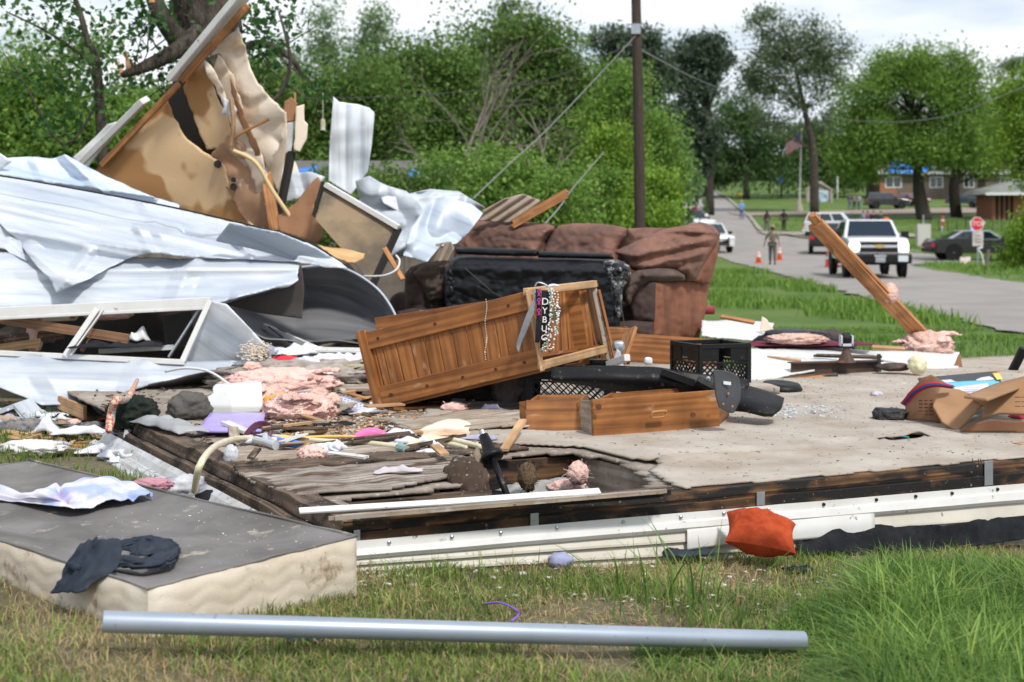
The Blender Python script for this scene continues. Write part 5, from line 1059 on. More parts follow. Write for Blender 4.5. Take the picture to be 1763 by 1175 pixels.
# ---------------------------------------------------------------- the torn floor
FL = thing('mobile_home_floor', 'torn rectangular floor of a wrecked mobile home with a rotted hole at its near corner', 'floor', tuple(UV(0, 0, 0)))
ku, kv = .045, .045; nu, nv = int(6.6 / ku), int(5.6 / kv); V = []; Fq = []; uvs = []
CH = [(2.585, .60), (2.84, .58), (2.85, .68), (2.60, .70)]
for i in range(nv + 1):
 for j in range(nu + 1):
  u, v = j * ku + .02, i * kv + .03; V.append(UV(u + .012 * nz3((u, v, 0), 9), v + .012 * nz3((u, v, 5), 9), DZ - .008 + .004 * nz3((u, v, 1), 3)))
for i in range(nv):
 for j in range(nu):
  u, v = (j + .5) * ku + .02, (i + .5) * kv + .03; n_ = .05 * nz3((u, v, 7), 6)
  if inpoly(u + n_, v - n_, HOLE) or inpoly(u, v, CH) or (v > 3.7 and u > 4.1): continue
  Fq.append((i * (nu + 1) + j, i * (nu + 1) + j + 1, (i + 1) * (nu + 1) + j + 1, (i + 1) * (nu + 1) + j)); uvs.append([(V[k].x * UX + V[k].y * UY, -V[k].x * UY + V[k].y * UX) for k in Fq[-1]])
q = MB(); q.add(V, Fq, uvs); q.build('subfloor', m_sub, FL, smooth=True, solid=.012)
def strip(name, m, prof, u0, u1, n=60, along='u', parent=FL, wob=.002, thick=0):
 """prof(u) -> [(offset outwards, z)] swept along the floor edge"""
 V = []; k = None
 for i in range(n + 1):
  u = u0 + (u1 - u0) * i / n; pr = prof(u); k = len(pr)
  for a, z in pr: a2 = a + wob * nz3((u, z * 9, 2), 3.); V.append(UV(u, -a2, z + wob * .6 * nz3((u, a, 5), 4)) if along == 'u' else UV(-a2, u, z + wob * .6 * nz3((u, a, 5), 4)))
 fs = [(i * k + j, i * k + j + 1, (i + 1) * k + j + 1, (i + 1) * k + j) for i in range(n) for j in range(k - 1)]
 if along == 'u': fs = [f[::-1] for f in fs]
 uv = [[((u0 + (u1 - u0) * (q // k) / n), (q % k) * .03) for q in f] for f in fs]
 q = MB(); q.add(V, fs, uv); return q.build(name, m, parent, solid=thick)
zr = lambda u: DZ - .047 - .013 * u
zm = lambda u: zr(u) - .052 - .006 * u
zg = lambda u: -.065 * u - .03
strip('rim_beam', w_char, lambda u: [(-.10, DZ + .004), (.0, DZ + .004), (.004, DZ - .02), (.0, (DZ + zr(u)) / 2), (.005, (DZ + zr(u)) / 2 - .004), (.004, zr(u) - .02), (-.05, zr(u) - .02)], 0, 6.6, 90, wob=.004, thick=.004)
strip('vinyl_trim', m_trim, lambda u: [(.012, zr(u)), (.014, zr(u) - .026), (.024, zr(u) - .030), (.030, zm(u) + .012), (.022, zm(u)), (.012, zm(u))], 0, 6.6, 90, thick=.003)
def sid(u):
 a, b = zm(u) + .004, zg(u); o = [(.008, a)]
 for k in range(3):
  z0 = a + (b - a) * k / 3; z1 = a + (b - a) * (k + 1) / 3; o += [(.010, z0 - .004), (.022, z1 + .010), (.023, z1 + .004), (.006, z1)]
 return o
strip('siding', m_siding, sid, 0, 6.6, 90, thick=.003)
for u in np.arange(.12, 4.2, .21):
 z = zr(u) - .012; q = MB(); p = UV(u + .03 * math.sin(u * 7), -.017, z); q.lathe(p, (UY, -UX, 0), [(.006, -.003), (.006, .004), (.003, .006)], 8); q.build('nail', m_steel if int(u * 10) % 2 else w_char, FL)
for px, w_ in ((1304 - 1304 + 1306, .034), (1698, .042), (917, .03), (612, .02)):
 # bracket straps over the rim
 r_ = (px - CX) / F; s_ = (r_ * 4.53 + .507) / (UX - r_ * UY); q = MB()
 p = UV(s_, -.012, 0); q.box(Vector((p.x, p.y, (zr(s_) + DZ) / 2 + (.01 if px > 1600 else -.008))), Vector((UX, UY, 0)) * w_ / 2, Vector((-UY, UX, 0)) * .002, Zp * ((DZ - zr(s_)) / 2 * (1.15 if px > 1600 else .7))); q.build('metal_strap', m_steel, FL, bevel=.001)
# left edge of the floor
strip('rim_beam', w_rot, lambda v: [(-.09, DZ + .01), (.0, DZ + .012 + .01 * nz3((v, 0, 0), 7)), (.01, DZ - .03), (.0, DZ - .06), (-.02, .0)], -.0, 2.95, 60, 'v', wob=.012, thick=.006)
strip('rim_plank', w_rot, lambda v: [(.03, DZ - .03), (.055, DZ - .032), (.06, DZ - .075), (.03, DZ - .08)], .05, 2.7, 50, 'v', wob=.012, thick=.006)
strip('vinyl_trim', m_trimd, lambda v: [(.065, DZ - .055), (.085, DZ - .07), (.10, DZ - .095), (.115, DZ - .095), (.125, DZ - .115), (.10, DZ - .13)], .15, 2.9, 60, 'v', wob=.003, thick=.003)
strip('siding', m_trimd, lambda v: [(.11, .045), (.135, .035), (.14, .02), (.165, .018), (.17, .004), (.195, .0), (.20, -.015)], .5, 2.95, 60, 'v', wob=.005, thick=.003)
# joists and ribs inside the hole
for a, b_, m_, lb in [((1.44, .02), (1.44, 1.1), w_dirty, 0), ((-.02 + .02, 1.07), (1.46, 1.07), w_char, 0), ((.0, .50), (.74, .50), w_rot, 0)]:  # back joist takes the charred wood to paint shade into the hole
 q = MB(); q.board(UV(a[0], a[1], .05), UV(b_[0], b_[1], .05), .13, .035, Zp); q.build('joist', m_, FL)
q = MB(); q.board(UV(.0, .095, DZ - .02), UV(1.45, .085, DZ - .005), .07, .03, Vector((-UY, UX, 0)), 0, 5); q.build('edge_plank', w_rot, FL)
q = MB(); q.board(D(600, 893, .018), D(1160, 848, .022), .035, .02, Vector((-UY, UX, 0)), 0, 4); q.build('edge_plank', w_char, FL)
# rotten plywood skins around the hole
def flat(name, uvpts, m, z, label=None, cat='board', thick=.010, lift=.0, seed=1., group=None, warp=.006, cell=.018, jag=.02, parent=None):
 """ragged board lying on the floor, outline in floor coordinates (u, v)"""
 rr = random.Random(int(seed * 7)); out = []
 for i in range(len(uvpts)):
  a, b = uvpts[i], uvpts[(i + 1) % len(uvpts)]; n = max(1, int(math.hypot(b[0] - a[0], b[1] - a[1]) / .05)) if jag else 1
  for j in range(n): t = j / n; out.append((a[0] + (b[0] - a[0]) * t + rr.uniform(-jag, jag), a[1] + (b[1] - a[1]) * t + rr.uniform(-jag, jag)))
 x0, x1 = min(p[0] for p in out), max(p[0] for p in out); y0, y1 = min(p[1] for p in out), max(p[1] for p in out); cell = max(cell, (x1 - x0) / 90, (y1 - y0) / 90)
 nx, ny = int((x1 - x0) / cell) + 2, int((y1 - y0) / cell) + 2; W = nx + 1; V = []; fs = []; uv = []
 for i in range(ny + 1):
  for j in range(nx + 1):
   u, v = x0 + j * cell, y0 + i * cell; V.append(UV(u, v, z + warp * nz3((u, v, seed), 4) + warp * .6 * nz3((u, v, seed), 11) + lift * (j / nx)))
 for i in range(ny):
  for j in range(nx):
   if inpoly(x0 + (j + .5) * cell, y0 + (i + .5) * cell, out): f = (i * W + j, i * W + j + 1, (i + 1) * W + j + 1, (i + 1) * W + j); fs.append(f); uv.append([(x0 + (q % W) * cell, y0 + (q // W) * cell) for q in f])
 used = sorted({k for f in fs for k in f}); mp_ = {k: i for i, k in enumerate(used)}
 q = MB(); q.add([V[k] for k in used], [tuple(mp_[k] for k in f) for f in fs], uv); o = q.build(name, m, parent, smooth=True, solid=thick)
 if label: T(o, label, cat, group)
 return o
flat('plywood_sheet', [(.02, .47), (.30, .50), (.72, .62), (.76, .80), (.86, 1.0), (.60, 1.02), (.0, 1.0)], w_grey, DZ + .012, 'grey weathered plywood sheet peeling at the near left of the hole', 'plywood', seed=3, warp=.014)
flat('plywood_sheet', [(.0, 1.03), (.8, 1.05), (1.25, 1.12), (1.2, 1.22), (.5, 1.24), (0.02, 1.2)], w_rot, DZ + .012, 'dark rotten plywood strip along the far side of the hole', 'plywood', seed=4, warp=.012)
flat('plywood_sheet', [(.05, 1.27), (.75, 1.25), (.85, 1.5), (.8, 1.68), (.1, 1.7)], w_dirty, DZ + .010, 'dirty tan plywood sheet under the pale pipes', 'plywood', seed=5)
flat('plywood_sheet', [(1.0, 1.75), (1.5, 1.6), (1.75, 1.95), (1.5, 2.2), (1.05, 2.1)], w_dirty, DZ + .014, 'tan plywood patch with a lifted torn edge left of the wooden cabinet foot', 'plywood', seed=6, lift=.03)
blob('rotten_wood_chunk', D(800, 838, -.03), (.075, .10, .09), w_rot, .25, 2.5, sub=4, ridged=True, seed=2); T(bpy.context.scene.objects[-1], 'rounded chunk of rotten brown wood standing in the floor hole', 'wood chunk')
T(blob('rotten_wood_chunk', D(822, 815, -.0), (.02, .03, .075), w_dirty, .3, 3, sub=3, ridged=True, seed=5), 'splintered pale wood sliver beside the rotten chunk in the hole', 'wood chunk')
T(blob('nest', D(908, 822, -.03), (.035, .03, .055), mat('nest', (.16, .11, .06), 1, (.09, .06, .035), scale=20, bump=1, bscale=60), .2, 3, sub=3, fuzz=200), 'brown nest like clump hanging inside the hole', 'nest')
T(blob('insulation_scrap', D(995, 815, .02), (.032, .035, .035), m_pinkp, .3, 3, sub=3, ridged=True, fuzz=80), 'small pale pink insulation tuft standing in the hole', 'insulation', 'pink insulation scraps')
T(blob('insulation_scrap', D(975, 838, -.04), (.06, .03, .02), m_pinkp, .3, 3, sub=3, ridged=True, fuzz=60), 'flat dirty insulation scrap at the bottom of the hole', 'insulation', 'pink insulation scraps')
T(cloth('paper_scrap', D(940, 850, -.12), .35, .18, .4, mat('dirty cloth', (.35, .34, .33), .9, (.2, .19, .17), scale=12), .05, 9, 20), 'dirty white plastic scrap lying in the hole', 'scrap')
# carpet
ck = .022; NU, NV = int(5.4 / ck), int(3.5 / ck); V = []; Fq = []
CP = [(1.24, .03), (6.6, .03), (6.6, 3.5), (2.9, 3.45), (2.3, 3.2), (1.6, 2.9), (1.3, 2.3), (1.02, 2.0), (1.0, 1.5), (1.22, 1.28), (1.42, 1.05), (1.46, .55), (1.30, .30)]
def seg(u, v, a, b):
 dx, dy = b[0] - a[0], b[1] - a[1]; t = ((u - a[0]) * dx + (v - a[1]) * dy) / (dx * dx + dy * dy); t2 = max(0, min(1, t)); return math.hypot(u - a[0] - dx * t2, v - a[1] - dy * t2), t2
FO = [((1.45, .57), (1.9, .50), .022), ((1.9, .50), (2.3, .42), .012), ((1.55, .75), (2.2, .62), .014), ((2.2, .62), (2.6, .75), .010), ((1.3, 1.5), (2.4, 1.3), .006)]
for i in range(NV + 1):
 for j in range(NU + 1):
  u, v = 1.0 + j * ck * 1.0, i * ck + .02; z = DZ + .012 + .004 * nz3((u, v, 3), 2.5) + .0015 * nz3((u, v, 3), 14)
  for a, b, h in FO:
   d, t = seg(u, v, a, b); z += h * math.exp(-(d / .028) ** 2) * (.5 + math.sin(t * math.pi) * .6)
  dh = min(abs(u - 2.6) + abs(v - .64) * .5, abs(u - 2.84) + abs(v - .64) * .5); z += .02 * math.exp(-(dh / .04) ** 2)
  V.append(UV(u, v, z))
for i in range(NV):
 for j in range(NU):
  u, v = 1.0 + (j + .5) * ck, (i + .5) * ck + .02
  if inpoly(u + .03 * nz3((u, v, 1), 6), v + .03 * nz3((u, v, 9), 6), CP) and not inpoly(u, v, CH): Fq.append((i * (NU + 1) + j, i * (NU + 1) + j + 1, (i + 1) * (NU + 1) + j + 1, (i + 1) * (NU + 1) + j))
used = sorted({k for f in Fq for k in f}); mp_ = {k: i for i, k in enumerate(used)}
q = MB(); q.add([V[k] for k in used], [tuple(mp_[k] for k in f) for f in Fq]); T(q.build('carpet', m_carpet, smooth=True, solid=.007), 'muddy beige carpet with ridges and a small slot, covering the right of the floor', 'carpet')
# white planks, loose trims on the near edge
plank('narrow white batten lying along the near edge, left one', D(515, 880, .03), D(752, 866, .035), .028, .008, m_white, Vector((-UY, UX, .4)), group='white battens by the hole', name='batten', cat='batten')
plank('narrow white batten lying along the near edge, right one', D(752, 866, .035), D(1033, 846, .05), .030, .008, m_white, Vector((-UY, UX, .4)), group='white battens by the hole', name='batten', cat='batten')
plank('thin grey splintered lath lying behind the white battens', D(560, 893, .035), D(1150, 845, .035), .03, .012, w_dirty, Vector((-UY, UX, 0)), 4, name='lath', cat='lath')
# loose white vinyl panel leaning on the siding
def frontpt(px, off, z):
 r_ = (px - CX) / F; s_ = (r_ * (DC.y) - DC.x) / (UX - r_ * UY); return UV(s_, -off, z), s_
pts = []
for px, pyt, pyb in [(1183, 912, 948), (1260, 903, 938), (1380, 892, 930), (1505, 878, 918)]:
 p, s_ = frontpt(px, .036, 0); pts.append((P(px, pyt, p.y), P(px, pyb, p.y - .012)))
sheet_ = sheet('vinyl_sheet', [[p[0] for p in pts], [(p[0] + p[1]) / 2 + Vector((0, -.006, 0)) for p in pts], [p[1] for p in pts]], m_trim, 40, 8, .004, wr=.003, ws=4, px=False); T(sheet_, 'bright white loose vinyl panel propped against the siding behind the orange pillow', 'panel')
# weed barrier
rows = [[], [], []]
for px, pyt, pyb in [(1375, 927, 948), (1430, 915, 952), (1500, 903, 955), (1580, 905, 948), (1640, 903, 945), (1700, 892, 935), (1800, 885, 925)]:
 p, s_ = frontpt(px, .05, 0); p2, _ = frontpt(px, .14, 0); rows[0].append(P(px, pyt, p.y)); rows[1].append(P(px, (pyt + pyb) / 2, p.y - .04)); rows[2].append(P(px, pyb, p2.y))
o = sheet('landscape_fabric', rows, mat('woven black fabric', (.010, .011, .013), .85, (.022, .024, .027), spec=.08, scale=14, bump=.5, bscale=120), 70, 16, .003, wr=.015, ws=7, jag=.5, px=False, crease=.012, cs=7); T(o, 'crumpled black woven landscape fabric along the foot of the siding', 'fabric')
# pillow
g = G(1308, 940, -.02); pc = Vector((g.x, g.y, .02))
q = MB(); n = 46; V = []; rot = Euler((R(24), R(9), R(-6))).to_matrix()
for sgn in (1, -1):
 for i in range(n + 1):
  for j in range(n + 1):
   a, b_ = j / n * 2 - 1, i / n * 2 - 1; pin = 1 - .12 * (1 - abs(a) ** 2.2) * abs(b_) ** 3 - 0; pin2 = 1 - .12 * (1 - abs(b_) ** 2.2) * abs(a) ** 3
   th = (max(0, 1 - a ** 2) * max(0, 1 - b_ ** 2)) ** .5 * .074; e = max(abs(a), abs(b_))
   th *= 1 + .22 * nz3((a, b_, sgn), 2.2) - .12 * max(0, 1 - 4 * abs(nz3((a, b_, sgn), 2.6, 3))); th += .004 * nz3((a, b_, sgn), 7) * (1 - e ** 6)
   V.append(rot @ Vector((a * .118 * pin2, b_ * .084 * pin, sgn * th)) + pc + Vector((0, -.02, .008)))
N1 = (n + 1) ** 2; fs = []
for s_ in (0, 1):
 for i in range(n):
  for j in range(n): f = (s_ * N1 + i * (n + 1) + j, s_ * N1 + i * (n + 1) + j + 1, s_ * N1 + (i + 1) * (n + 1) + j + 1, s_ * N1 + (i + 1) * (n + 1) + j); fs.append(f if s_ == 0 else f[::-1])
q.add(V, fs); o = q.build('pillow', m_cloth('orange red suede', (.44, .075, .026), (.30, .045, .018), scale=14, spots=(.62, .42, .36), sscale=60, sth=.72), smooth=True); T(o, 'orange red throw pillow lying against the white siding', 'pillow')
T(cloth('rag', G(1185, 958, -.06), .17, .07, .2, m_navy, .03, 12), 'dark navy rag on the grass left of the orange pillow', 'rag')
T(cloth('plastic_scrap', G(1375, 985, -.09), .10, .05, .2, m_blackc, .02, 14), 'small black plastic scrap on the dirt below the orange pillow', 'scrap')
T(blob('cloth_scrap', G(965, 966, -.02), (.034, .025, .022), m_cloth('lavender cloth', (.36, .38, .56)), .3, 2, sub=3, ridged=True), 'lavender crumpled cloth at the foot of the siding', 'rag')
T(cloth('paper_scrap', G(1520, 972, -.1), .09, .03, .3, m_paper, .01, 14), 'white paper scrap on the dirt beneath the black fabric', 'paper')
q = MB(); pp = [G(835, 1040, .02), G(860, 1038, .035), G(885, 1048, .035), G(893, 1058, .02), G(880, 1070, .01)]; q.tube(pp, .003, 6, sub=5); T(q.build('ribbon', mat('purple ribbon', (.22, .12, .50), .5), smooth=True), 'thin purple curl of ribbon on the grass', 'ribbon')
T(cloth('sock', G(520, 1106, .04), .10, .04, .1, m_navy, .02, 14), 'dark grey striped sock under the metal pipe', 'sock')
# big metal pipe
q = MB(); a, b_ = P(176, 1070.5, 3.38), P(1384, 1104, 3.84); d = (b_ - a).normalized()
n = 40; ro, ri = .0245, .0215; X_, Y_, _ = basis(d); V = []; ringsP = [(a + d * .03, ri), (a, ri), (a, ro), (b_, ro), (b_, ri), (b_ - d * .03, ri)]
for p, r in ringsP:
 for j in range(n): q_ = 2 * math.pi * j / n; V.append(p + (X_ * math.cos(q_) + Y_ * math.sin(q_)) * r)
q.add(V, [(i * n + j, i * n + (j + 1) % n, (i + 1) * n + (j + 1) % n, (i + 1) * n + j) for i in range(5) for j in range(n)]); T(q.build('metal_pipe', m_pipe, smooth=False, bevel=.0015), 'long galvanised steel pipe lying across the grass in the foreground', 'pipe')
for p in bpy.data.objects['metal_pipe'].data.polygons: p.use_smooth = abs(p.normal.dot(d)) < .5
# ---------------------------------------------------------------- box spring mattress
MT = thing('box_spring', 'old box spring with a grey dust cover on top and cream quilted sides', 'mattress', (-.7, 4.2, .05))
zt_ = .17; A = G(255, 1015, zt_); B = G(614, 925, zt_); bd = Vector((-.70, .72, 0)).normalized(); Lm = 1.95; Cc = B + bd * Lm; Dd = A + bd * Lm
q = MB(); n, k = 90, 44; V = []
for i in range(n + 1):
 for j in range(k + 1):
  t, s_ = i / n, j / k; p = (A.lerp(B, s_)).lerp(Dd.lerp(Cc, s_), t); e = min(t * 6, (1 - t) * 6, s_ * 4, (1 - s_) * 4, 1)
  z = .036 * nz3((p.x, p.y, 1), 2.6) * e + .012 * nz3((p.x, p.y, 4), 6) * e - .030 * e + .006 * (1 - abs(nz3((p.x, p.y, 7), 5)) * 5) * e
  z += .010 * math.exp(-((s_ - .55 + .3 * t) / .05) ** 2) * e
  V.append(p + Vector((0, 0, z)))
MH = [(.17, .36), (.20, .33), (.23, .42), (.20, .47)]
q.add(V, [(i * (k + 1) + j, i * (k + 1) + j + 1, (i + 1) * (k + 1) + j + 1, (i + 1) * (k + 1) + j) for i in range(n) for j in range(k) if not inpoly((i + .5) / n, (j + .5) / k, MH)]); q.build('dust_cover', m_grey, MT, smooth=True, solid=.004)
m_quilt = m_cloth('cream quilted fabric', (.66, .59, .49), (.52, .44, .34), scale=4, spots=(.28, .20, .13), sscale=7, sth=.64)
def side(a, b, nn, name):
 n, k = 130, 22; V = []; L = (b - a).length; nn = nn.normalized()
 for i in range(n + 1):
  for j in range(k + 1):
   t, s_ = i / n, j / k; x = t * L; y = s_ * .165; prof_ = .012 * (1 - (2 * s_ - 1) ** 4)
   w_ = .0045 * abs(math.sin((y + .010 * math.sin(x * 42)) * 78 + math.floor(x * 6.7) * 0)) ** .6 * .6 + .0035 * nz3((x, y, 3), 9)
   ed_ = min(1, t * 30, (1 - t) * 30); p = a.lerp(b, t) + nn * (prof_ * ed_ + w_ * ed_ - .000); p.z = zt_ + .002 - y + .006 * nz3((x, 0, 1), 3); V.append(p)
 q = MB(); q.add(V, [(i * (k + 1) + j, (i + 1) * (k + 1) + j, (i + 1) * (k + 1) + j + 1, i * (k + 1) + j + 1)[::-1] for i in range(n) for j in range(k)]); q.build(name, m_quilt, MT, smooth=True)
nA = Vector((B.y - A.y, -(B.x - A.x), 0)); side(A, B, nA, 'side_panel'); nB = Vector((-(A.y - Dd.y), (A.x - Dd.x), 0)); side(Dd, A, -nB if nB.y > 0 else nB, 'side_panel')
side(B, Cc, Vector((.72, .70, 0)), 'side_panel'); side(Cc, Dd, -nA, 'side_panel')
for x, y in ((A, B), (Dd, A), (B, Cc)): q = MB(); q.tube([x + (y - x) * t / 20 + Vector((0, 0, .003 + .004 * nz3((t, x.x, 0), .8))) for t in range(21)], .0045, 6); q.build('piping', m_grey, MT, smooth=True)
q = MB(); q.box(P(368, 926, 4.18) - Zp * .035, (.06, -.05, 0), (.02, .03, 0), (0, 0, .012)); q.build('wood_slat', w_orange, MT)
# garments on it
def garment(name, label, pts, r, m, z, cat='shirt', seed=3.):
 q = MB(); pp = [G(x, y, z) for x, y in pts]; pp, rr = smooth(pp, list(r), 8); n = 36; V = []; a = None
 for i, p in enumerate(pp):
  t = (pp[min(i + 1, len(pp) - 1)] - pp[max(i - 1, 0)]).normalized(); sd = t.cross(Zp).normalized()
  for j in range(n):
   w_ = 2 * math.pi * j / n; k = 1 + .5 * nz3((math.cos(w_) * 1.5, math.sin(w_) * 1.5, i * .13), 1.6, seed) - .9 * abs(nz3((math.cos(w_) * 2.2, math.sin(w_) * 2.2, i * .22), 1.7, seed + 3)) + .15; c = p + (sd * math.cos(w_) + Zp * math.sin(w_) * .42) * rr[i] * k; c.z = max(c.z, z - .004 if c.y > A.y - .2 else c.z); V.append(c + Vector((0, 0, .008)))
 q.add(V, [(i * n + j, i * n + (j + 1) % n, (i + 1) * n + (j + 1) % n, (i + 1) * n + j) for i in range(len(pp) - 1) for j in range(n)] + [tuple(range(n))[::-1], tuple((len(pp) - 1) * n + j for j in range(n))]); T(q.build(name, m, smooth=True), label, cat)
garment('shirt', 'dark navy shirt crumpled in a ring on the grey mattress top', [(205, 945), (245, 936), (278, 940), (292, 955), (275, 972), (245, 978), (205, 974), (160, 978), (125, 985)], [.018, .024, .026, .028, .032, .038, .034, .040, .03], m_navy, .17)
T(cloth('shirt', G(148, 984, .168), .16, .11, -.6, m_navy, .05, 14, 36, irr=.5, tiltv=(.01, .05)), 'second dark garment hanging over the near edge of the mattress', 'shirt')
T(cloth('shirt', G(258, 955, .165), .13, .10, .5, m_navy, .05, 16, 36, irr=.5, seed=4), 'rumpled navy cloth inside the ring of the dark shirt', 'shirt')
o = sheet('towel', [[G(-30, 822, .20), G(60, 838, .2), G(120, 826, .2), G(200, 812, .21), G(262, 846, .19)], [G(-30, 840, .185), G(60, 850, .2), G(120, 848, .205), G(190, 838, .205), G(256, 850, .185)], [G(-30, 848, .18), G(50, 862, .18), G(130, 868, .18), G(190, 860, .18), G(250, 853, .18)]], m_paste, 90, 50, .003, px=False, wr=.010, ws=9, jag=.8, crease=.022, cs=6, seed=4); T(o, 'white pastel tie dyed towel spread over the far end of the mattress', 'towel')
m_metal3 = metal_sheet('sky blue white metal', (.66, .73, .83), (.46, .55, .68), .4, .1, dth=.74)
# ---------------------------------------------------------------- wrecked metal wall and roof sheets, left
def fold(Y0, k, pts, amp):
 # gentle lean plus folds along pixel lines
 def f(x, y):
  Y = Y0 - k * (y - 300)
  for (x0, y0, x1, y1, h, w_) in pts:
   L2 = (x1 - x0) ** 2 + (y1 - y0) ** 2; t = max(-.1, min(1.1, ((x - x0) * (x1 - x0) + (y - y0) * (y1 - y0)) / L2)); d = math.hypot(x - x0 - (x1 - x0) * t, y - y0 - (y1 - y0) * t); Y -= h * max(0, 1 - d / w_)
  return Y
 return f
T(psheet('wall_sheet', [(-70, 605), (0, 609), (150, 616), (320, 623), (466, 620), (440, 630), (400, 636), (330, 648), (262, 662), (190, 684), (120, 697), (72, 698), (40, 683), (0, 668), (-70, 656)], fold(10.6, .0058, [(-60, 640, 200, 660, .10, 30), (60, 612, 110, 695, .08, 30), (250, 615, 230, 672, .06, 30)], 1), m_metal, 3, .005, .012, 3, .010, 2.2, 1, ribs=.16, ribh=.008, jag=.5, grain=.03), 'white metal wall sheet below the empty window frame with a drooping lower edge', 'metal sheet')
T(psheet('wall_sheet', [(364, 518), (390, 524), (425, 560), (462, 600), (470, 625), (400, 632), (316, 624)], pl(8.75, -.1, .1, 400, 580), m_metal, 3, .006, .04, 2.5, .02, 2.5, seed=2, grain=.6), 'triangular white metal sheet right of the window frame', 'metal sheet')
T(psheet('wall_sheet', [(-70, 432), (0, 435), (150, 441), (300, 446), (517, 446), (516, 462), (512, 474), (514, 482), (498, 494), (470, 497), (430, 508), (386, 520), (300, 524), (150, 529), (-70, 529)], fold(9.85, .0042, [(0, 470, 520, 462, .05, 14), (420, 508, 516, 482, .06, 16), (330, 446, 300, 524, .05, 24)], 1), m_metal, 3, .005, .012, 2, .010, 2, 3, ribs=.085, ribh=.012, jag=1.2, grain=.0), 'long white ribbed metal sheet with a torn right end above the window frame', 'metal sheet')
T(psheet('roof_sheet', [(-70, 296), (0, 304), (75, 315), (150, 330), (225, 345), (300, 359), (380, 378), (450, 395), (530, 419), (565, 437), (602, 464), (560, 461), (500, 450), (430, 447), (300, 441), (282, 437), (256, 436), (228, 443), (190, 460), (150, 482), (97, 504), (84, 478), (66, 462), (50, 442), (28, 412), (0, 386), (-70, 366)], fold(10.1, .0062, [(-60, 330, 260, 400, .12, 26), (30, 400, 290, 436, .16, 22), (60, 440, 130, 495, .10, 20), (150, 440, 110, 490, .08, 14), (240, 395, 262, 436, .06, 12), (300, 380, 560, 452, .07, 16), (400, 405, 430, 440, .05, 9), (250, 355, 290, 430, .05, 16)], 1), m_metal, 2.6, .005, .02, 1.3, .022, 2.2, 4, ribs=.115, ribh=.013, jag=1., grain=.22), 'big sweeping white roof sheet folded over with a drooping pointed corner', 'metal sheet')
T(psheet('roof_sheet', [(395, 384), (480, 400), (540, 425), (600, 463), (520, 452), (440, 430), (370, 415)], lambda x, y: 9.12 + (y - 400) * .0008 * 1 - .0, metal_sheet('shade blue metal', (.27, .32, .38), (.19, .23, .28), .4, .4), 3, .004, .02, 2, .01, 2, seed=9, grain=.4), 'steel blue strip coloured as shade at the right end of the big roof sheet', 'metal sheet')  # darker overlay sheet, paints the shading on the roof sheet's end
q = MB(); q.tube([P(*p) for p in [(-90, 294, 9.88), (0, 303, 9.78), (150, 329, 9.58), (300, 358, 9.38), (450, 393, 9.28), (530, 417, 9.23), (602, 462, 9.18)]], .006, 5, sub=6); T(q.build('edge_strip', m_dark, smooth=True), 'dark torn upper edge of the big sweeping roof sheet', 'edge strip')
T(psheet('roof_sheet', [(-70, 282), (0, 274), (40, 271), (64, 271), (90, 274), (112, 266), (122, 272), (150, 288), (200, 312), (250, 334), (310, 354), (300, 380), (150, 350), (0, 325), (-70, 318)], fold(10.45, .003, [(0, 300, 240, 335, .09, 12), (112, 268, 170, 325, .12, 14), (60, 275, 80, 320, .06, 14)], 1), m_metal3, 2.6, .005, .02, 2, .02, 2, 5, ribs=.12, ribh=.008, jag=1., grain=.25), 'pale blue crumpled roof sheet peeking over the big white sheet', 'metal sheet')
T(psheet('roof_sheet', [(-60, 250), (0, 264), (22, 278), (-10, 300), (-60, 300)], pl(10.4), m_metal, 4, .005, .03, 2, seed=6), 'small corner of white metal at the far left edge', 'metal sheet')
T(sheet('dark_sheet', [[(-60, 385, 9.6), (0, 388, 9.5), (30, 405, 9.4), (48, 440, 9.3)], [(-60, 420, 9.4), (0, 425, 9.3), (22, 437, 9.25), (46, 452, 9.2)]], m_silver, 30, 14, .005, wr=.04, ws=3, seed=7), 'bent dull metal edge under the drooping corner at the left edge', 'metal sheet')
T(sheet('underside_sheet', [[(380, 512, 9.7), (450, 480, 9.7), (517, 462, 9.7), (588, 462, 9.7), (652, 500, 9.6), (686, 556, 9.4)], [(378, 524, 9.5), (450, 520, 9.85), (520, 512, 9.95), (590, 520, 9.9), (645, 540, 9.75), (684, 562, 9.4)], [(392, 545, 9.3), (450, 562, 9.5), (520, 572, 9.6), (590, 575, 9.55), (645, 577, 9.45), (676, 574, 9.3)], [(410, 560, 9.1), (460, 575, 9.15), (520, 584, 9.2), (580, 585, 9.2), (640, 583, 9.2), (668, 578, 9.2)]], m_under, 90, 50, .006, wr=.03, ws=2, seed=8, crease=.014, cs=2), 'large curled metal sheet coloured dark as shade, hollow side towards the viewer', 'metal sheet')
q = MB(); q.tube([P(*p) for p in [(380, 512, 9.69), (450, 480, 9.69), (517, 461, 9.69), (588, 461, 9.69), (652, 500, 9.59), (686, 556, 9.39), (676, 574, 9.29)]], .008, 6, sub=6); T(q.build('lit_edge', m_silver, smooth=True), 'bright strip put in as the lit edge of the curled dark sheet', 'edge strip')  # silver strip added as the light along the upper edge
T(psheet('underside_sheet', [(517, 450), (521, 470), (524, 500), (520, 549), (450, 540), (385, 524), (440, 508), (500, 494), (512, 475)], pl(9.14, -.05, .05, 450, 500), mat('brown black sheet', (.050, .042, .038), .6, (.085, .07, .06), scale=3, bump=.2, bscale=10), 3, .005, .02, 3, seed=10), 'brown black torn flap hanging behind the end of the long ribbed sheet', 'metal sheet')
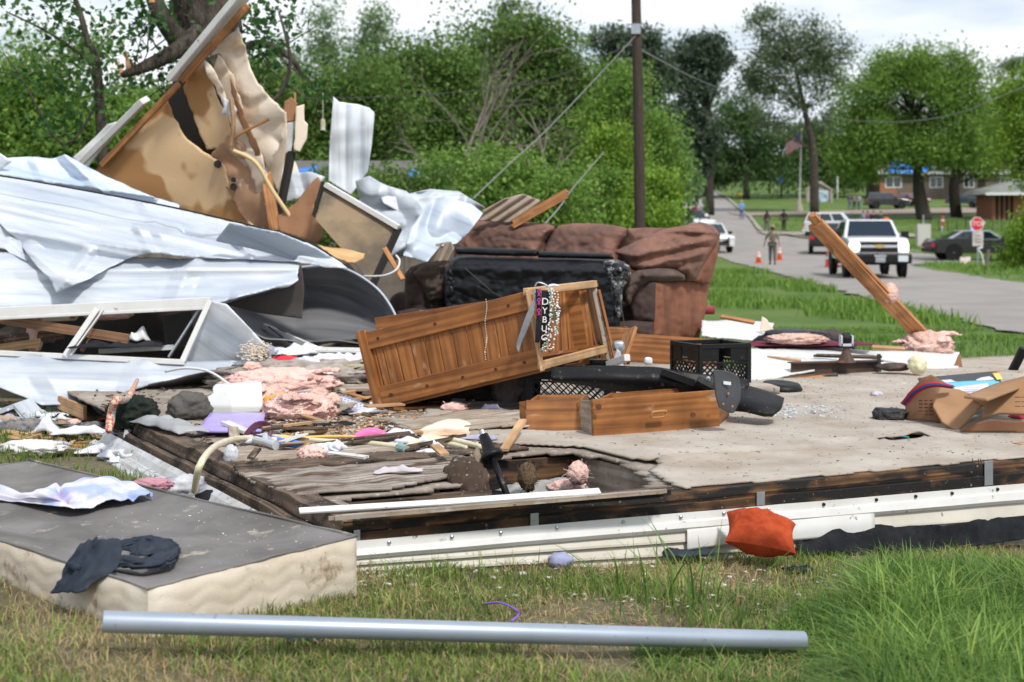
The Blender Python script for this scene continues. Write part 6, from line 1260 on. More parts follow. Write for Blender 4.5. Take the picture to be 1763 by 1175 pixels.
T(sheet('underside_sheet', [[(255, 662, 8.42), (320, 648, 8.45), (380, 640, 8.5), (428, 626, 8.5)], [(250, 668, 8.5), (320, 668, 8.75), (385, 660, 8.8), (428, 636, 8.6)], [(215, 690, 8.45), (300, 678, 8.7), (385, 666, 8.75), (422, 648, 8.6)]], m_under, 60, 20, .005, wr=.02, ws=3, seed=11), 'curled lower lip of the wall sheet, coloured dark as shade', 'metal sheet')
# window frame
WF = thing('window_frame', 'empty white aluminium window frame set in the wrecked metal wall', 'window frame', tuple(P(180, 615, 8.75)))
for nm, a, b_, w_ in [('top_rail', (-80, 541, 8.85), (364, 520, 8.8), .055), ('top_bead', (-80, 552, 8.84), (362, 530, 8.8), .02), ('bottom_rail', (-80, 604, 8.8), (318, 624, 8.68), .03), ('mullion', (168, 532, 8.78), (112, 614, 8.72), .034), ('jamb', (362, 518, 8.76), (314, 623, 8.68), .032), ('sash_rod', (344, 532, 8.86), (290, 616, 8.8), .012)]:
 q = MB(); q.board(P(*a), P(*b_), w_, .03, Vector((1, 0, 0)) if nm in ('mullion', 'jamb', 'sash_rod') else Zp); q.build(nm, m_trim if nm != 'sash_rod' else m_steel, WF, bevel=.004)
q = MB(); q.board(P(178, 534, 8.76), P(122, 612, 8.7), .008, .02, Vector((1, 0, 0))); q.build('mullion_bead', m_trim, WF)
# inside of the wall
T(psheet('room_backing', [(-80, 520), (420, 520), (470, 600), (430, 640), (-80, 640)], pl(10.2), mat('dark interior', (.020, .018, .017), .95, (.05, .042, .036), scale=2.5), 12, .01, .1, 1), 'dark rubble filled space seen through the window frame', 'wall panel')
plank('brown board poking across the window opening', P(-30, 545, 8.95), P(221, 584, 8.75), .055, .02, wood('brown trim board', (.27, .15, .085), (.19, .10, .055), .7, knots=False), Zp)
T(psheet('wallboard', [(-80, 560), (130, 552), (150, 528), (60, 536), (-80, 538)], pl(9.1), m_cream, 5, .01), 'pale wallboard strip behind the window frame', 'wallboard')
T(blob('insulation_scrap', P(187, 540, 9.0), (.13, .05, .035), m_pinkp, .25, 3, sub=3, ridged=True), 'dirty insulation hanging under the top rail of the window frame', 'insulation', 'pink insulation scraps')
T(blob('insulation_scrap', P(60, 575, 9.1), (.04, .05, .11), m_pinkp, .3, 3, sub=3, ridged=True), 'insulation strand hanging inside the window opening at the left', 'insulation', 'pink insulation scraps')
q = MB(); q.board(P(212, 536, 9.2), P(345, 532, 9.2), .03, .03, Zp); T(q.build('red_strip', mat('red fabric strip', (.32, .02, .04), .8)), 'thin red strip just under the top rail of the window frame', 'strip')
T(psheet('grey_board', [(280, 545), (330, 535), (335, 600), (285, 605)], pl(9.7), mat('grey panel', (.07, .07, .07), .7), 5, .01), 'dark grey panel standing inside the window opening', 'panel')
T(cloth('white_cup', P(238, 592, 8.9), .12, .10, .3, m_white, .10, 8), 'small white crumpled plastic inside the window opening', 'scrap')
T(cloth('bag', P(205, 600, 8.85), .5, .3, .1, m_blackc, .06, 7), 'dark crumpled bag inside the window opening', 'bag')
plank('pale board end lying inside the window opening', P(170, 605, 8.9), P(300, 598, 8.95), .03, .02, m_white, Zp); plank('splintered stick inside the window opening', P(140, 605, 8.8), P(160, 578, 8.85), .02, .02, w_raw)
plank('dirty brown board lying low inside the window opening', P(-40, 592, 9.0), P(110, 575, 9.1), .06, .03, w_rot, Zp); plank('second dirty brown board low inside the window opening', P(-40, 606, 8.95), P(70, 590, 9.0), .05, .03, w_raw, Zp)
# ---------------------------------------------------------------- broken wall standing up
TW = thing('broken_wall', 'tall broken wall of water stained fibreboard leaning up to a point', 'wall', tuple(P(330, 420, 11.6)))
wy = pl(11.6, -.15, .12, 330, 250)
psheet('fibreboard', [(158, 300), (205, 250), (286, 160), (300, 205), (322, 240), (350, 262), (386, 285), (398, 340), (440, 396), (330, 374), (230, 336), (185, 308)], wy, m_tanb, 3, .012, .05, 1.2, 0, 3, 1.2, jag=2, parent=TW)
psheet('fibreboard', [(316, 150), (330, 112), (352, 102), (372, 165), (392, 200), (402, 262), (372, 256), (356, 258), (342, 222), (328, 186)], lambda x, y: wy(x, y) + .08, m_tanb, 3, .012, .06, 1.5, 0, 3, 2.1, jag=1.5, parent=TW)
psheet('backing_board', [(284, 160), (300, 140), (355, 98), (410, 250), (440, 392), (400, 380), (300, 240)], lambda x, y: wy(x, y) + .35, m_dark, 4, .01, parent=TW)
psheet('wall_lining', [(352, 102), (410, 45), (424, 88), (436, 128), (462, 165), (490, 192), (488, 240), (470, 270), (462, 300), (448, 262), (415, 200), (398, 130), (378, 92)], lambda x, y: wy(x, y) + .05, m_cream, 3, .01, .05, 1.5, .035, 3, 3.3, jag=2.5, parent=TW)
psheet('wall_lining', [(376, 94), (402, 130), (420, 205), (452, 268), (466, 330), (476, 372), (452, 350), (424, 280), (400, 220), (384, 160), (366, 128)], lambda x, y: wy(x, y) - .03, mat('cream lining', (.76, .66, .53), .85, (.64, .50, .36), scale=4, spots=(.30, .18, .10), sscale=9, sth=.7), 3, .01, .05, 2, .035, 3.5, 4.3, jag=2.5, parent=TW)
psheet('wall_lining', [(366, 262), (392, 232), (420, 250), (440, 290), (468, 345), (474, 396), (432, 396), (400, 345), (384, 310), (360, 290)], lambda x, y: wy(x, y) - .02, mat('stained lining', (.50, .29, .17), .85, (.30, .17, .10), scale=3, spots=(.66, .52, .40), sscale=6, sth=.6), 3, .012, .04, 2, .035, 3, 5.3, jag=3, parent=TW)
psheet('torn_paper', [(384, 168), (400, 176), (408, 190), (402, 204), (390, 196), (380, 200), (386, 184)], lambda x, y: wy(x, y) - .12, m_paper, 2, .008, .03, 6, .02, 4, 7.3, jag=1.5, parent=TW)
psheet('torn_paper', [(352, 104), (362, 112), (384, 150), (396, 196), (388, 190), (372, 150), (356, 128)], lambda x, y: wy(x, y) - .10, m_cream, 2, .008, .03, 6, .02, 4, 8.3, jag=1.5, parent=TW)
psheet('dark_crack', [(392, 120), (404, 150), (420, 200), (444, 250), (458, 300), (450, 300), (434, 255), (412, 205), (398, 160)], lambda x, y: wy(x, y) - .045, m_brownb, 2, .004, jag=2, parent=TW)
psheet('corner_flap', [(470, 235), (492, 190), (495, 230), (492, 262), (478, 330), (462, 300)], lambda x, y: wy(x, y) + .2, m_cream, 3, .01, .03, 3, parent=TW)
for a, b_, w_, m_ in [((131, 292), (152, 262), .08, m_trim), ((300, 136), (424, -14), .20, m_trim), ((138, 284), (250, 172), .13, m_trim), ((170, 290), (312, 140), .035, w_orange), ((312, 140), (428, 8), .035, w_orange)]:
 q = MB(); q.board(P(a[0], a[1], wy(*a) - .06), P(b_[0], b_[1], wy(*b_) - .06), w_, .05, Vector((1, 0, .9)), 0, 4 if m_ is w_orange else 0); q.build('corner_trim' if m_ is m_trim else 'frame_stud', m_, TW, bevel=.006)
psheet('gutter', [(126, 272), (165, 236), (186, 214), (200, 210), (204, 218), (150, 290), (140, 286)], lambda x, y: wy(x, y) - .1, m_white, 3, .02, .04, 2, parent=TW)
for pts, r, m_ in [([(398, 170), (402, 215), (398, 250)], .02, w_raw), ([(404, 236), (430, 222), (464, 205)], .012, w_orange)]:
 q = MB(); q.tube([P(x, y, wy(x, y) - .12) for x, y in pts], r, 6, sub=3); q.build('split_lath', m_, TW)
q = MB(); q.tube([P(x, y, wy(x, y) - .25) for x, y in [(402, 260), (440, 280), (470, 330), (514, 394)]], .016, 8, sub=6); q.v, T(q.build('pipe', mat('yellow stick', (.66, .48, .25), .6), smooth=True), 'pale yellow bent stick hanging in front of the broken wall', 'stick')
for i, (px, py, r) in enumerate([(375, 283, .03), (402, 322, .028), (402, 310, .02)]): q = MB(); q.lathe(P(px, py, wy(px, py) - .035), (0, -1, 0), [(r, 0), (r, .01)], 14); q.build('bolt_hole', m_dark, TW)
SB = thing('wall_stud_bundle', 'splintered studs and torn board hanging right of the broken wall', 'wood debris', tuple(P(505, 300, 11.8)))
psheet('torn_board', [(490, 175), (502, 168), (512, 178), (508, 208), (492, 212), (488, 195)], pl(11.7), m_brownb, 2, .02, jag=1, parent=SB); psheet('torn_board', [(510, 184), (524, 180), (524, 208), (530, 214), (528, 240), (516, 262), (506, 258), (508, 220)], pl(11.65), m_cream, 2, .015, jag=1, parent=SB)
psheet('torn_board', [(494, 212), (508, 210), (504, 245), (500, 268), (490, 262)], pl(11.7), m_trimd, 2, .015, jag=1, parent=SB)
q = MB(); q.board(P(502, 262, 11.7), P(480, 372, 11.6), .05, .05); q.build('stud', m_dark, SB); q = MB(); q.board(P(498, 250, 11.75), P(492, 300, 11.7), .035, .03); q.board(P(508, 160, 11.7), P(508, 178, 11.7), .015, .015); q.build('stud', w_orange, SB)
plank('orange stud standing at the right foot of the broken wall', P(458, 298, 11.5), P(474, 398, 11.4), .08, .04, w_orange, Vector((1, 0, 0)))
# brown curved board, mouldy panel
T(psheet('curved_board', [(478, 372), (510, 350), (535, 318), (548, 305), (556, 320), (540, 352), (548, 375), (556, 395), (556, 412), (545, 420), (520, 412), (480, 398)], pl(11.2, -.2, -.2, 520, 370), m_brownb, 3, .012, .06, 2, seed=2, jag=1), 'brown warped board left of the mouldy square panel', 'board')
MP = thing('mouldy_board', 'square mouldy brown panel with a white edge strip leaning behind the curled sheet', 'panel', tuple(P(610, 480, 10.9)))
a, b_, c, d = P(560, 316, 10.9), P(686, 390, 10.7), P(640, 488, 10.5), P(543, 378, 10.7)
q = MB(); q.prism([a, b_, c, d + Vector((0, 0, 0))], (0, .06, 0)); q.build('panel', m_greyb, MP, bevel=.004)
q = MB(); q.board(P(561, 318, 10.86), P(687, 392, 10.66), .032, .05, Vector((0, 0, 1))); q.build('edge_strip', m_trim, MP)
q = MB(); q.prism([P(541, 375, 10.69), P(558, 314, 10.89), P(553, 312, 11.0), P(537, 370, 10.8)], (0, .05, 0)); q.build('side_flange', m_dark, MP)
q = MB(); q.board(P(687, 392, 10.69), P(642, 490, 10.49), .025, .05); q.build('side_flange', m_dark, MP)
T(sheet('plywood_scrap', [[(548, 422, 10.3), (570, 425, 10.4), (600, 430, 10.4), (628, 440, 10.3)], [(570, 440, 10.0), (590, 445, 10.0), (610, 452, 10.0), (625, 448, 10.1)]], mat('yellow ply', (.62, .40, .19), .8, (.5, .3, .13), scale=4), 24, 8, .012, wr=.02, ws=4, jag=.7), 'curved yellow plywood scrap lying below the mouldy panel', 'plywood')
plank('orange stick leaning left of the sofa arm', P(662, 428, 10.2), P(694, 482, 10.0), .032, .02, w_orange, Vector((1, 0, 0)))
q = MB(); q.tube([P(*p) for p in [(625, 476, 10.1), (660, 475, 10.0), (682, 465, 10.0), (688, 450, 10.05), (682, 440, 10.1)]], .007, 6, sub=6); T(q.build('cord', m_white, smooth=True), 'white cord looping in front of the orange stick', 'cord')
T(psheet('white_sheet_upright', [(574, 167), (580, 172), (584, 176), (616, 180), (636, 186), (645, 195), (640, 250), (633, 296), (618, 318), (604, 336), (566, 312), (567, 260), (570, 215)], lambda x, y: 12.6 - .016 * abs(math.sin((x - 570) / 8)) + .05 * math.sin(y / 40), metal_sheet('bright white metal', (.82, .86, .90), (.66, .72, .80), .4, .05, dth=.72), 2, .006, .03, 3, seed=4, grain=1.57), 'tall white corrugated metal sheet standing upright against the trees', 'metal sheet')
T(psheet('silver_sheet', [(612, 312), (636, 303), (660, 318), (700, 330), (722, 350), (735, 372), (700, 440), (672, 452), (650, 440), (640, 380), (620, 350)], pl(11.9, -.3, -.3, 670, 380), m_silver, 2.5, .005, .10, 3, .14, 3.6, 6), 'crumpled silver metal sheet behind the mouldy panel', 'metal sheet')
T(psheet('silver_sheet', [(640, 308), (700, 335), (740, 326), (790, 330), (836, 358), (800, 372), (740, 376), (700, 372), (660, 350)], pl(12.1, .1, -.3, 720, 350), m_silver, 2.5, .005, .08, 3, .12, 3.6, 7), 'crumpled silver metal sheet lying highest on the heap behind the sofa', 'metal sheet')
T(psheet('silver_sheet', [(694, 440), (708, 392), (742, 345), (764, 338), (812, 352), (832, 368), (806, 402), (786, 420), (758, 424), (735, 452)], pl(11.3, .1, -.4, 750, 390), m_metal2, 2.5, .005, .07, 2.6, .12, 3.2, 8, grain=.4), 'dented pale metal sheet just left of the sofa back', 'metal sheet')
T(psheet('blue_white_sheet', [(488, 300), (535, 296), (560, 305), (545, 325), (510, 345), (482, 350)], pl(12.2), m_metal, 3, .006, .08, 3, .05, 3, 9), 'pale blue metal fold left of the mouldy panel', 'metal sheet')
m_corr = mat('rusty corrugated', (.27, .20, .14), .8, (.40, .34, .28), scale=5, spots=(.12, .08, .05), sscale=8)
T(psheet('corrugated_sheet', [(822, 380), (832, 362), (870, 342), (900, 334), (932, 346), (905, 368), (884, 384)], lambda x, y: 11.8 - .05 * abs(math.sin((x * .8 + y * 1.2) / 6)), m_corr, 2, .006, .03, 3), 'brown corrugated panel scrap behind the left end of the sofa back', 'panel')
T(psheet('corrugated_sheet', [(733, 452), (752, 420), (776, 416), (782, 428), (770, 450)], lambda x, y: 11.3 - .05 * abs(math.sin((x + y * .5) / 5)), m_corr, 2, .006, .02, 3), 'brown corrugated panel scrap left of the black slab on the sofa', 'panel')
plank('splintered orange plank end rising behind the sofa back', P(880, 388, 11.7), P(980, 331, 11.6), .07, .05, w_orange, Zp, 4, name='plank', cat='plank')
T(psheet('grey_debris_board', [(500, 260), (530, 330), (520, 345), (478, 340), (480, 290)], pl(12.4), m_cream, 3, .01, .05, 3, jag=1), 'torn board behind the studs right of the broken wall', 'board')
# filler rubble behind the heap so that it stands on something
T(blob('rubble_heap', (P(510, 470, 11.2).x, 11.9, .10), (.6, .4, .34), mat('rubble', (.045, .036, .03), .95, (.11, .085, .065), scale=9, bump=.8, bscale=20), .35, 3, sub=5, flat=-.05, ridged=True, seed=9), 'heap of broken dark rubble under the mouldy panel', 'rubble')
T(blob('rubble_heap', (P(90, 470, 10.9).x, 11.3, .1), (1.35, .9, .8), mat('rubble2', (.07, .06, .05), .95, (.16, .13, .10), scale=9, bump=.8, bscale=20), .3, 3, sub=5, flat=-.05, ridged=True, seed=12), 'dark rubble heap behind the big white metal sheets', 'rubble')
# ---------------------------------------------------------------- sofa
m_dusty = mat('dusty brown suede', (.075, .052, .044), .9, (.17, .13, .105), scale=3, bump=.4, bscale=14, bdist=.02, spots=(.28, .22, .17), sscale=34, sth=.66, spec=.2)
SO = Vector(P(1127, 581, 10.6)); SO.z = .25; wv_ = Vector((-.866, .5, 0)); bv_ = Vector((.5, .866, 0)); SF = thing('sofa', 'large torn brown reclining sofa facing left, its right end rust brown', 'sofa', tuple(SO))
def S(w_, d, z): return SO + wv_ * w_ + bv_ * d + Zp * z
def cushion(name, c, hw, hd, hz, m, r=.35, lean=0., wr=.02, ns=4, tilt=0., parent=SF, sub=40, seed=1., sag=0, fold=.0):
 """soft block in sofa axes: centre (w, d, z), half sizes"""
 bm = bmesh.new(); bmesh.ops.create_cube(bm, size=2); bmesh.ops.subdivide_edges(bm, edges=bm.edges[:], cuts=int(sub / 2), use_grid_fill=True); V = []
 for v in bm.verts:
  p = v.co.copy(); n_ = max(abs(p.x), abs(p.y), abs(p.z)); l = (abs(p.x) ** 5 + abs(p.y) ** 5 + abs(p.z) ** 5) ** .2; k = 1 / l
  p = p * (1 + (k - 1) * min(1, r * 2.4)); x, y, z = p.x * hw, p.y * hd, p.z * hz
  n1 = nz3((x, y, z), ns, seed); n2 = 1 - abs(nz3((x, y * 1.4, z), ns * 1.6, seed + 5)) * 3
  off = p.normalized() * (wr * n1 + fold * max(0, n2)); z -= sag * (1 - (x / hw) ** 2) * max(0, p.z)
  y2 = y + lean * z; V.append(S(c[0] + x + off.x, c[1] + y2 + off.y, c[2] + z + off.z + tilt * x))
 q = MB(); q.add(V, [tuple(v.index for v in f.verts)[::1] for f in bm.faces]); bm.free(); return q.build(name, m, parent, smooth=True)
cushion('base', (1.2, .45, .16), 1.18, .42, .15, m_sofad, .25)
cushion('seat', (1.2, .36, .34), .95, .36, .12, m_sofad, .3, sag=.02, fold=.012)
cushion('back_frame', (1.16, .98, .36), 1.06, .06, .34, m_sofar, .2, lean=.22, wr=.015, ns=5)
def puff(name, out, Yf, m, bulge=.12, R_=22., wr=.02, wrs=5., fold=.0, seed=1., parent=SF, folds=()):
 """stuffed form: front and back shells meeting along the outline"""
 E_ = [(out[i], out[(i + 1) % len(out)]) for i in range(len(out))]
 def ed(x, y):
  b = 1e9
  for a, c in E_:
   dx, dy = c[0] - a[0], c[1] - a[1]; t = max(0, min(1, ((x - a[0]) * dx + (y - a[1]) * dy) / (dx * dx + dy * dy + 1e-9))); b = min(b, math.hypot(a[0] + dx * t - x, a[1] + dy * t - y))
  return b if inpoly(x, y, out) else 0
 def f(sg):
  def g(x, y):
   k = min(1, ed(x, y) / R_); k = math.sqrt(max(0, 1 - (1 - k) ** 2)); h = bulge * k
   h += k * (wr * nz3((x * .012, y * .012, seed), wrs * .6, seed) + wr * .5 * nz3((x * .03, y * .03, seed), wrs * .7, seed + 3))
   if fold: c = abs(nz3((x * .010, y * .024, seed), 1.9, seed + 6)); h -= k * fold * .5 * max(0, 1 - c * 4) ** 1.5
   for x0, y0, x1, y1, hh, w_ in folds:
    L2 = (x1 - x0) ** 2 + (y1 - y0) ** 2; t = max(0, min(1, ((x - x0) * (x1 - x0) + (y - y0) * (y1 - y0)) / L2)); d = math.hypot(x - x0 - (x1 - x0) * t, y - y0 - (y1 - y0) * t); h += hh * math.exp(-(d / w_) ** 2)
   return Yf(x, y) - h if sg else Yf(x, y) + bulge * .7 * k
  return g
 sh = psheet(name, out, f(1), m, 2.2, 0, parent=parent); bk = psheet('t', out, f(0), m, 5, 0, parent=parent)
 bm = bmesh.new(); bm.from_mesh(sh.data); bm.from_mesh(bk.data); bm.to_mesh(sh.data); bm.free(); bpy.data.objects.remove(bk); sh.modifiers.clear(); return sh
YF = lambda x: 10.6 + (1127 - x) / 430 * 1.2
yb = lambda o_: (lambda x, y: YF(x) + o_ - (y - 380) * .0022)
puff('back_cushion', [(782, 429), (787, 414), (799, 390), (809, 378), (827, 376), (868, 380), (910, 383), (940, 385), (957, 389), (956, 398), (941, 419), (934, 470), (780, 470)], yb(.62), m_sofa, .20, 26, .03, 5, .03, 1, folds=[(955, 392, 930, 435, -.05, 6)])
puff('back_cushion', [(933, 470), (935, 430), (948, 406), (961, 389), (986, 385), (1022, 385), (1063, 389), (1079, 393), (1078, 408), (1065, 429), (1060, 470)], yb(.60), m_sofa, .20, 26, .03, 5, .03, 2)
puff('back_cushion', [(1060, 450), (1066, 428), (1078, 406), (1080, 394), (1115, 392), (1150, 393), (1140, 430), (1110, 450)], yb(.72), m_sofa, .12, 18, .03, 5, .03, 3)
puff('back_cushion', [(1056, 434), (1079, 424), (1115, 406), (1146, 394), (1187, 387), (1207, 383), (1228, 388), (1240, 403), (1235, 419), (1223, 439), (1209, 462), (1200, 484), (1181, 484), (1176, 476), (1161, 468), (1130, 468), (1105, 472), (1087, 464), (1071, 446)], lambda x, y: 11.05 + (x - 1150) * .0036 - (y - 380) * .0012, m_sofa, .22, 26, .03, 5, .045, 4, folds=[(1150, 392, 1236, 404, .035, 5), (1130, 404, 1236, 406, -.04, 4), (1095, 440, 1225, 412, .03, 6), (1090, 452, 1215, 424, -.04, 5), (1120, 458, 1210, 438, .03, 6), (1150, 466, 1206, 450, -.03, 4)])
puff('side_wing', [(1240, 404), (1236, 440), (1223, 490), (1215, 489), (1196, 484), (1209, 455), (1228, 424)], lambda x, y: 11.12 + (x - 1200) * .008, m_sofar, .06, 12, .02, 6, .02, 5)
puff('side_cover', [(1127, 486), (1171, 483), (1198, 481), (1222, 487), (1216, 532), (1203, 584), (1166, 586), (1125, 583), (1123, 552), (1125, 506)], lambda x, y: 10.62 + (x - 1125) * .0085, m_sofar, .07, 16, .02, 5, .0, 6, folds=[(1160, 500, 1155, 575, -.02, 6), (1175, 500, 1180, 575, .025, 7), (1140, 495, 1138, 575, .02, 5), (1198, 500, 1190, 570, -.02, 5)])
puff('arm_front', [(1083, 505), (1092, 490), (1115, 483), (1129, 486), (1128, 552), (1122, 557), (1087, 557), (1084, 532)], lambda x, y: 10.60, m_sofad, .07, 14, .015, 6, .01, 7)
puff('arm_pad', [(1071, 508), (1074, 493), (1081, 478), (1097, 466), (1130, 462), (1161, 463), (1181, 474), (1180, 483), (1146, 486), (1117, 486), (1101, 495), (1091, 510), (1085, 526), (1074, 520)], lambda x, y: 10.56 + max(0, x - 1110) * .006, m_dusty, .11, 12, .02, 6, .02, 8, folds=[(1110, 474, 1175, 474, .03, 6)])
puff('footrest', [(1045, 556), (1089, 552), (1124, 555), (1126, 583), (1105, 583), (1045, 570)], lambda x, y: 10.52, m_sofad, .06, 12, .01, 6, .0, 9)
puff('arm', [(697, 472), (707, 460), (730, 452), (774, 450), (778, 470), (768, 490), (766, 545), (735, 556), (697, 552)], lambda x, y: 11.55, m_sofad, .12, 18, .02, 5, .02, 10)
puff('arm_pad', [(709, 470), (730, 454), (776, 451), (774, 480), (765, 516), (737, 522), (725, 492)], lambda x, y: 11.46, m_dusty, .10, 16, .03, 5, .03, 11)
puff('footrest', [(683, 537), (709, 531), (766, 534), (762, 560), (684, 562)], lambda x, y: 11.3, m_sofad, .06, 12, .01, 6, .0, 12)
T(cloth('pink_cloth', S(-.05, .9, .03), .25, .2, .4, mat('plum cloth', (.22, .04, .09), .9), .05, 8), 'plum coloured cloth at the rear foot of the sofa', 'cloth')
# black slab leaning on the sofa
BS = thing('black_slab', 'dusty black vinyl slab wrapped in tape, leaning on the front of the sofa', 'slab', tuple(S(1.1, -.2, .1)))
rows = [];
def ss(px, py, Y): return (px, py, Y)
yS = lambda o_: (lambda x, y: YF(x) - .28 + o_ - (y - 440) * .0008)
puff('front_cover', [(770, 460), (778, 446), (788, 441), (1043, 447), (1058, 450), (1084, 460), (1086, 482), (1074, 502), (1066, 570), (1040, 600), (780, 590), (764, 500)], yS(.05), m_vinyl, .16, 22, .03, 5, .025, 21, BS, [(765, 463, 1060, 470, .02, 6), (800, 520, 1040, 540, -.02, 10)])
for k, o_ in enumerate(([(784, 427), (807, 426), (925, 430), (926, 442), (858, 441), (785, 438)], [(925, 432), (1053, 437), (1057, 447), (926, 444)])): puff('top_flap', o_, yS(.0), m_vinyl, .05, 6, .01, 6, .01, 23 + k, BS)
puff('tape_wrap', [(1040, 449), (1064, 447), (1084, 458), (1087, 475), (1072, 498), (1070, 545), (1062, 552), (1055, 510), (1044, 480), (1037, 462)], yS(-.09), mat('shiny dark tape', (.02, .022, .026), .25, (.30, .30, .29), scale=22, lo=.52, hi=.62), .06, 12, .04, 12, .03, 26, BS)
puff('tape_wrap', [(764, 470), (776, 455), (784, 470), (786, 530), (776, 545), (766, 520)], yS(-.05), m_vinyl, .05, 8, .04, 12, .03, 27, BS)
for a_, b2 in [((800, 462), (850, 505)), ((850, 505), (940, 548)), ((1062, 480), (1075, 560)), ((1085, 455), (1060, 520))]:
 q = MB(); q.tube([P(a_[0], a_[1], YF(a_[0]) - .50), P(b2[0], b2[1], YF(b2[0]) - .50)], .003, 5); q.build('cord', m_wired, BS)
# ---------------------------------------------------------------- pine cabinet lying tilted
CB = thing('pine_cabinet', 'open pine cabinet of vertical boards lying tilted on the debris in front of the sofa', 'cabinet', tuple(D(700, 700)))
a0, a1, b1, b0 = P(623, 574, 7.55), P(912, 501, 7.15), P(932, 636, 7.1), P(654, 702, 7.5)   # left panel: top left, top right, bottom right, bottom left
def panel_boards(a0, a1, b1, b0, rail_t, rail_b, nb, th, post_l, post_r, nn, wider=None):
 e = lambda u, v: (a0.lerp(a1, u)).lerp(b0.lerp(b1, u), v)
 rt, rb = rail_t, rail_b
 def pb(u0, u1, v0, v1, m, nm, off, t=th, swap=False):
  pts = [e(u0, v0), e(u1, v0), e(u1, v1), e(u0, v1)]; q = MB(); c = sum(pts, Vector()) / 4 + nn * off; ax = ((pts[1] + pts[2]) - (pts[0] + pts[3])) / 4; ay = ((pts[3] + pts[2]) - (pts[0] + pts[1])) / 4
  az = ax.cross(ay).normalized() * t / 2; q.box(c, ay, ax, az) if swap else q.box(c, ax, ay, az); return q.build(nm, m, CB, bevel=.003)
 ed = [0]; rr = random.Random(nb)
 for i in range(nb): ed.append(ed[-1] + rr.choice((1, 1, .55, .9)))
 for i in range(nb):
  u0, u1 = ed[i] / ed[-1] * .98 + .01, ed[i + 1] / ed[-1] * .98 + .01; pb(u0 + .003, u1 - .003, rt * .8, 1 - rb * .8, w_pine, 'panel_board', -.004 + rr.uniform(-.0015, .0015), th * .6, True)
 pb(0, 1, 0, rt, w_pine, 'rail', .008); pb(0, 1, 1 - rb, 1, w_pine, 'rail', .008)
 if post_l: pb(-.02, .035, -.03, 1.03, w_raw if post_l == 2 else w_pine, 'post', .012, th * 1.3, True)
 if post_r: pb(.97, 1.02, -.0, 1.04, w_raw if post_r == 2 else w_pine, 'post', .012, th * 1.3, True)
 return e
n1 = (a1 - a0).cross(b0 - a0).normalized(); n1 = -n1 if n1.y > 0 else n1
e1 = panel_boards(a0, a1, b1, b0, .24, .26, 13, .022, 1, 0, n1)
for u, v in [(.10, .12), (.45, .12), (.88, .12), (.10, .87), (.33, .87), (.55, .87), (.75, .87), (.92, .87)]: q = MB(); q.lathe(e1(u, v) + n1 * .018, n1, [(.008, 0), (.008, .004), (0, .004)], 10); q.build('plug', mat('dark plug', (.06, .025, .012), .6), CB)
c0, c1, d1, d0 = P(941, 498, 7.25), P(1026, 490, 7.75), P(1048, 604, 7.7), P(930, 632, 7.15)
n2 = (c1 - c0).cross(d0 - c0).normalized(); n2 = -n2 if n2.y > 0 else n2
e2 = panel_boards(c0 + Vector((-.03, .25, 0)), c1 + Vector((0, .05, 0)), d1 + Vector((0, .05, .02)), d0 + Vector((-.02, .25, .02)), .05, .05, 6, .02, 0, 0, n2)
for p, r_, w_, m_ in [(P(905, 503, 7.12), P(1024, 489, 7.7), .035, w_raw), (P(930, 630, 7.08), P(1042, 601, 7.65), .038, w_raw)]: q = MB(); q.board(p, r_, w_, .03, Zp); q.build('rail', m_, CB, bevel=.003)
q = MB(); q.board(P(1020, 486, 7.72), P(1050, 628, 7.66), .028, .045, Vector((1, 0, 0))); q.build('post', m_trimd if False else w_dirty, CB, bevel=.003)
q = MB(); q.board(P(1031, 500, 7.70), P(1058, 616, 7.64), .012, .05, Vector((1, 0, 0))); q.build('post', w_pine, CB)
q = MB(); q.board(P(908, 501, 7.12), P(934, 640, 7.06), .022, .05, Vector((1, 0, 0))); q.build('post', w_raw, CB, bevel=.004)
# far and lower sides of the box
q = MB(); q.prism([a0 + Vector((.02, .45, .05)), a1 + Vector((.25, .45, .0)), b1 + Vector((.25, .45, .0)), b0 + Vector((.02, .45, .05))], (0, .02, 0)); q.build('far_side', w_pine, CB)
q = MB(); q.prism([b0, b1, b1 + Vector((.25, .45, 0)), b0 + Vector((.02, .45, .05))], (0, 0, -.015)); q.build('end_board', w_pine, CB)
# things hanging on it
q = MB(); nn = 14
sheet('satin_ribbon', [[(917, 500, 7.02), (918, 515, 7.0), (905, 545, 7.0), (893, 580, 7.02), (889, 596, 7.03), (892, 606, 7.03)], [(925, 501, 7.02), (924, 520, 7.0), (916, 548, 7.0), (905, 575, 7.02), (898, 590, 7.03), (893, 607, 7.03)]], m_cloth('grey satin', (.22, .23, .25), (.30, .31, .33)), 30, 6, .002, parent=None); T(bpy.data.objects['satin_ribbon'], 'grey satin ribbon hanging over the cabinet edge', 'ribbon')
LN = thing('lanyard', 'black lanyard with white block letters hanging on the cabinet', 'lanyard', tuple(P(936, 600, 7.0)))
sheet('strap', [[(932, 500, 7.0), (933, 530, 6.99), (932, 560, 6.99), (930, 585, 7.0), (930, 600, 7.02)], [(946, 500, 7.0), (946, 530, 6.99), (945, 560, 6.99), (941, 585, 7.0), (940, 600, 7.02)]], m_blackc, 30, 4, .003, parent=LN)
for i, ch in enumerate('DYBUG'): textobj('letter', ch, P(938.5 - i * .5, 520 + i * 15.5, 6.975), (1, 0, -.05), (0, 0, 1), .045 - .002 * i, m_sw, LN, .0015)
sheet('purple_strap', [[(922, 498, 7.0), (924, 530, 6.99), (922, 570, 6.99), (921, 590, 7.0)], [(931, 498, 7.0), (932, 530, 6.99), (931, 570, 6.99), (929, 590, 7.0)]], m_blackc, 24, 4, .003, parent=LN)
m_mag = mat('magenta print', (.50, .04, .32), .6)
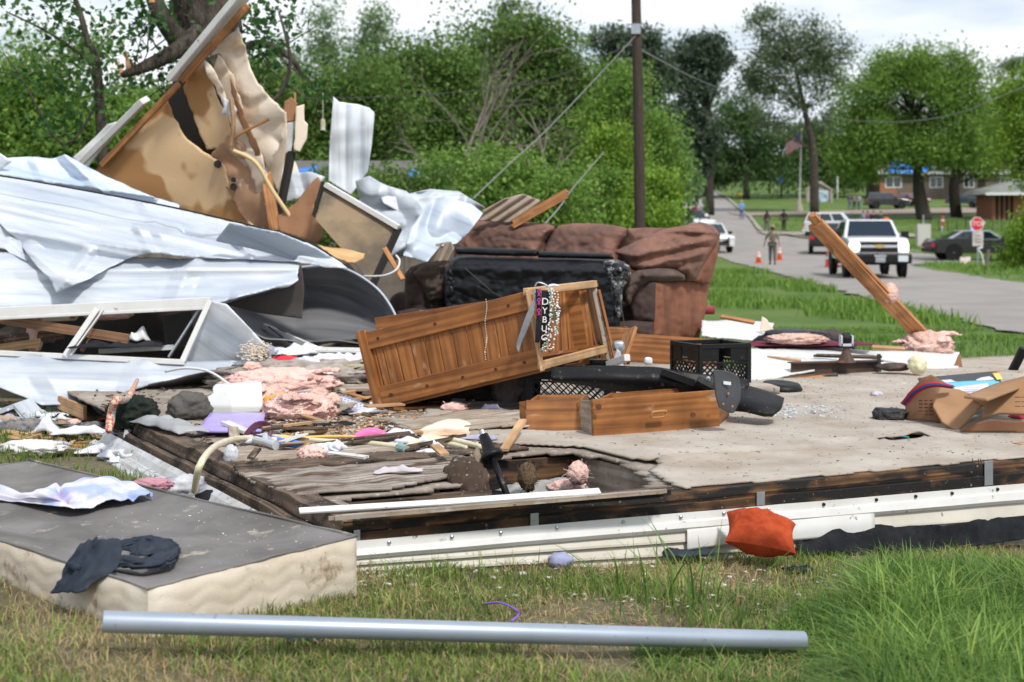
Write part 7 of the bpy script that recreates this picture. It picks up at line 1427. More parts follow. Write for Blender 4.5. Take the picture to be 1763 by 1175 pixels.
for i, y in enumerate((505, 520, 538)):
 q = MB(); q.tube([P(926, y + 5, 6.975), P(930, y - 3, 6.975), P(928, y - 6, 6.975), P(925.5, y - 3, 6.975), P(930, y + 5, 6.975)], .0025, 5, sub=3); q.build('ribbon_print', m_mag, LN)
BN = thing('bead_necklaces', 'tangle of white and silver bead necklaces hanging beside the lettered lanyard', 'necklaces', tuple(P(955, 600, 7.0))); random.seed(9)
m_pearl = mat('pearl beads', (.66, .67, .64), .3, spec=.7); m_green = mat('green beads', (.03, .22, .10), .35)
for k in range(8):
 q = MB(); x0 = 944 + k * 1.8; pts = []
 for i in range(22): y = 497 + i * 4.9 * random.uniform(.94, 1.04); pts.append((x0 + 4 * math.sin(i * .35 + k) + (5 if 5 < i < 16 else 0) - (max(0, i - 15) * 2.2), y + k * .8))
 for x, y in pts:
  p = P(x + random.uniform(-1, 1), min(y, 612), 6.985 + random.uniform(-.02, .02)); r = random.uniform(.0035, .006)
  q.lathe(p - Zp * r, (0, 0, 1), [(0, 0), (r * .87, r * .5), (r, r), (r * .87, r * 1.5), (0, 2 * r)], 7)
 q.build('bead_strand', m_green if k in (3,) else m_pearl, BN, smooth=True)
q = MB(); q.tube([P(x, y, 7.0) for x, y in [(921, 494), (926, 487), (938, 490), (948, 497)]], .004, 6, sub=5); q.build('cord', m_steel, BN, smooth=True)
T(cloth('tag_paper', P(950, 496, 7.1), .06, .04, .6, m_paper, .02, 10, 12), 'small white crumpled tag on top of the bead necklaces', 'tag')
RO = MB(); random.seed(4)
for i in range(26):
 y = 516 + i * 4.1; p = P(840 + 1.5 * math.sin(i * .5), y, 7.12 - .003 * 0); p = p + n1 * .02; r = .005 if 15 < i < 19 or i == 22 else .0032
 RO.lathe(p - Zp * r, (0, 0, 1), [(0, 0), (r, r), (0, 2 * r)], 7)
T(RO.build('rosary', m_pearl, smooth=True), 'silver rosary beads hanging down the front of the cabinet', 'rosary')
# ---------------------------------------------------------------- drawers
DR_ = Vector((.30, .32, 0))
def drawer(name, label, tl, tr_, br, bl, dep, m=w_pine, handle=None, th=.018):
 """box drawer from its front quad (world points) and the direction it recedes in"""
 t = thing(name, label, 'drawer', tuple(bl)); dep = Vector(dep); q = MB()
 c = (tl + tr_ + br + bl) / 4; ax = (tr_ + br - tl - bl) / 4; ay = (bl + br - tl - tr_) / 4; nn = ax.cross(ay).normalized(); nn = nn if nn.dot(dep) > 0 else -nn
 q.box(c, ax, ay, nn * th / 2); q.build('front', m, t, bevel=.002)
 for p, p2, nm in ((tl, bl, 'side'), (tr_, br, 'side')):
  q = MB(); inset = ax.normalized() * (.012 if p is tl else -.012); A2 = (p + p2) / 2 + dep / 2 + inset; q.box(A2, dep / 2 * .97, (p2 - p) / 2 * .92, ax.normalized() * .006); q.build(nm, m, t)
 q = MB(); q.box(c + dep, ax * .97, ay * .88, nn * .006); q.build('back', m, t); q = MB(); q.box((bl + br) / 2 + dep / 2 - ay.normalized() * .012, ax * .97, dep / 2 * .96, Zp * .004); q.build('bottom', w_raw, t)
 if handle is not None:
  h = handle; q = MB(); s_ = ax.normalized(); z_ = -ay.normalized(); f_ = -nn
  ring = [h + s_ * .038 * math.copysign(abs(math.cos(a_)) ** .4, math.cos(a_)) + z_ * .014 * math.copysign(abs(math.sin(a_)) ** .6, math.sin(a_)) + f_ * (.014 + .008 * math.sin(a_)) for a_ in [2 * math.pi * i / 20 for i in range(21)]]
  q.tube(ring, .0055, 6); q.build('handle', mat('honey handle', (.40, .19, .06), .4), t, smooth=True)
 return t
dd = DZ + .012
drawer('drawer', 'pine drawer with a loop handle lying in front, right of the pair on the carpet', P(1018, 689, 6.42), P(1236, 671, 6.72), P(1237, 736, 6.72), P(1021, 755, 6.42), (.10, .34, 0), handle=P(1131, 713, 6.53))
for x, y in ((1192, 714), (1030, 700)):
 q = MB(); p = P(x, y, 6.57 if x > 1100 else 6.40); q.lathe(p + Vector((.0, -.014, 0)), Vector((.41, -.91, 0)) if False else Vector((.13, -1, 0)), [(.013, 0), (.013, .003), (.0, .003)], 16); q.build('knot', mat('dark knot', (.07, .022, .012), .5, (.14, .05, .02), scale=60), bpy.data.objects['drawer'])
drawer('drawer', 'dustier pine drawer end on, left of the pair on the carpet', P(906, 690, 6.72), P(1001, 689, 6.60), P(1001, 751, 6.60), P(907, 753, 6.58), (.05, .30, 0))
q = MB(); q.prism([P(999, 690, 6.58), P(1019, 690, 6.44), P(1021, 753, 6.44), P(1000, 748, 6.58)], (.004, .012, 0)); T(q.build('board_end', w_dirty), 'short wooden side piece between the two front drawers', 'board')
q = MB(); q.prism([P(894, 694, 6.75), P(905, 692, 6.72), P(906, 728, 6.7), P(895, 722, 6.75)], (.0, .03, 0)); T(q.build('board_end', w_pine), 'small pine end piece left of the dustier drawer', 'board')
drawer('drawer', 'pine drawer tipped up behind the black crate', P(1085, 578, 8.35), P(1240, 590, 8.5), P(1238, 632, 8.5), P(1080, 624, 8.3), (.05, .32, 0))
drawer('drawer', 'pine drawer frame standing up right of the cabinet', P(1040, 566, 8.1), P(1090, 565, 8.4), P(1078, 628, 8.35), P(1044, 630, 8.1), (-.02, .3, 0))
q = MB(); q.board(P(1087, 566, 8.0), P(1066, 628, 7.9), .10, .018, Vector((.35, -.9, 0)), 0); T(q.build('board', w_orange, bevel=.002), 'bright pine side board standing slanted right of the cabinet', 'board')
plank('raw pine strip leaning against the left front drawer', D(868, 775, .02), P(900, 724, 6.45), .035, .014, w_raw, Vector((1, 0, 0)))
# ---------------------------------------------------------------- black crates
def crate(name, label, c, w_, d, h, rz, tilt=0, cells=9):
 t = thing(name, label, 'crate', tuple(c), rot=(tilt, 0, rz), group='black milk crates'); q = MB(); th = .012
 def wall(o, ex, L, nm):
  q = MB(); e = Vector(ex); nrm = e.cross(Zp)
  q.box(Vector(o) + e * L / 2 + Zp * (h * (1 - .035)), e * L / 2, Zp * h * .035, nrm * th * .8); q.box(Vector(o) + e * L / 2 + Zp * h * .06, e * L / 2, Zp * h * .06, nrm * th * .6)
  for k in (0, 1): q.box(Vector(o) + e * (L * .03 + k * L * .94) + Zp * h / 2, Zp * h / 2, e * L * .035, nrm * th * .7)
  # handle band
  for a, b_ in ((.06, .38), (.62, .94)): q.box(Vector(o) + e * L * (a + b_) / 2 + Zp * h * .82, e * L * (b_ - a) / 2, Zp * h * .12, nrm * th * .4)
  q.box(Vector(o) + e * L / 2 + Zp * h * .665, e * L / 2 * .9, Zp * h * .018, nrm * th * .5)
  H0, H1 = h * .12, h * .66; Hh = H1 - H0; n = cells
  for i in range(-n, n + 1):
   for s_ in (1, -1):
    x0 = i * L / n;
    p0 = [x0, 0.]; p1 = [x0 + Hh * s_ * 1.05, Hh]
    # clip to 0..L
    def cl(p, r_):
     if p[0] < 0: t_ = (0 - p[0]) / (r_[0] - p[0] + 1e-9); return [0, p[1] + (r_[1] - p[1]) * t_]
     if p[0] > L: t_ = (L - p[0]) / (r_[0] - p[0] + 1e-9); return [L, p[1] + (r_[1] - p[1]) * t_]
     return p
    if max(p0[0], p1[0]) <= 0 or min(p0[0], p1[0]) >= L: continue
    a_, b_ = cl(p0, p1), cl(p1, p0); q.board(Vector(o) + e * a_[0] + Zp * (H0 + a_[1]), Vector(o) + e * b_[0] + Zp * (H0 + b_[1]), .006, .006, e)
  q.build(nm, m_black, t, local=True)
 wall((-w_ / 2, -d / 2, 0), (1, 0, 0), w_, 'side'); wall((w_ / 2, -d / 2, 0), (0, 1, 0), d, 'side'); wall((w_ / 2, d / 2, 0), (-1, 0, 0), w_, 'side'); wall((-w_ / 2, d / 2, 0), (0, -1, 0), d, 'side')
 q = MB()
 for i in range(8): q.bx(-w_ / 2 + w_ * i / 8 + .004, -w_ / 2 + w_ * i / 8 + .016, -d / 2, d / 2, .004, .012)
 for i in range(8): q.bx(-w_ / 2, w_ / 2, -d / 2 + d * i / 8 + .004, -d / 2 + d * i / 8 + .016, .005, .013)
 q.build('base', m_black, t, local=True); return t
crate('milk_crate', 'black plastic milk crate standing upright behind the right drawer', (P(1226, 670, 7.9).x, 7.98, .145), .295, .32, .295, R(20))
crate('milk_crate', 'black plastic milk crate sunk behind the left drawer under the black rail', (P(985, 690, 7.35).x, 7.42, .145), .40, .33, .235, R(-8))
# black rail, tray and paddle
BR = thing('black_rail', 'long black plastic bed rail lying across the crates', 'rail', tuple(P(1100, 690, 7.0)))
q = MB(); pts = [(948, 635, 7.05), (1020, 634, 7.0), (1100, 635, 6.98), (1160, 640, 6.95), (1215, 655, 6.95), (1262, 668, 6.95)]
sheet('rail_face', [[(949, 633, 7.05), (1050, 632, 7.0), (1130, 634, 6.98), (1190, 643, 6.95), (1290, 655, 7.0)], [(949, 652, 7.0), (1050, 652, 6.95), (1130, 655, 6.93), (1190, 667, 6.92), (1285, 672, 6.95)], [(955, 656, 7.05), (1050, 670, 7.0), (1130, 683, 6.98), (1190, 688, 6.95), (1270, 690, 6.95)]], m_black, 60, 16, .014, wr=.006, ws=6, parent=BR)
q = MB(); q.board(P(1140, 640, 6.9), P(1240, 676, 6.9), .03, .05, Zp); q.tube([P(1200, 655, 6.85), P(1235, 672, 6.85), P(1262, 668, 6.9)], .022, 8, sub=3); q.build('bracket', m_black, BR, smooth=False)
q = MB(); q.lathe(P(1219, 652, 6.86), (0, -1, 0), [(.010, 0), (.010, .01), (.004, .012), (.004, .004)], 10); q.build('bolt', m_steel, BR)
PD = thing('grey_paddle', 'dark grey curved plastic plate with rusty bolts standing at the end of the drawer', 'plate', tuple(P(1252, 712, 6.55)))
psheet('plate', [(1228, 638), (1236, 637), (1258, 640), (1272, 650), (1276, 668), (1274, 690), (1264, 710), (1258, 712), (1238, 702), (1232, 680)], pl(6.5, .1, 0, 1250, 680), mat('graphite plastic', (.055, .058, .065), .42, spots=(.16, .14, .12), sscale=30, sth=.69), 2, .008, .015, 5, parent=PD)
for x, y in ((1254, 678), (1245, 696), (1261, 700)): q = MB(); q.lathe(P(x, y, 6.49), (0, -1, 0), [(.006, 0), (.005, .006), (0, .007)], 10); q.build('bolt', mat('rusty bolt', (.35, .14, .06), .6), PD)
q = MB(); p = P(1252, 660, 6.488); q.box(p, (.016, 0, -.002), (0, 0, .007), (0, .001, 0)); q.build('sticker', m_white, PD)
T(sheet('black_tray', [[(1277, 664, 7.0), (1320, 676, 6.95), (1350, 688, 6.9)], [(1270, 690, 6.85), (1310, 697, 6.8), (1345, 702, 6.8)], [(1268, 708, 6.85), (1310, 714, 6.75), (1330, 715, 6.75)]], m_black, 30, 14, .02, wr=.004), 'black ribbed plastic tray lying right of the grey plate', 'tray')
q = MB(); q.box(D(1305, 706, .015) + Vector((0, .1, 0)), (.10, -.05, 0), (.03, .10, 0), (0, 0, .02)); T(q.build('black_box', m_black, bevel=.01), 'low black plastic box under the tray', 'box')
q = MB(); p = D(1345, 668, .03); q.lathe(p + Vector((-.0, 0, -.02)), (.05, -.1, 1), [(.03, -.01), (.10, 0), (.115, .02), (.10, .045), (.06, .05), (.02, .045)], 28); T(q.build('wheel_cap', m_black, smooth=True), 'round black rubber wheel lying flat on the carpet', 'wheel')
T(sheet('carpet_roll', [[(1290, 664, 7.75), (1320, 665, 7.7), (1342, 672, 7.6)], [(1290, 672, 7.6), (1320, 673, 7.55), (1342, 674, 7.55)]], m_carpet, 20, 8, .03), 'rolled beige carpet edge beside the round black wheel', 'carpet roll')
# clutter on the rails
T(blob('camera_gadget', P(1065, 596, 7.5), (.030, .03, .026), m_steel, .12, 2, sub=3, box=.5), 'small silver and black device on top of the debris right of the cabinet', 'device')
plank('dirty white pole end lying on the black rail', P(1048, 628, 7.2), P(1080, 616, 7.0), .032, .03, m_trim, Zp, name='pole_end', cat='pole')
T(blob('bottle_cap', P(1116, 622, 7.2), (.02, .02, .018), m_white, .1, 2, sub=3, box=.5), 'small white plastic cap on the black rail', 'cap')
T(psheet('grey_fin', [(1050, 640), (1062, 600), (1068, 606), (1076, 640)], pl(7.45), m_silver, 2, .006), 'grey bent metal fin standing right of the cabinet', 'metal scrap')
T(blob('cloth_bundle', P(800, 668, 7.9), (.28, .16, .11), m_cloth('dark brown cloth', (.045, .035, .030), (.08, .065, .055)), .25, 2.5, sub=4, ridged=True, seed=3), 'dark brown cloth bundle under the raised end of the cabinet', 'cloth')
T(blob('cloth_bundle', P(880, 668, 7.6), (.08, .07, .10), m_cloth('grey beige cloth', (.20, .175, .16), (.12, .10, .09)), .3, 3, sub=4, ridged=True, seed=7), 'grey beige cloth hanging left of the sunken crate', 'cloth')
T(blob('sofa_foot_debris', P(850, 590, 9.5), (.8, .3, .06), mat('dark debris', (.06, .05, .042), .95, (.15, .12, .10), scale=9, bump=.8, bscale=20), .3, 4, sub=4, flat=.1, ridged=True), 'low dark rubble between the cabinet and the sofa', 'rubble')
# ---------------------------------------------------------------- right side of the floor
o = sheet('wallboard', [[(1292, 602, 9.6), (1400, 602, 9.9), (1520, 606, 10.1), (1652, 607, 10.4)], [(1292, 640, 9.0), (1400, 628, 9.3), (1520, 630, 9.5), (1650, 638, 9.6)]], m_white, 60, 14, .02, wr=.012, ws=2, jag=.5); T(o, 'long white wall panel lying along the back edge of the carpet', 'panel')
o = sheet('wallboard', [[(1208, 552, 11.2), (1260, 552, 11.4), (1332, 560, 11.6)], [(1208, 578, 10.4), (1260, 584, 10.5), (1322, 586, 10.7)]], m_white, 40, 14, .015, wr=.02, ws=2.5, jag=.7); T(o, 'bright white panel just right of the sofa end', 'panel')
o = sheet('wallboard', [[(1292, 610, 9.5), (1350, 614, 9.5), (1430, 622, 9.4)], [(1292, 655, 8.8), (1330, 650, 8.9), (1400, 635, 9.1)]], m_white, 30, 14, .012, wr=.02, ws=3, jag=.8, seed=5); T(o, 'dirty white panel fragment right of the upright crate', 'panel')
T(psheet('board', [(1640, 638), (1652, 608), (1658, 640)], pl(9.7), m_brownb, 2, .02), 'brown broken board end at the right tip of the long white panel', 'board')
IB = thing('steel_beam', 'rusty black steel beam with a castor mount lying on the white panel', 'beam', tuple(P(1440, 645, 9.0)))
a, b_ = P(1362, 638, 9.05), P(1515, 634, 9.35); d = (b_ - a).normalized()
m_rust = mat('rusty steel', (.030, .027, .026), .6, (.09, .045, .028), scale=9, spots=(.20, .08, .035), sscale=7, sth=.66)
for nm, dz_, w_, t_ in (('flange', .045, .07, .008), ('web', 0, .008, .085), ('flange', -.045, .07, .008)): q = MB(); q.box((a + b_) / 2 + Zp * dz_, (b_ - a) / 2, Vector((-d.y, d.x, 0)) * w_ / 2, Zp * t_ / 2); q.build(nm, m_rust, IB)
q = MB(); c = P(1457, 630, 9.1); q.lathe(P(1457, 624, 9.15), (0, 0, 1), [(.06, 0), (.05, .01), (.022, .07), (.014, .10)], 12); q.build('castor_mount', m_rust, IB)
q = MB(); p = P(1457, 586, 9.15); q.bx(p.x - .035, p.x + .035, p.y - .03, p.y + .03, p.z - .035, p.z - .02); q.bx(p.x - .038, p.x - .028, p.y - .03, p.y + .03, p.z - .035, p.z + .03); q.bx(p.x + .028, p.x + .038, p.y - .03, p.y + .03, p.z - .035, p.z + .03); q.build('castor_fork', m_silver, IB)
q = MB(); q.lathe(p - Vector((.022, 0, -.012)), (1, 0, 0), [(.03, 0), (.034, .006), (.034, .038), (.03, .044)], 18); q.build('castor_wheel', m_black, IB)
q = MB(); q.board(P(1514, 640, 9.3), P(1513, 610, 9.3), .02, .02, Vector((1, 0, 0))); q.build('end_pin', m_rust, IB)
T(blob('foam_lump', P(1579, 628, 9.1), (.058, .05, .058), mat('yellow foam', (.72, .68, .46), .8, (.60, .56, .38), scale=9, bump=.3, bscale=20), .14, 2, sub=4, seed=3), 'pale yellow foam lump standing on the white panel', 'foam lump')
T(blob('burnt_scrap', P(1540, 632, 9.2), (.09, .05, .02), m_rust, .35, 4, sub=3, ridged=True), 'charred metal scrap between the steel beam and the foam lump', 'scrap')
PB = thing('leaning_plank', 'long splintered orange plank leaning up over the roadside grass', 'plank', tuple(P(1585, 590, 10.6)))
q = MB(); a, b_ = P(1602, 594, 10.4), P(1404, 386, 9.6); q.board(a, b_, .105, .038, Vector((.9, -.35, .3)), 0, 0); q.build('face', w_orange, PB, bevel=.003)
q = MB(); a2, b2 = P(1530, 520, 10.05), P(1396, 370, 9.56); q.board(a2, b2, .055, .036, Vector((.9, -.35, .3)), 0, 3); q.build('splintered_tip', w_orange, PB)
T(blob('insulation_scrap', P(1532, 505, 10.05), (.045, .03, .05), m_pinkp, .4, 4, sub=3, ridged=True, fuzz=120), 'pink insulation tuft stuck half way up the leaning plank', 'insulation', 'pink insulation scraps')
T(blob('insulation_heap', P(1595, 596, 10.3), (.15, .10, .085), m_pinkp, .28, 2.6, sub=5, ridged=True, fuzz=300), 'pink insulation heap at the foot of the leaning plank', 'insulation')
T(blob('insulation_scrap', P(1370, 584, 9.8), (.17, .08, .03), m_pinkp, .3, 3, sub=4, ridged=True, fuzz=100), 'pink insulation strip lying on maroon cloth behind the white panel', 'insulation', 'pink insulation scraps')
T(cloth('maroon_cloth', P(1380, 595, 9.9), 1.0, .25, .05, mat('maroon cloth', (.16, .02, .05), .9, (.10, .015, .03), scale=8), .03, 6), 'maroon cloth strip behind the long white panel', 'cloth')
T(blob('padded_bag', P(1370, 588, 10.3), (.28, .15, .09), m_vinyl, .12, 1.6, sub=4, seed=2), 'glossy black rounded seat or bag lying behind the maroon cloth', 'bag')
T(blob('padded_bag', P(1425, 590, 10.4), (.18, .15, .09), mat('brown black hide', (.05, .035, .03), .7), .12, 2, sub=4, seed=8), 'brown black rounded shape right of the glossy black one', 'bag')
T(psheet('board_scrap', [(1308, 572), (1312, 545), (1320, 550), (1335, 572)], pl(10.9), m_cream, 2, .01), 'small cream board scrap sticking up behind the bright white panel', 'board')
for i, (x0, y0, x1, y1, w_, mm, lb) in enumerate([(1500, 598, 1560, 601, .05, w_raw, 'raw wood offcut behind the castor'), (1240, 545, 1300, 556, .05, w_orange, 'orange wood splinter beyond the bright white panel'), (1300, 650, 1400, 628, .06, w_raw, 'pale board leaning on the end of the steel beam'), (1345, 652, 1445, 645, .035, w_rot, 'dark lath in front of the steel beam'), (1300, 660, 1420, 650, .04, w_orange, 'long thin orange lath along the carpet back edge'), (1400, 612, 1520, 616, .03, w_rot, 'brown stick lying on the white panel'), (1320, 615, 1380, 622, .02, w_raw, 'thin broken lath on the dirty white panel')]):
 plank(lb, P(x0, y0, 9.6 - (y0 - 600) * .012), P(x1, y1, 9.6 - (y1 - 600) * .012), w_, .015, mm, Vector((0, 1, .3)), 3)
T(blob('red_box', P(1216, 534, 12.2), (.07, .05, .035), mat('dark red box', (.28, .03, .04), .6), .05, 1, sub=2, box=.9), 'small dark red box on the grass beyond the sofa end', 'box')
# cardboard, book, bag at right
DG = thing('brown_folder_bag', 'collapsed brown cardboard and leather case with a red strap on the carpet', 'case', tuple(D(1620, 720)))
psheet('left_flap', [(1560, 706), (1562, 680), (1590, 650), (1604, 646), (1640, 668), (1668, 700), (1655, 742), (1640, 742), (1612, 726), (1560, 722)], lambda x, y: 7.0 - .16 * math.sin((x - 1555) / 120 * 3.1) + (y - 700) * .0012 * -1, m_cardd, 2.5, .01, .03, 4, .03, 3, 2, parent=DG)
psheet('centre_panel', [(1618, 668), (1650, 672), (1700, 690), (1648, 744), (1622, 728), (1606, 700)], pl(6.72, 0, -.25, 1650, 700), m_card, 2.5, .01, .02, 4, .02, 3, 3, parent=DG)
psheet('right_flap', [(1676, 690), (1720, 665), (1800, 640), (1800, 715), (1720, 712), (1688, 720), (1695, 700)], pl(6.75, 0, -.3, 1720, 690), m_card, 3, .012, .015, 3, parent=DG)
psheet('top_panel', [(1660, 684), (1715, 662), (1800, 640), (1800, 652), (1700, 690)], pl(6.9, 0, -2.2, 1700, 665), m_card, 3, .01, parent=DG)
psheet('peak', [(1592, 652), (1602, 645), (1626, 658), (1610, 672), (1580, 676)], pl(7.05), m_card, 2, .008, .02, 5, parent=DG)
psheet('lower_flap', [(1702, 722), (1800, 728), (1800, 745), (1700, 744), (1650, 744), (1660, 735)], pl(6.5), m_cardd, 3, .01, .01, 4, parent=DG)
q = MB(); rows_ = [[(1550, 694, 6.85), (1575, 668, 6.78), (1605, 658, 6.74), (1642, 664, 6.74)], [(1560, 700, 6.84), (1582, 677, 6.77), (1608, 667, 6.73), (1640, 669, 6.73)]]
sheet('red_strap', rows_, mat('red webbing', (.40, .015, .035), .7), 30, 4, .006, parent=DG); sheet('navy_stripe', [[(x + 2.5, y + 2.6, Y - .012) for x, y, Y in rows_[0]], [(x - 2.5, y - 2.6, Y - .012) for x, y, Y in rows_[1]]], mat('navy stripe', (.02, .025, .09), .7), 30, 3, .003, parent=DG)
q = MB()
for i in range(5):
 for j in range(3): p = P(1585 + j * 9, 690 + i * 6, 6.80); q.box(p, (.008, 0, 0), (0, 0, .003), (0, .001, 0))
q.build('faded_print', mat('faded brown print', (.10, .05, .03), .8), DG)
q = MB(); c = P(1752, 700, 6.62); [q.box(c + Vector((k * .03, 0, l * .02)), (.012, 0, 0), (0, 0, .002), (0, .001, 0)) for k in range(3) for l in range(3)]; q.build('faded_print', mat('faded brown print2', (.16, .08, .04), .8), DG)
T(blob('black_mesh_pouch', D(1532, 716, .03), (.075, .06, .035), mat('black mesh', (.016, .017, .018), .6, (.04, .04, .038), scale=40, bump=.8, bscale=90), .2, 3, sub=4, box=.4, seed=4), 'black mesh pouch left of the collapsed brown case', 'pouch')
BK = thing('picture_book', 'open picture book with blue and white pages behind the brown case', 'book', tuple(D(1660, 668)))
sheet('cover', [[(1580, 652, 7.6), (1660, 645, 7.75), (1718, 640, 7.85)], [(1600, 690, 6.95), (1680, 682, 7.0), (1728, 672, 7.1)]], mat('black cover', (.02, .02, .02), .5), 10, 8, .006, parent=BK)
sheet('page', [[(1612, 655, 7.5), (1660, 650, 7.6), (1700, 646, 7.7)], [(1612, 662, 7.35), (1660, 657, 7.45), (1712, 654, 7.5)]], m_paper, 10, 8, .004, parent=BK, wr=.01)
sheet('blue_page', [[(1612, 661, 7.34), (1660, 657, 7.42), (1718, 655, 7.46)], [(1640, 690, 7.0), (1680, 680, 7.1), (1726, 664, 7.25)]], mat('sky blue page', (.12, .48, .74), .5), 10, 8, .004, parent=BK)
sheet('text_page', [[(1630, 668, 7.15), (1664, 664, 7.2), (1700, 660, 7.25)], [(1650, 700, 6.75), (1682, 690, 6.85), (1706, 672, 7.05)]], m_paper, 10, 8, .004, parent=BK)
q = MB()
for i in range(6): q.box(P(1672, 668 + i * 3.2, 7.05 - i * .03), (.035, .004, .0), (0, .004, 0), (0, 0, .0006))
q.build('text_lines', mat('grey print', (.25, .25, .28), .8), BK)
sheet('yellow_corner', [[(1708, 643, 7.75), (1720, 642, 7.78)], [(1716, 654, 7.4), (1726, 653, 7.4)]], mat('yellow page', (.75, .62, .12), .6), 4, 4, .003, parent=BK, linear=True)
sheet('red_edge', [[(1660, 645, 7.78), (1722, 639, 7.86)], [(1660, 649, 7.7), (1722, 643, 7.78)]], mat('coral edge', (.60, .13, .08), .6), 4, 2, .006, parent=BK, linear=True)
T(cloth('paper', D(1735, 722, .0), .14, .1, .3, m_paper, .02, 8), 'crumpled white paper under the right flap of the brown case', 'paper'); T(cloth('red_cloth', D(1765, 722, .01), .12, .12, .2, mat('crimson cloth', (.35, .02, .05), .8), .03, 8), 'crimson cloth at the right edge beside the brown case', 'cloth')
T(cloth('white_strip', D(1480, 706, .0), .32, .03, .55, m_paper, .008, 8, 14), 'long thin white strip on the carpet left of the case', 'strip'); T(cloth('white_strip', D(1575, 664, .0), .30, .05, .15, m_paper, .012, 8, 14), 'white plastic strip on the carpet behind the case', 'strip')
T(cloth('paper', D(1612, 745, .0), .12, .04, .4, m_paper, .012, 10), 'torn white paper under the front of the brown case', 'paper')
T(blob('lavender_ball', D(1510, 680, .02), (.035, .03, .02), mat('lavender print', (.60, .55, .62), .8, (.30, .28, .32), scale=40), .2, 2, sub=3), 'small pale patterned cloth ball alone on the carpet', 'cloth ball')
q = MB(); a, b_ = D(1515, 746, .012), D(1560, 753, .012); q.tube([a, b_], .0045, 8); pn = thing('pen', 'blue pen with green ends lying by the carpet slot', 'pen', tuple(a)); q.build('barrel', mat('blue pen', (.03, .20, .65), .4), pn);
for x, y in ((a, a + (a - b_) * .1), (b_, b_ + (b_ - a) * .1)): q = MB(); q.tube([x, y], .0048, 8); q.build('cap', mat('green cap', (.03, .30, .12), .4), pn)
T(blob('rock', D(1717, 785, .008), (.011, .008, .008), mat('red stone', (.22, .08, .06), .9), .25, 2, sub=2), 'small reddish stone on the carpet near the strap', 'stone')
plank('thin brown stick lying in front of the carpet slot', D(1520, 780, .006), D(1550, 780, .006), .006, .004, w_rot, group=None, name='stick', cat='stick')
plank('pale wooden block end at the right edge of the carpet', D(1752, 768, .01), D(1800, 762, .01), .05, .02, w_raw, name='wood_block', cat='wood block')
q = MB(); q.tube([D(x, y, .004) for x, y in [(1650, 745), (1675, 752), (1700, 750), (1720, 756), (1700, 758)]], .0012, 5, sub=6); T(q.build('black_thread', m_wired, smooth=True), 'curl of black thread on the carpet in front of the case', 'thread')
for i, px in enumerate((1676, 1686, 1690)):
 q = MB(); a = D(px, 806, 0); q.tube([a, a + Vector((-.004, 0, .035))], .0016, 6); T(q.build('nail', m_rust), 'rusty nail sticking up at the floor edge beside the steel strap', 'nail', 'nails sticking up at the floor edge')
plank('grey board edge leaning at the far right above the white panel', P(1740, 645, 9.5), P(1763, 600, 9.4), .05, .03, m_black, Vector((1, 0, 0)))
# ---------------------------------------------------------------- debris field left of the cabinet
T(blob('insulation_heap', D(483, 662, .07), (.27, .13, .075), m_pink, .22, 2.4, sub=5, ridged=True, fuzz=350, rz=.1, seed=3), 'long heap of salmon pink insulation behind the white plastic tub', 'insulation')
T(blob('insulation_heap', D(515, 705, .04), (.15, .13, .06), m_pink, .26, 2.6, sub=5, ridged=True, fuzz=300, seed=4), 'lower pink insulation heap right of the orange candy bag', 'insulation')
T(blob('insulation_heap', D(468, 690, .05), (.06, .06, .06), m_pinkp, .3, 2.6, sub=4, ridged=True, fuzz=100, seed=5), 'small pink insulation lump between the tub and the candy bag', 'insulation')
T(blob('insulation_scrap', D(548, 682, .03), (.05, .05, .035), m_pinkp, .3, 3, sub=4, ridged=True, fuzz=80, seed=6), 'dusty insulation clump left of the handwritten paper', 'insulation', 'pink insulation scraps')
T(blob('insulation_scrap', D(537, 783, .03), (.045, .035, .03), m_pink, .3, 3, sub=4, ridged=True, fuzz=120, seed=7), 'pink insulation clump lying on the plywood in front of the pale pipes', 'insulation', 'pink insulation scraps')
T(blob('insulation_scrap', P(640, 610, 9.6), (.08, .05, .03), m_pinkp, .3, 3, sub=3, ridged=True, seed=8), 'dusty insulation roll on the white strips left of the cabinet', 'insulation', 'pink insulation scraps')
TB = thing('plastic_tub', 'white plastic tub tipped on its side with rounded corners', 'tub', tuple(D(400, 712)))
# tub: a rounded shallow box lying on its long side, bottom towards the right
V = []; n = 48; c0 = P(432, 684, 7.62); c1 = P(372, 698, 7.42)
prof = [(.0, 1.0), (.02, 1.0), (.9, 1.12), (.96, 1.22), (1.0, 1.24), (1.0, 1.16), (.93, 1.1)]
hx = Vector((.09, -.30, .0)).normalized(); ax_ = Vector((-.95, -.10, -.12)).normalized(); up = Vector((-.15, 0, 1)).normalized(); sdv = ax_.cross(up).normalized(); up = sdv.cross(ax_).normalized()
q = MB()
rings = [(0, .9), (.0, .97), (.012, 1.0), (.18, 1.06), (.205, 1.12), (.215, 1.12), (.213, 1.06), (.19, 1.02), (.02, .95)]
ctr = P(448, 683, 7.55)
for h_, k_ in rings:
 for j in range(n):
  a_ = 2 * math.pi * j / n; x = math.copysign(abs(math.cos(a_)) ** .35, math.cos(a_)) * .115 * k_; y = math.copysign(abs(math.sin(a_)) ** .35, math.sin(a_)) * .078 * k_; V.append(ctr + ax_ * h_ + sdv * x + up * y)
q.add(V, [(i * n + j, i * n + (j + 1) % n, (i + 1) * n + (j + 1) % n, (i + 1) * n + j) for i in range(len(rings) - 1) for j in range(n)] + [tuple(range(n))[::-1]]); q.build('body', m_white, TB, smooth=True)
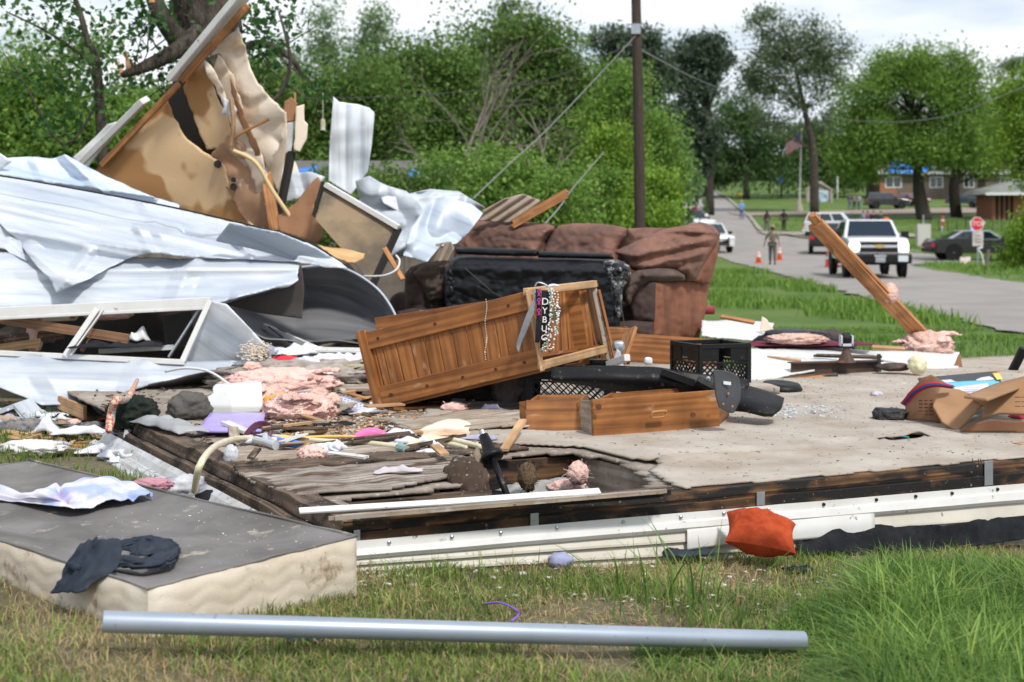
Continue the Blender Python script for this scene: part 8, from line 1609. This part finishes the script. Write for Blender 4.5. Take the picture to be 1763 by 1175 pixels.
psheet('side_skirt', [(342, 705), (350, 690), (372, 675), (402, 668), (450, 658), (452, 700), (446, 710), (345, 718)], lambda x, y: 7.28 + .0009 * abs(x - 400) + .0016 * max(0, 700 - y) * 1.0, m_white, 2.5, .012, .002, 3, parent=TB)
q = MB(); p = P(426, 702, 7.33); [q.box(p + Vector((k * .006, 0, l * .006)), (.002, 0, 0), (0, 0, .002), (0, .001, 0)) for k in range(3) for l in range(4) if (k + l) % 2]; q.build('printed_marks', mat('tub print', (.1, .1, .1), .7), TB)
T(blob('grey_sack', D(326, 702, .05), (.105, .10, .075), m_cloth('grey fleece', (.125, .118, .108), (.085, .08, .072), scale=5), .16, 1.6, sub=5, ridged=False, seed=6, flat=.145), 'grey bundled blanket left of the white plastic tub', 'blanket')
q = MB(); n_ = 20; V = []; o = sheet('folder', [[(363, 712, 7.08), (410, 711, 7.08), (457, 713, 7.05)], [(338, 742, 6.48), (390, 743, 6.46), (450, 742, 6.5)]], mat('violet plastic', (.36, .28, .68), .35, (.44, .36, .74), scale=4, spots=(.62, .56, .70), sscale=20, sth=.68), 14, 10, .012, wr=.008, ws=4); T(o, 'violet plastic folder lying in front of the tub', 'folder')
CBG = thing('candy_bag', 'orange printed candy bag standing in the pink insulation', 'bag', tuple(D(471, 712)))
psheet('wrapper', [(455, 684), (488, 676), (489, 708), (484, 714), (456, 712)], lambda x, y: 7.35 - .03 * math.sin((x - 455) / 34 * 3.1), mat('candy wrap', (.85, .20, .02), .3, (.95, .50, .04), scale=26, lo=.45, hi=.55, spots=(.55, .03, .02), sscale=20, sth=.6), 1.5, .012, .01, 9, parent=CBG, jag=.5)
q = MB(); [q.box(P(462 + i * 5, 693 - i * .5, 7.30), (.005, 0, 0), (0, 0, .007), (0, .001, 0)) for i in range(5)]; [q.box(P(466 + i * 4, 701, 7.30), (.004, 0, 0), (0, 0, .003), (0, .001, 0)) for i in range(4)]; q.build('print', mat('white print', (.9, .85, .8), .6), CBG)
# paper with handwriting
PPR = thing('handwritten_paper', 'white sheet with handwriting lying at the left foot of the cabinet', 'paper', tuple(D(600, 695)))
pa = [D(552, 692, .03), D(590, 678, .04), D(650, 706, .008), D(608, 714, .01)]
o = sheet('sheet', [[pa[0], pa[1]], [pa[3], pa[2]]], m_paper, 14, 14, .002, px=False, wr=.012, ws=7, parent=PPR, linear=True)
q = MB(); random.seed(2)
for i in range(9):
 t = .12 + i * .09; a, b_ = pa[0].lerp(pa[3], t), pa[1].lerp(pa[2], t)
 for k in range(6): u = .08 + k * .15; p = a.lerp(b_, u) + Zp * .016; q.box(p, (b_ - a) * random.uniform(.03, .055), (pa[3] - pa[0]) * .008, Zp * .0005)
q.build('handwriting', mat('pen ink', (.10, .12, .30), .8), PPR)
T(cloth('paper', D(630, 712, .0), .25, .05, .2, m_paper, .008, 9, 12), 'torn white scrap below the handwritten paper', 'paper')
# belts, pipes, hoses
def hose(name, label, pts, r, m, cat='pipe', dz=None, n=10, sub=8, group=None):
 q = MB(); q.tube([D(x, y, z) for x, y, z in pts], r, n, sub=sub); return T(q.build(name, m, smooth=True), label, cat, group)
hose('pex_pipe', 'pale yellow plastic pipe curving over the torn floor edge at the left', [(335, 845, -.02), (345, 800, .10), (372, 768, .10), (415, 755, .04), (470, 758, .02), (520, 762, .02)], .012, m_pvc)
hose('pex_pipe', 'pale yellow plastic pipe lying straight behind the pink brush', [(470, 752, .02), (560, 760, .02), (620, 762, .02), (660, 766, .02), (695, 770, .02)], .011, m_pvc)
hose('pex_pipe', 'pale yellow plastic pipe arching towards the black jack', [(695, 772, .02), (730, 758, .035), (775, 757, .035), (830, 770, .03)], .011, m_pvc)
hose('pex_pipe', 'shorter pale yellow pipe end lying behind the arching one', [(720, 765, .02), (770, 764, .02), (805, 772, .015)], .010, m_pvc)
hose('pex_pipe', 'thin yellow rod behind the pale pipes', [(480, 755, .03), (560, 752, .03), (610, 752, .03)], .006, mat('yellow rod', (.65, .45, .10), .5))
hose('blue_pipe', 'bright blue plastic pipe lying below the maroon belt', [(440, 762, .02), (480, 765, .03), (540, 770, .025)], .010, mat('blue pipe', (.03, .18, .62), .4))
hose('blue_pipe', 'second short blue pipe behind the first', [(470, 755, .02), (495, 760, .03), (520, 764, .03)], .009, mat('blue pipe2', (.05, .24, .66), .4))
q = MB(); q.tube([D(440, 758, .035), D(458, 762, .035), D(475, 768, .03)], [.017, .014, .017], 10); q.tube([D(456, 750, .05), D(458, 768, .02)], .013, 8); T(q.build('pipe_fitting', mat('grey fitting', (.42, .46, .48), .5), smooth=False), 'grey plumbing fitting joining the pale and blue pipes', 'pipe fitting')
q = MB(); q.tube([D(686, 770, .03), D(700, 774, .03)], .016, 8); q.tube([D(690, 764, .04), D(696, 778, .02)], .01, 8); T(q.build('pipe_fitting', mat('teal fitting', (.25, .36, .34), .5)), 'greenish plumbing fitting between the long pale pipes', 'pipe fitting')
plank('white plastic strip lying under the pale pipes', D(505, 780, .01), D(700, 772, .01), .05, .008, m_trim, Vector((-UY, UX, 0)), 3, name='strip', cat='strip')
plank('white strip running from the belt towards the insulation', D(428, 756, .012), D(532, 728, .012), .035, .008, m_trim, None, 0, name='strip', cat='strip')
m_belt = mat('maroon striped belt', (.09, .02, .045), .7, (.22, .16, .18), scale=1, stretch=(2, 60, 2), coord='UV', lo=.55, hi=.6)
o = sheet('belt', [[(415, 755, 6.272), (425, 740, 6.369), (440, 727, 6.514), (458, 726, 6.610), (470, 735, 6.562), (468, 752, 6.369), (450, 757, 6.224), (436, 750, 6.224)], [(418, 760, 6.272), (430, 748, 6.369), (444, 737, 6.514), (456, 735, 6.610), (462, 740, 6.562), (460, 748, 6.369), (446, 750, 6.224), (434, 744, 6.224)]], m_belt, 60, 5, .004); T(o, 'coiled maroon striped belt in front of the violet folder', 'belt')
T(blob('sponge', D(408, 742, .015), (.03, .02, .014), mat('dark plaid', (.12, .07, .08), .9, (.25, .25, .12), scale=60), .05, 1, sub=3, box=.8), 'small dark plaid purse left of the maroon belt', 'purse')
PK = thing('pink_brush', 'bright pink plastic brush handle lying by the pale pipes', 'brush', tuple(D(640, 750)))
q = MB(); q.tube([D(608, 756, .02), D(625, 748, .03), D(645, 746, .03), D(664, 750, .025)], [.010, .022, .024, .014], 12, sub=4); q.build('handle', mat('hot pink', (.80, .16, .38), .35), PK, smooth=True)
blob('bristle_head', D(672, 748, .025), (.018, .018, .02), m_blackc, .1, 2, sub=3, parent=PK, box=.5)
hose('red_wand', 'thin red stick by the pink brush', [(650, 762, .01), (690, 766, .012)], .006, mat('red stick', (.5, .02, .04), .5))
for i, (x, y, c_, lb) in enumerate([(700, 757, (.45, .05, .05), 'tiny red bead beside the pink brush'), (705, 752, (.55, .52, .42), 'tiny pale bead beside the pink brush'), (712, 758, (.10, .30, .14), 'tiny green bead beside the pink brush')]): T(blob('bead', D(x, y, .012), (.009, .009, .009), mat('bead', c_, .4), .02, 1, sub=2), lb, 'bead')
# black jack
JK = thing('jack_post', 'black jack post with a cone shaped cap leaning in the floor hole', 'jack', tuple(D(860, 850, -.1)))
a, b_, c = P(874, 856, 5.35), P(845, 780, 5.5), P(829, 742, 5.55); q = MB(); q.tube([a, b_], .012, 12); q.build('shaft', m_black, JK, smooth=True)
q = MB(); ax_ = (c - b_).normalized(); q.lathe(b_ - ax_ * .025, ax_, [(.040, 0), (.044, .006), (.040, .022), (.026, .03), (.018, .10), (.014, .10)], 18); q.build('cap', m_black, JK, smooth=True)
q = MB(); q.lathe(b_ + ax_ * .073, ax_, [(.011, 0), (.011, .022), (0, .022)], 12); q.build('tip', m_steel, JK)
T(cloth('sock', D(688, 815, .02), .17, .06, .35, m_cloth('lilac sock', (.60, .55, .58)), .025, 9), 'pale lilac sock lying on the grey plywood', 'sock')
T(cloth('dark_cloth', D(836, 716, .01), .20, .055, -.05, m_navy, .02, 6), 'black folded cloth on the floor left of the front drawers', 'cloth')
T(cloth('dark_cloth', D(560, 733, .01), .25, .05, -.1, m_blackc, .02, 9), 'thin black rag in front of the lower insulation heap', 'cloth')
T(psheet('torn_wallpaper', [(715, 742), (770, 722), (790, 722), (812, 730), (806, 742), (812, 748), (760, 750), (728, 754)], pl(6.55, 0, -1.6, 760, 738), m_cream, 2.5, .006, .02, 5, .015, 4, 2, jag=1.2), 'torn cream wallboard piece with a lifted corner behind the jack post', 'wallboard')
plank('thin orange lath lying in front of the lower insulation heap', D(520, 715, .03), D(590, 736, .012), .03, .01, w_raw)
plank('warped brown board lying under the low corner of the cabinet', D(672, 702, .01), D(790, 698, .012), .14, .015, w_pine, None, 4)
hose('grey_hose', 'long grey pipe lying behind the cabinet corner', [(760, 697, .02), (830, 696, .02), (905, 697, .02)], .016, mat('dusty pipe', (.20, .17, .14), .8))
T(blob('black_shoe_rag', D(600, 655, .03), (.2, .1, .035), m_blackc, .3, 3, sub=4, ridged=True, seed=2), 'black sooty rag left of the cabinet', 'rag')
T(blob('red_cloth', P(492, 622, 8.7), (.07, .05, .035), mat('red cloth', (.62, .04, .05), .8), .2, 3, sub=4, ridged=True, seed=3), 'bright red cloth at the tip of the triangular sheet', 'cloth')
T(blob('black_rag', P(522, 625, 8.9), (.13, .07, .035), m_blackc, .25, 3, sub=4, ridged=True, seed=4), 'black rag right of the bright red cloth', 'rag')
T(cloth('lavender_rag', P(465, 612, 8.8), .2, .15, .3, m_cloth('grey lavender', (.34, .33, .40)), .07, 6), 'grey lavender rag on top of the triangular sheet tip', 'rag')
T(sheet('cream_tub', [[(440, 572, 9.6), (480, 572, 9.7), (508, 585, 9.8), (516, 598, 9.7)], [(450, 600, 9.3), (480, 605, 9.2), (500, 606, 9.2), (510, 606, 9.3)]], mat('cream enamel', (.66, .60, .46), .5, (.52, .46, .35), scale=3, spots=(.2, .15, .1), sscale=20), 24, 12, .015, wr=.02, ws=3), 'cream enamel panel right of the triangular sheet', 'panel')
plank('white aluminium strip slanting down right of the cream panel', P(455, 562, 9.5), P(570, 612, 8.9), .035, .02, m_trim, Zp, name='strip', cat='strip')
q = MB(); q.tube([P(x, y, 9.3) for x, y in [(462, 562), (478, 575), (500, 590), (508, 588), (495, 575), (478, 566)]], .005, 6, sub=5); T(q.build('cable', m_wired, smooth=True), 'loop of black cable over the cream panel', 'cable')
for i, (x0, y0, x1, y1, w_, mm, lb) in enumerate([(548, 602, 640, 604, .09, m_trim, 'white board far left of the cabinet, furthest back'), (520, 618, 640, 618, .07, m_trim, 'white board far left of the cabinet, second back'), (545, 628, 640, 632, .06, mat('olive board', (.38, .34, .20), .7), 'olive edged board left of the cabinet'), (520, 642, 570, 645, .05, m_trim, 'short white offcut behind the long insulation heap'),
  (600, 648, 650, 648, .07, m_trim, 'white offcut touching the cabinet corner'), (560, 668, 645, 668, .11, w_dirty, 'wide pinkish board left of the cabinet corner'), (555, 682, 612, 674, .045, w_raw, 'pale split lath beside the handwritten paper'), (600, 690, 645, 684, .035, w_raw, 'short raw lath nearest the cabinet corner'), (590, 676, 640, 690, .03, w_orange, 'orange splinter crossing the raw laths'), (520, 675, 570, 665, .10, w_rot, 'dark brown broken board behind the handwritten paper')]):
 plank(lb, P(x0, y0, 8.8 - (y0 - 600) * .0108), P(x1, y1, 8.75 - (y1 - 600) * .0108), w_, .015, mm, Vector((0, 1, .1)), 3 if i % 2 else 0)
T(blob('rubble_heap', P(575, 655, 8.6), (.55, .35, .10), mat('mixed rubble', (.22, .18, .15), .95, (.42, .38, .34), scale=14, bump=.8, bscale=30), .35, 4, sub=5, ridged=True, seed=41), 'low mixed rubble left of the cabinet', 'rubble'); T(cloth('paper', P(590, 625, 8.6), .5, .2, .1, m_paper, .06, 7, seed=3), 'crumpled white paper on the white boards left of the cabinet', 'paper'); T(cloth('paper', P(520, 612, 8.8), .35, .2, .4, m_paper, .08, 7, seed=4), 'crumpled pale paper between the cream panel and the white boards', 'paper')
T(cloth('paper', P(566, 652, 8.3), .2, .12, .9, m_paper, .05, 9, seed=5), 'curled bluish paper right of the long insulation heap', 'paper')
q = MB(); q.tube([P(x, y, 7.9 - i * .1) for i, (x, y) in enumerate([(285, 640), (320, 634), (360, 640), (395, 662)])], .007, 6, sub=6); T(q.build('white_cable', m_white, smooth=True), 'white cable curving over the black lip towards the tub', 'cable')
# ---------------------------------------------------------------- along the torn left edge
hose('braided_scarf', 'twisted red yellow and teal braided scarf hanging over the floor corner', [(236, 655, .12), (228, 672, .14), (218, 688, .12), (200, 690, .14), (193, 705, .10), (190, 725, .05), (187, 742, .02)], [.010, .012, .016, .018, .018, .020, .014], mat('braid', (.48, .09, .07), .85, (.60, .50, .36), scale=70, lo=.48, hi=.52, spots=(.05, .38, .40), sscale=8, sth=.6), 'scarf', n=12)
T(blob('black_garment', D(228, 712, .05), (.10, .09, .07), m_cloth('black green cloth', (.012, .016, .012), (.03, .036, .03)), .25, 2.4, sub=5, ridged=True, seed=5), 'black garment heaped over the far end of the torn floor edge', 'garment')
T(cloth('plastic_film', D(290, 738, .02), .52, .13, -.95, mat('cloudy film', (.55, .56, .57), .35, (.42, .43, .44), scale=5, trans=.3), .05, 6, seed=8), 'cloudy plastic film draped along the torn floor edge', 'plastic film')
T(sheet('film_flap', [[(216, 720, 6.95), (224, 712, 7.0), (240, 715, 7.0)], [(213, 755, 6.75), (222, 745, 6.8), (232, 730, 6.9)]], mat('white film', (.58, .60, .62), .35, trans=.2), 14, 10, .003, wr=.02, ws=6), 'white flap of film hanging over the corner of the torn edge', 'plastic film')
T(blob('plastic_bottle', D(398, 785, .03), (.024, .024, .036), m_glassb, .25, 2.5, sub=4, ridged=True, seed=12), 'crushed clear plastic bottle standing on the torn floor edge', 'bottle')
T(cloth('paper', G(240, 790, .02), .30, .20, .4, m_paper, .07, 5, seed=11), 'crumpled white paper and cloth on the grass left of the torn edge', 'paper')
T(cloth('paper', G(138, 750, .05), .26, .12, .05, m_paper, .05, 4, seed=12), 'pale lined paper standing in the grass under the wall sheet', 'paper'); T(cloth('paper', G(84, 748, .05), .12, .10, .5, m_paper, .09, 5, seed=13), 'small folded white paper left of the lined paper', 'paper')
T(blob('shoe_pile', G(318, 842, .06), (.09, .06, .045), m_cloth('white canvas shoe', (.55, .55, .58), (.20, .20, .24), scale=14), .25, 2.5, sub=4, ridged=True, seed=14), 'white and navy sports shoe wedged between the mattress and the torn edge', 'shoe')
T(sheet('white_bracket', [[(330, 842, 5.75), (350, 800, 5.9), (368, 772, 6.0)], [(310, 850, 5.7), (330, 815, 5.8), (352, 790, 5.9)]], m_trimd, 14, 8, .004, wr=.02, ws=5), 'torn white plastic strip hanging from the torn floor edge', 'strip')
T(blob('pink_sock', G(262, 835, .14), (.055, .03, .018), m_cloth('pink cloth', (.55, .28, .34)), .45, 3.5, sub=4, ridged=True), 'small pink cloth at the far corner of the mattress', 'sock')
T(blob('black_strap', G(372, 858, .05), (.07, .04, .025), m_blackc, .3, 4, sub=3, ridged=True), 'black strap tangle at the foot of the torn floor edge', 'strap')
BX = thing('dark_box', 'tipped dark brown box with white studs under the wall sheet at the left edge', 'box', tuple(G(30, 745, .05)))
q = MB(); q.prism([P(-40, 720, 8.0), P(22, 696, 8.0), P(64, 742, 7.9), P(58, 748, 7.9), P(24, 704, 8.0), P(-40, 728, 8.0)], (0, .3, 0)); q.build('lid', m_silver, BX)
q = MB(); q.prism([P(-40, 728, 8.02), P(24, 704, 8.02), P(60, 748, 7.95), P(-40, 748, 7.95)], (0, .25, 0)); q.build('inside', mat('dark brown wood', (.05, .025, .015), .7), BX)
for x, y in ((14, 706), (41, 710)): q = MB(); q.lathe(P(x, y, 7.97), (0, -1, 0), [(.008, 0), (.006, .006), (0, .007)], 10); q.build('stud', m_white, BX)
T(cloth('blue_print_cloth', G(80, 742, .03), .5, .25, .1, mat('navy print', (.04, .05, .10), .9, (.25, .22, .18), scale=30), .06, 6), 'navy patterned cloth under the wall sheet', 'cloth')
plank('pale broken ply end poking out under the wall sheet', P(100, 692, 8.3), P(148, 712, 8.0), .07, .02, w_raw, Zp, 4)
plank('grey timber leg behind the ply end under the wall sheet', P(122, 682, 8.6), P(170, 735, 8.2), .07, .05, w_rot, Zp)
T(cloth('white_bag', P(125, 722, 8.4), .35, .2, .3, m_paper, .10, 5, seed=21), 'pale plastic bag in the shade under the wall sheet', 'bag'); T(blob('teal_scrap', G(8, 772, .03), (.05, .03, .02), mat('cyan plastic', (.03, .42, .68), .4), .1, 1, sub=3), 'cyan plastic piece at the left edge', 'scrap')
T(sheet('window_pane', [[(-60, 778, 7.25), (60, 778, 7.25), (130, 776, 7.2)], [(-60, 795, 6.95), (60, 793, 6.95), (110, 786, 7.05)]], mat('grey glass', (.20, .24, .25), .12, (.34, .38, .40), scale=3, spec=.9), 20, 10, .012), 'grey sheet of window glass lying on the grass at the left edge', 'glass pane')
T(sheet('curved_moulding', [[(20, 765, 7.3), (60, 770, 7.2), (100, 776, 7.15), (135, 772, 7.2)], [(22, 772, 7.2), (60, 778, 7.1), (100, 781, 7.08), (133, 778, 7.1)]], w_dirty, 24, 6, .014, wr=.02, ws=4), 'broken beige moulding lying on the grey glass', 'moulding')
T(blob('white_rubble', G(55, 772, .05), (.12, .08, .03), m_trim, .35, 3, sub=4, ridged=True, seed=31), 'white broken plaster pieces on the moulding', 'rubble')
T(cloth('paper', G(150, 782, .02), .12, .08, .3, m_paper, .05, 7, seed=14), 'white crumpled paper with a black corner on the grass', 'paper')
plank('orange brown wood scrap on the grass near the lined paper', G(110, 768, .02), G(150, 769, .02), .04, .015, w_orange, None, 3)
hose('white_loop', 'white plastic loop on the grass left of the torn edge', [(190, 782, -.10), (205, 778, -.08), (215, 786, -.09), (235, 782, -.08)], .008, m_white, 'loop')
# ---------------------------------------------------------------- small loose bits
def bits(name, label, n, gen, mm, seed, smin=.004, smax=.014, asp=3, cat='debris'):
 rg = random.Random(seed); q = MB()
 for _ in range(n):
  p = gen(rg); a = rg.uniform(0, math.pi); s_ = rg.uniform(smin, smax); l = s_ * rg.uniform(1, asp); d = Vector((math.cos(a), math.sin(a), rg.uniform(-.25, .25))).normalized(); e = Vector((-d.y, d.x, rg.uniform(-.3, .3))).normalized()
  q.box(p + Zp * s_ * .25, d * l / 2, e * s_ / 2, d.cross(e) * s_ * rg.uniform(.08, .3), jit=s_ * .15)
 o = q.build(name, mm); tag(o, label, cat, kind='stuff'); return o
gl = lambda rg: (lambda u, v: UV(u, v, DZ + .002))(rg.uniform(.02, 1.2) if rg.random() < .6 else rg.uniform(0, 2.6), rg.triangular(1.0, 4.6, 1.8))
gc = lambda rg: (lambda u, v: UV(u, v, DZ + .017))(rg.uniform(1.5, 5.5), rg.uniform(.1, 3.3))
gl2 = lambda rg: (lambda x, y: D(x, y, .004))(rg.triangular(400, 860, 560), rg.triangular(640, 810, 745))
bits('wood_chips', 'scatter of small wood chips over the left half of the floor', 1700, gl2, w_raw, 1, .003, .010, 6, 'wood chips'); bits('wood_chips', 'scatter of dark splinters over the left half of the floor', 1200, gl, w_rot, 2, .003, .012, 6, 'wood chips')
bits('paper_bits', 'scatter of small white scraps over the left half of the floor', 800, gl2, m_trim, 3, .003, .011, 3, 'paper bits'); bits('dirt_crumbs', 'dark crumbs scattered over the carpet', 1500, gc, mat('dark crumb', (.09, .065, .05), .95), 4, .0015, .0045, 3, 'crumbs')
bits('glass_bits', 'glinting grey crumbs on the carpet by the black tray', 160, lambda rg: D(rg.triangular(1290, 1480, 1360), rg.triangular(695, 725, 708), .016), m_silver, 5, .004, .012, 2, 'crumbs')
bits('grass_litter', 'straw and bits of debris on the bare dirt in front of the siding', 700, lambda rg: (lambda p: Vector((p.x, p.y, gz(p.x, p.y))))(G(rg.uniform(620, 1763), rg.uniform(950, 1120), -.05)), mat('straw', (.36, .27, .15), .9), 6, .002, .006, 16, 'straw')
bits('pale_crumbs', 'white crumbs scattered on the lawn and mattress side', 160, lambda rg: (lambda p: Vector((p.x, p.y, gz(p.x, p.y) + .005)))(G(rg.uniform(620, 1700), rg.uniform(955, 1060), -.05)), m_trim, 7, .004, .012, 3, 'crumbs')
bits('mattress_crumbs', 'pale crumbs scattered on the grey mattress cover', 120, lambda rg: G(rg.uniform(180, 590), rg.uniform(880, 985), .166), m_cream, 8, .001, .003, 3, 'crumbs')
bits('left_chips', 'broken wood and white chips on the ground under the wall sheet', 300, lambda rg: (lambda p: Vector((p.x, p.y, gz(p.x, p.y) + .01)))(G(rg.uniform(-40, 240), rg.uniform(700, 790), 0)), w_raw, 9, .008, .03, 5, 'wood chips')
bits('pebbly_white', 'speckled white fragments stuck on the triangular metal sheet', 260, lambda rg: P(rg.triangular(405, 470, 440), rg.triangular(585, 625, 608), 8.68), m_cream, 10, .004, .012, 2, 'crumbs')
# countable rubble pieces scattered among the debris
def inpx(rg, reg): x0, x1, y0, y1, z = reg; return D(rg.uniform(x0, x1), rg.triangular(y0, y1, (y0 + y1) / 2), z) if z is not None else (lambda g: Vector((g.x, g.y, gz(g.x, g.y) + .01)))(G(rg.uniform(x0, x1), rg.uniform(y0, y1), 0))
REG = [(440, 860, 640, 735, .01), (420, 700, 615, 680, .02), (400, 860, 730, 800, .01), (-40, 235, 715, 790, None), (1290, 1520, 592, 650, .02), (480, 700, 590, 640, .04)]
random.seed(77); rg = random.Random(77)
for k, (mm, lb, gp_) in enumerate([(w_raw, 'pale splintered board piece in the loose rubble', 'pale splintered board pieces'), (w_rot, 'dark rotten board piece in the loose rubble', 'dark rotten board pieces'), (m_trim, 'white painted board piece in the loose rubble', 'white painted board pieces'), (w_dirty, 'grey brown board piece in the loose rubble', 'grey brown board pieces')]):
 for i in range(30):
  p = inpx(rg, REG[rg.choice((0, 0, 1, 2, 2, 3, 4, 5))]); a = rg.uniform(-.7, .7) + (0 if rg.random() < .7 else 1.5); l = rg.uniform(.06, .30); d = Vector((math.cos(a), math.sin(a), rg.uniform(-.04, .12))) * l / 2; p = p + Zp * (.006 + abs(d.z) + rg.uniform(0, .03))
  plank(lb, p - d, p + d, rg.uniform(.015, .055), rg.uniform(.006, .014), mm, Vector((-d.y, d.x, rg.uniform(-.03, .03))), rg.choice((0, 3, 4)), name='board_piece', group=gp_)
CL = [(m_paper, 'crumpled white paper scrap in the loose rubble', 'paper_scrap', 'paper'), (m_blackc, 'black cloth scrap in the loose rubble', 'cloth_scrap', 'cloth'), (mat('kraft', (.42, .33, .24), .9, (.30, .22, .16), scale=6), 'tan torn paper scrap in the loose rubble', 'paper_scrap', 'paper'), (m_cloth('lav rag', (.42, .42, .55)), 'bluish grey cloth scrap in the loose rubble', 'cloth_scrap', 'cloth')]
for k, (mm, lb, nm, ct) in enumerate(CL):
 for i in range(20 if k else 30):
  p = inpx(rg, REG[rg.choice((0, 1, 2, 3, 3, 4, 5))]); T(cloth(nm, p, rg.uniform(.05, .2), rg.uniform(.03, .11), rg.uniform(-1, 1), mm, rg.uniform(.015, .05), rg.uniform(9, 18), 14, irr=.6), lb, ct, lb.split(' in ')[0] + 's')
for i in range(22):
 p = inpx(rg, REG[rg.choice((0, 0, 1, 1, 3, 4, 5))]); r = rg.uniform(.012, .035); T(blob('insulation_tuft', p + Zp * r * .5, (r * rg.uniform(1, 1.8), r, r * .7), rg.choice((m_pink, m_pinkp)), .35, 3, sub=3, ridged=True, fuzz=30), 'small pink insulation tuft in the loose rubble', 'insulation', 'small pink insulation tufts')
for i in range(26):
 px, py = rg.uniform(478, 770), rg.uniform(425, 500); p = P(px, py, rg.uniform(10.4, 11.0)); a = rg.uniform(0, 3.1); l = rg.uniform(.1, .35); d = Vector((math.cos(a), rg.uniform(-.3, .3), math.sin(a) * .6)) * l / 2
 if p.z < .75 - abs(px - 620) * .002: plank('broken stick in the dark rubble behind the curled sheet', p - d, p + d, rg.uniform(.02, .06), .015, rg.choice((w_rot, w_orange, w_dirty, w_rot)), Zp, 3, name='board_piece', group='broken sticks in the dark rubble')
for o in [o for o in SC.objects if o.name.startswith('insulation_heap')]:
 # torn fluffy layers peeling off each heap
 bb = [Vector(c) for c in o.bound_box]; w_, d_, h_ = (bb[6] - bb[0]); o['category'] = 'insulation'
 for k in range(9):
  a = rg.uniform(0, 6.28); p = o.location + Vector((math.cos(a) * w_ * .36, math.sin(a) * d_ * .36, h_ * rg.uniform(.35, .8)))
  cloth('fluffy_layer', p - (o.location if 0 else Vector()), rg.uniform(.05, .14), rg.uniform(.04, .09), rg.uniform(-1, 1), rg.choice((m_pink, m_pinkp)), rg.uniform(.03, .05), rg.uniform(12, 24), 22, irr=.8, thick=.006, parent=None if 0 else o)
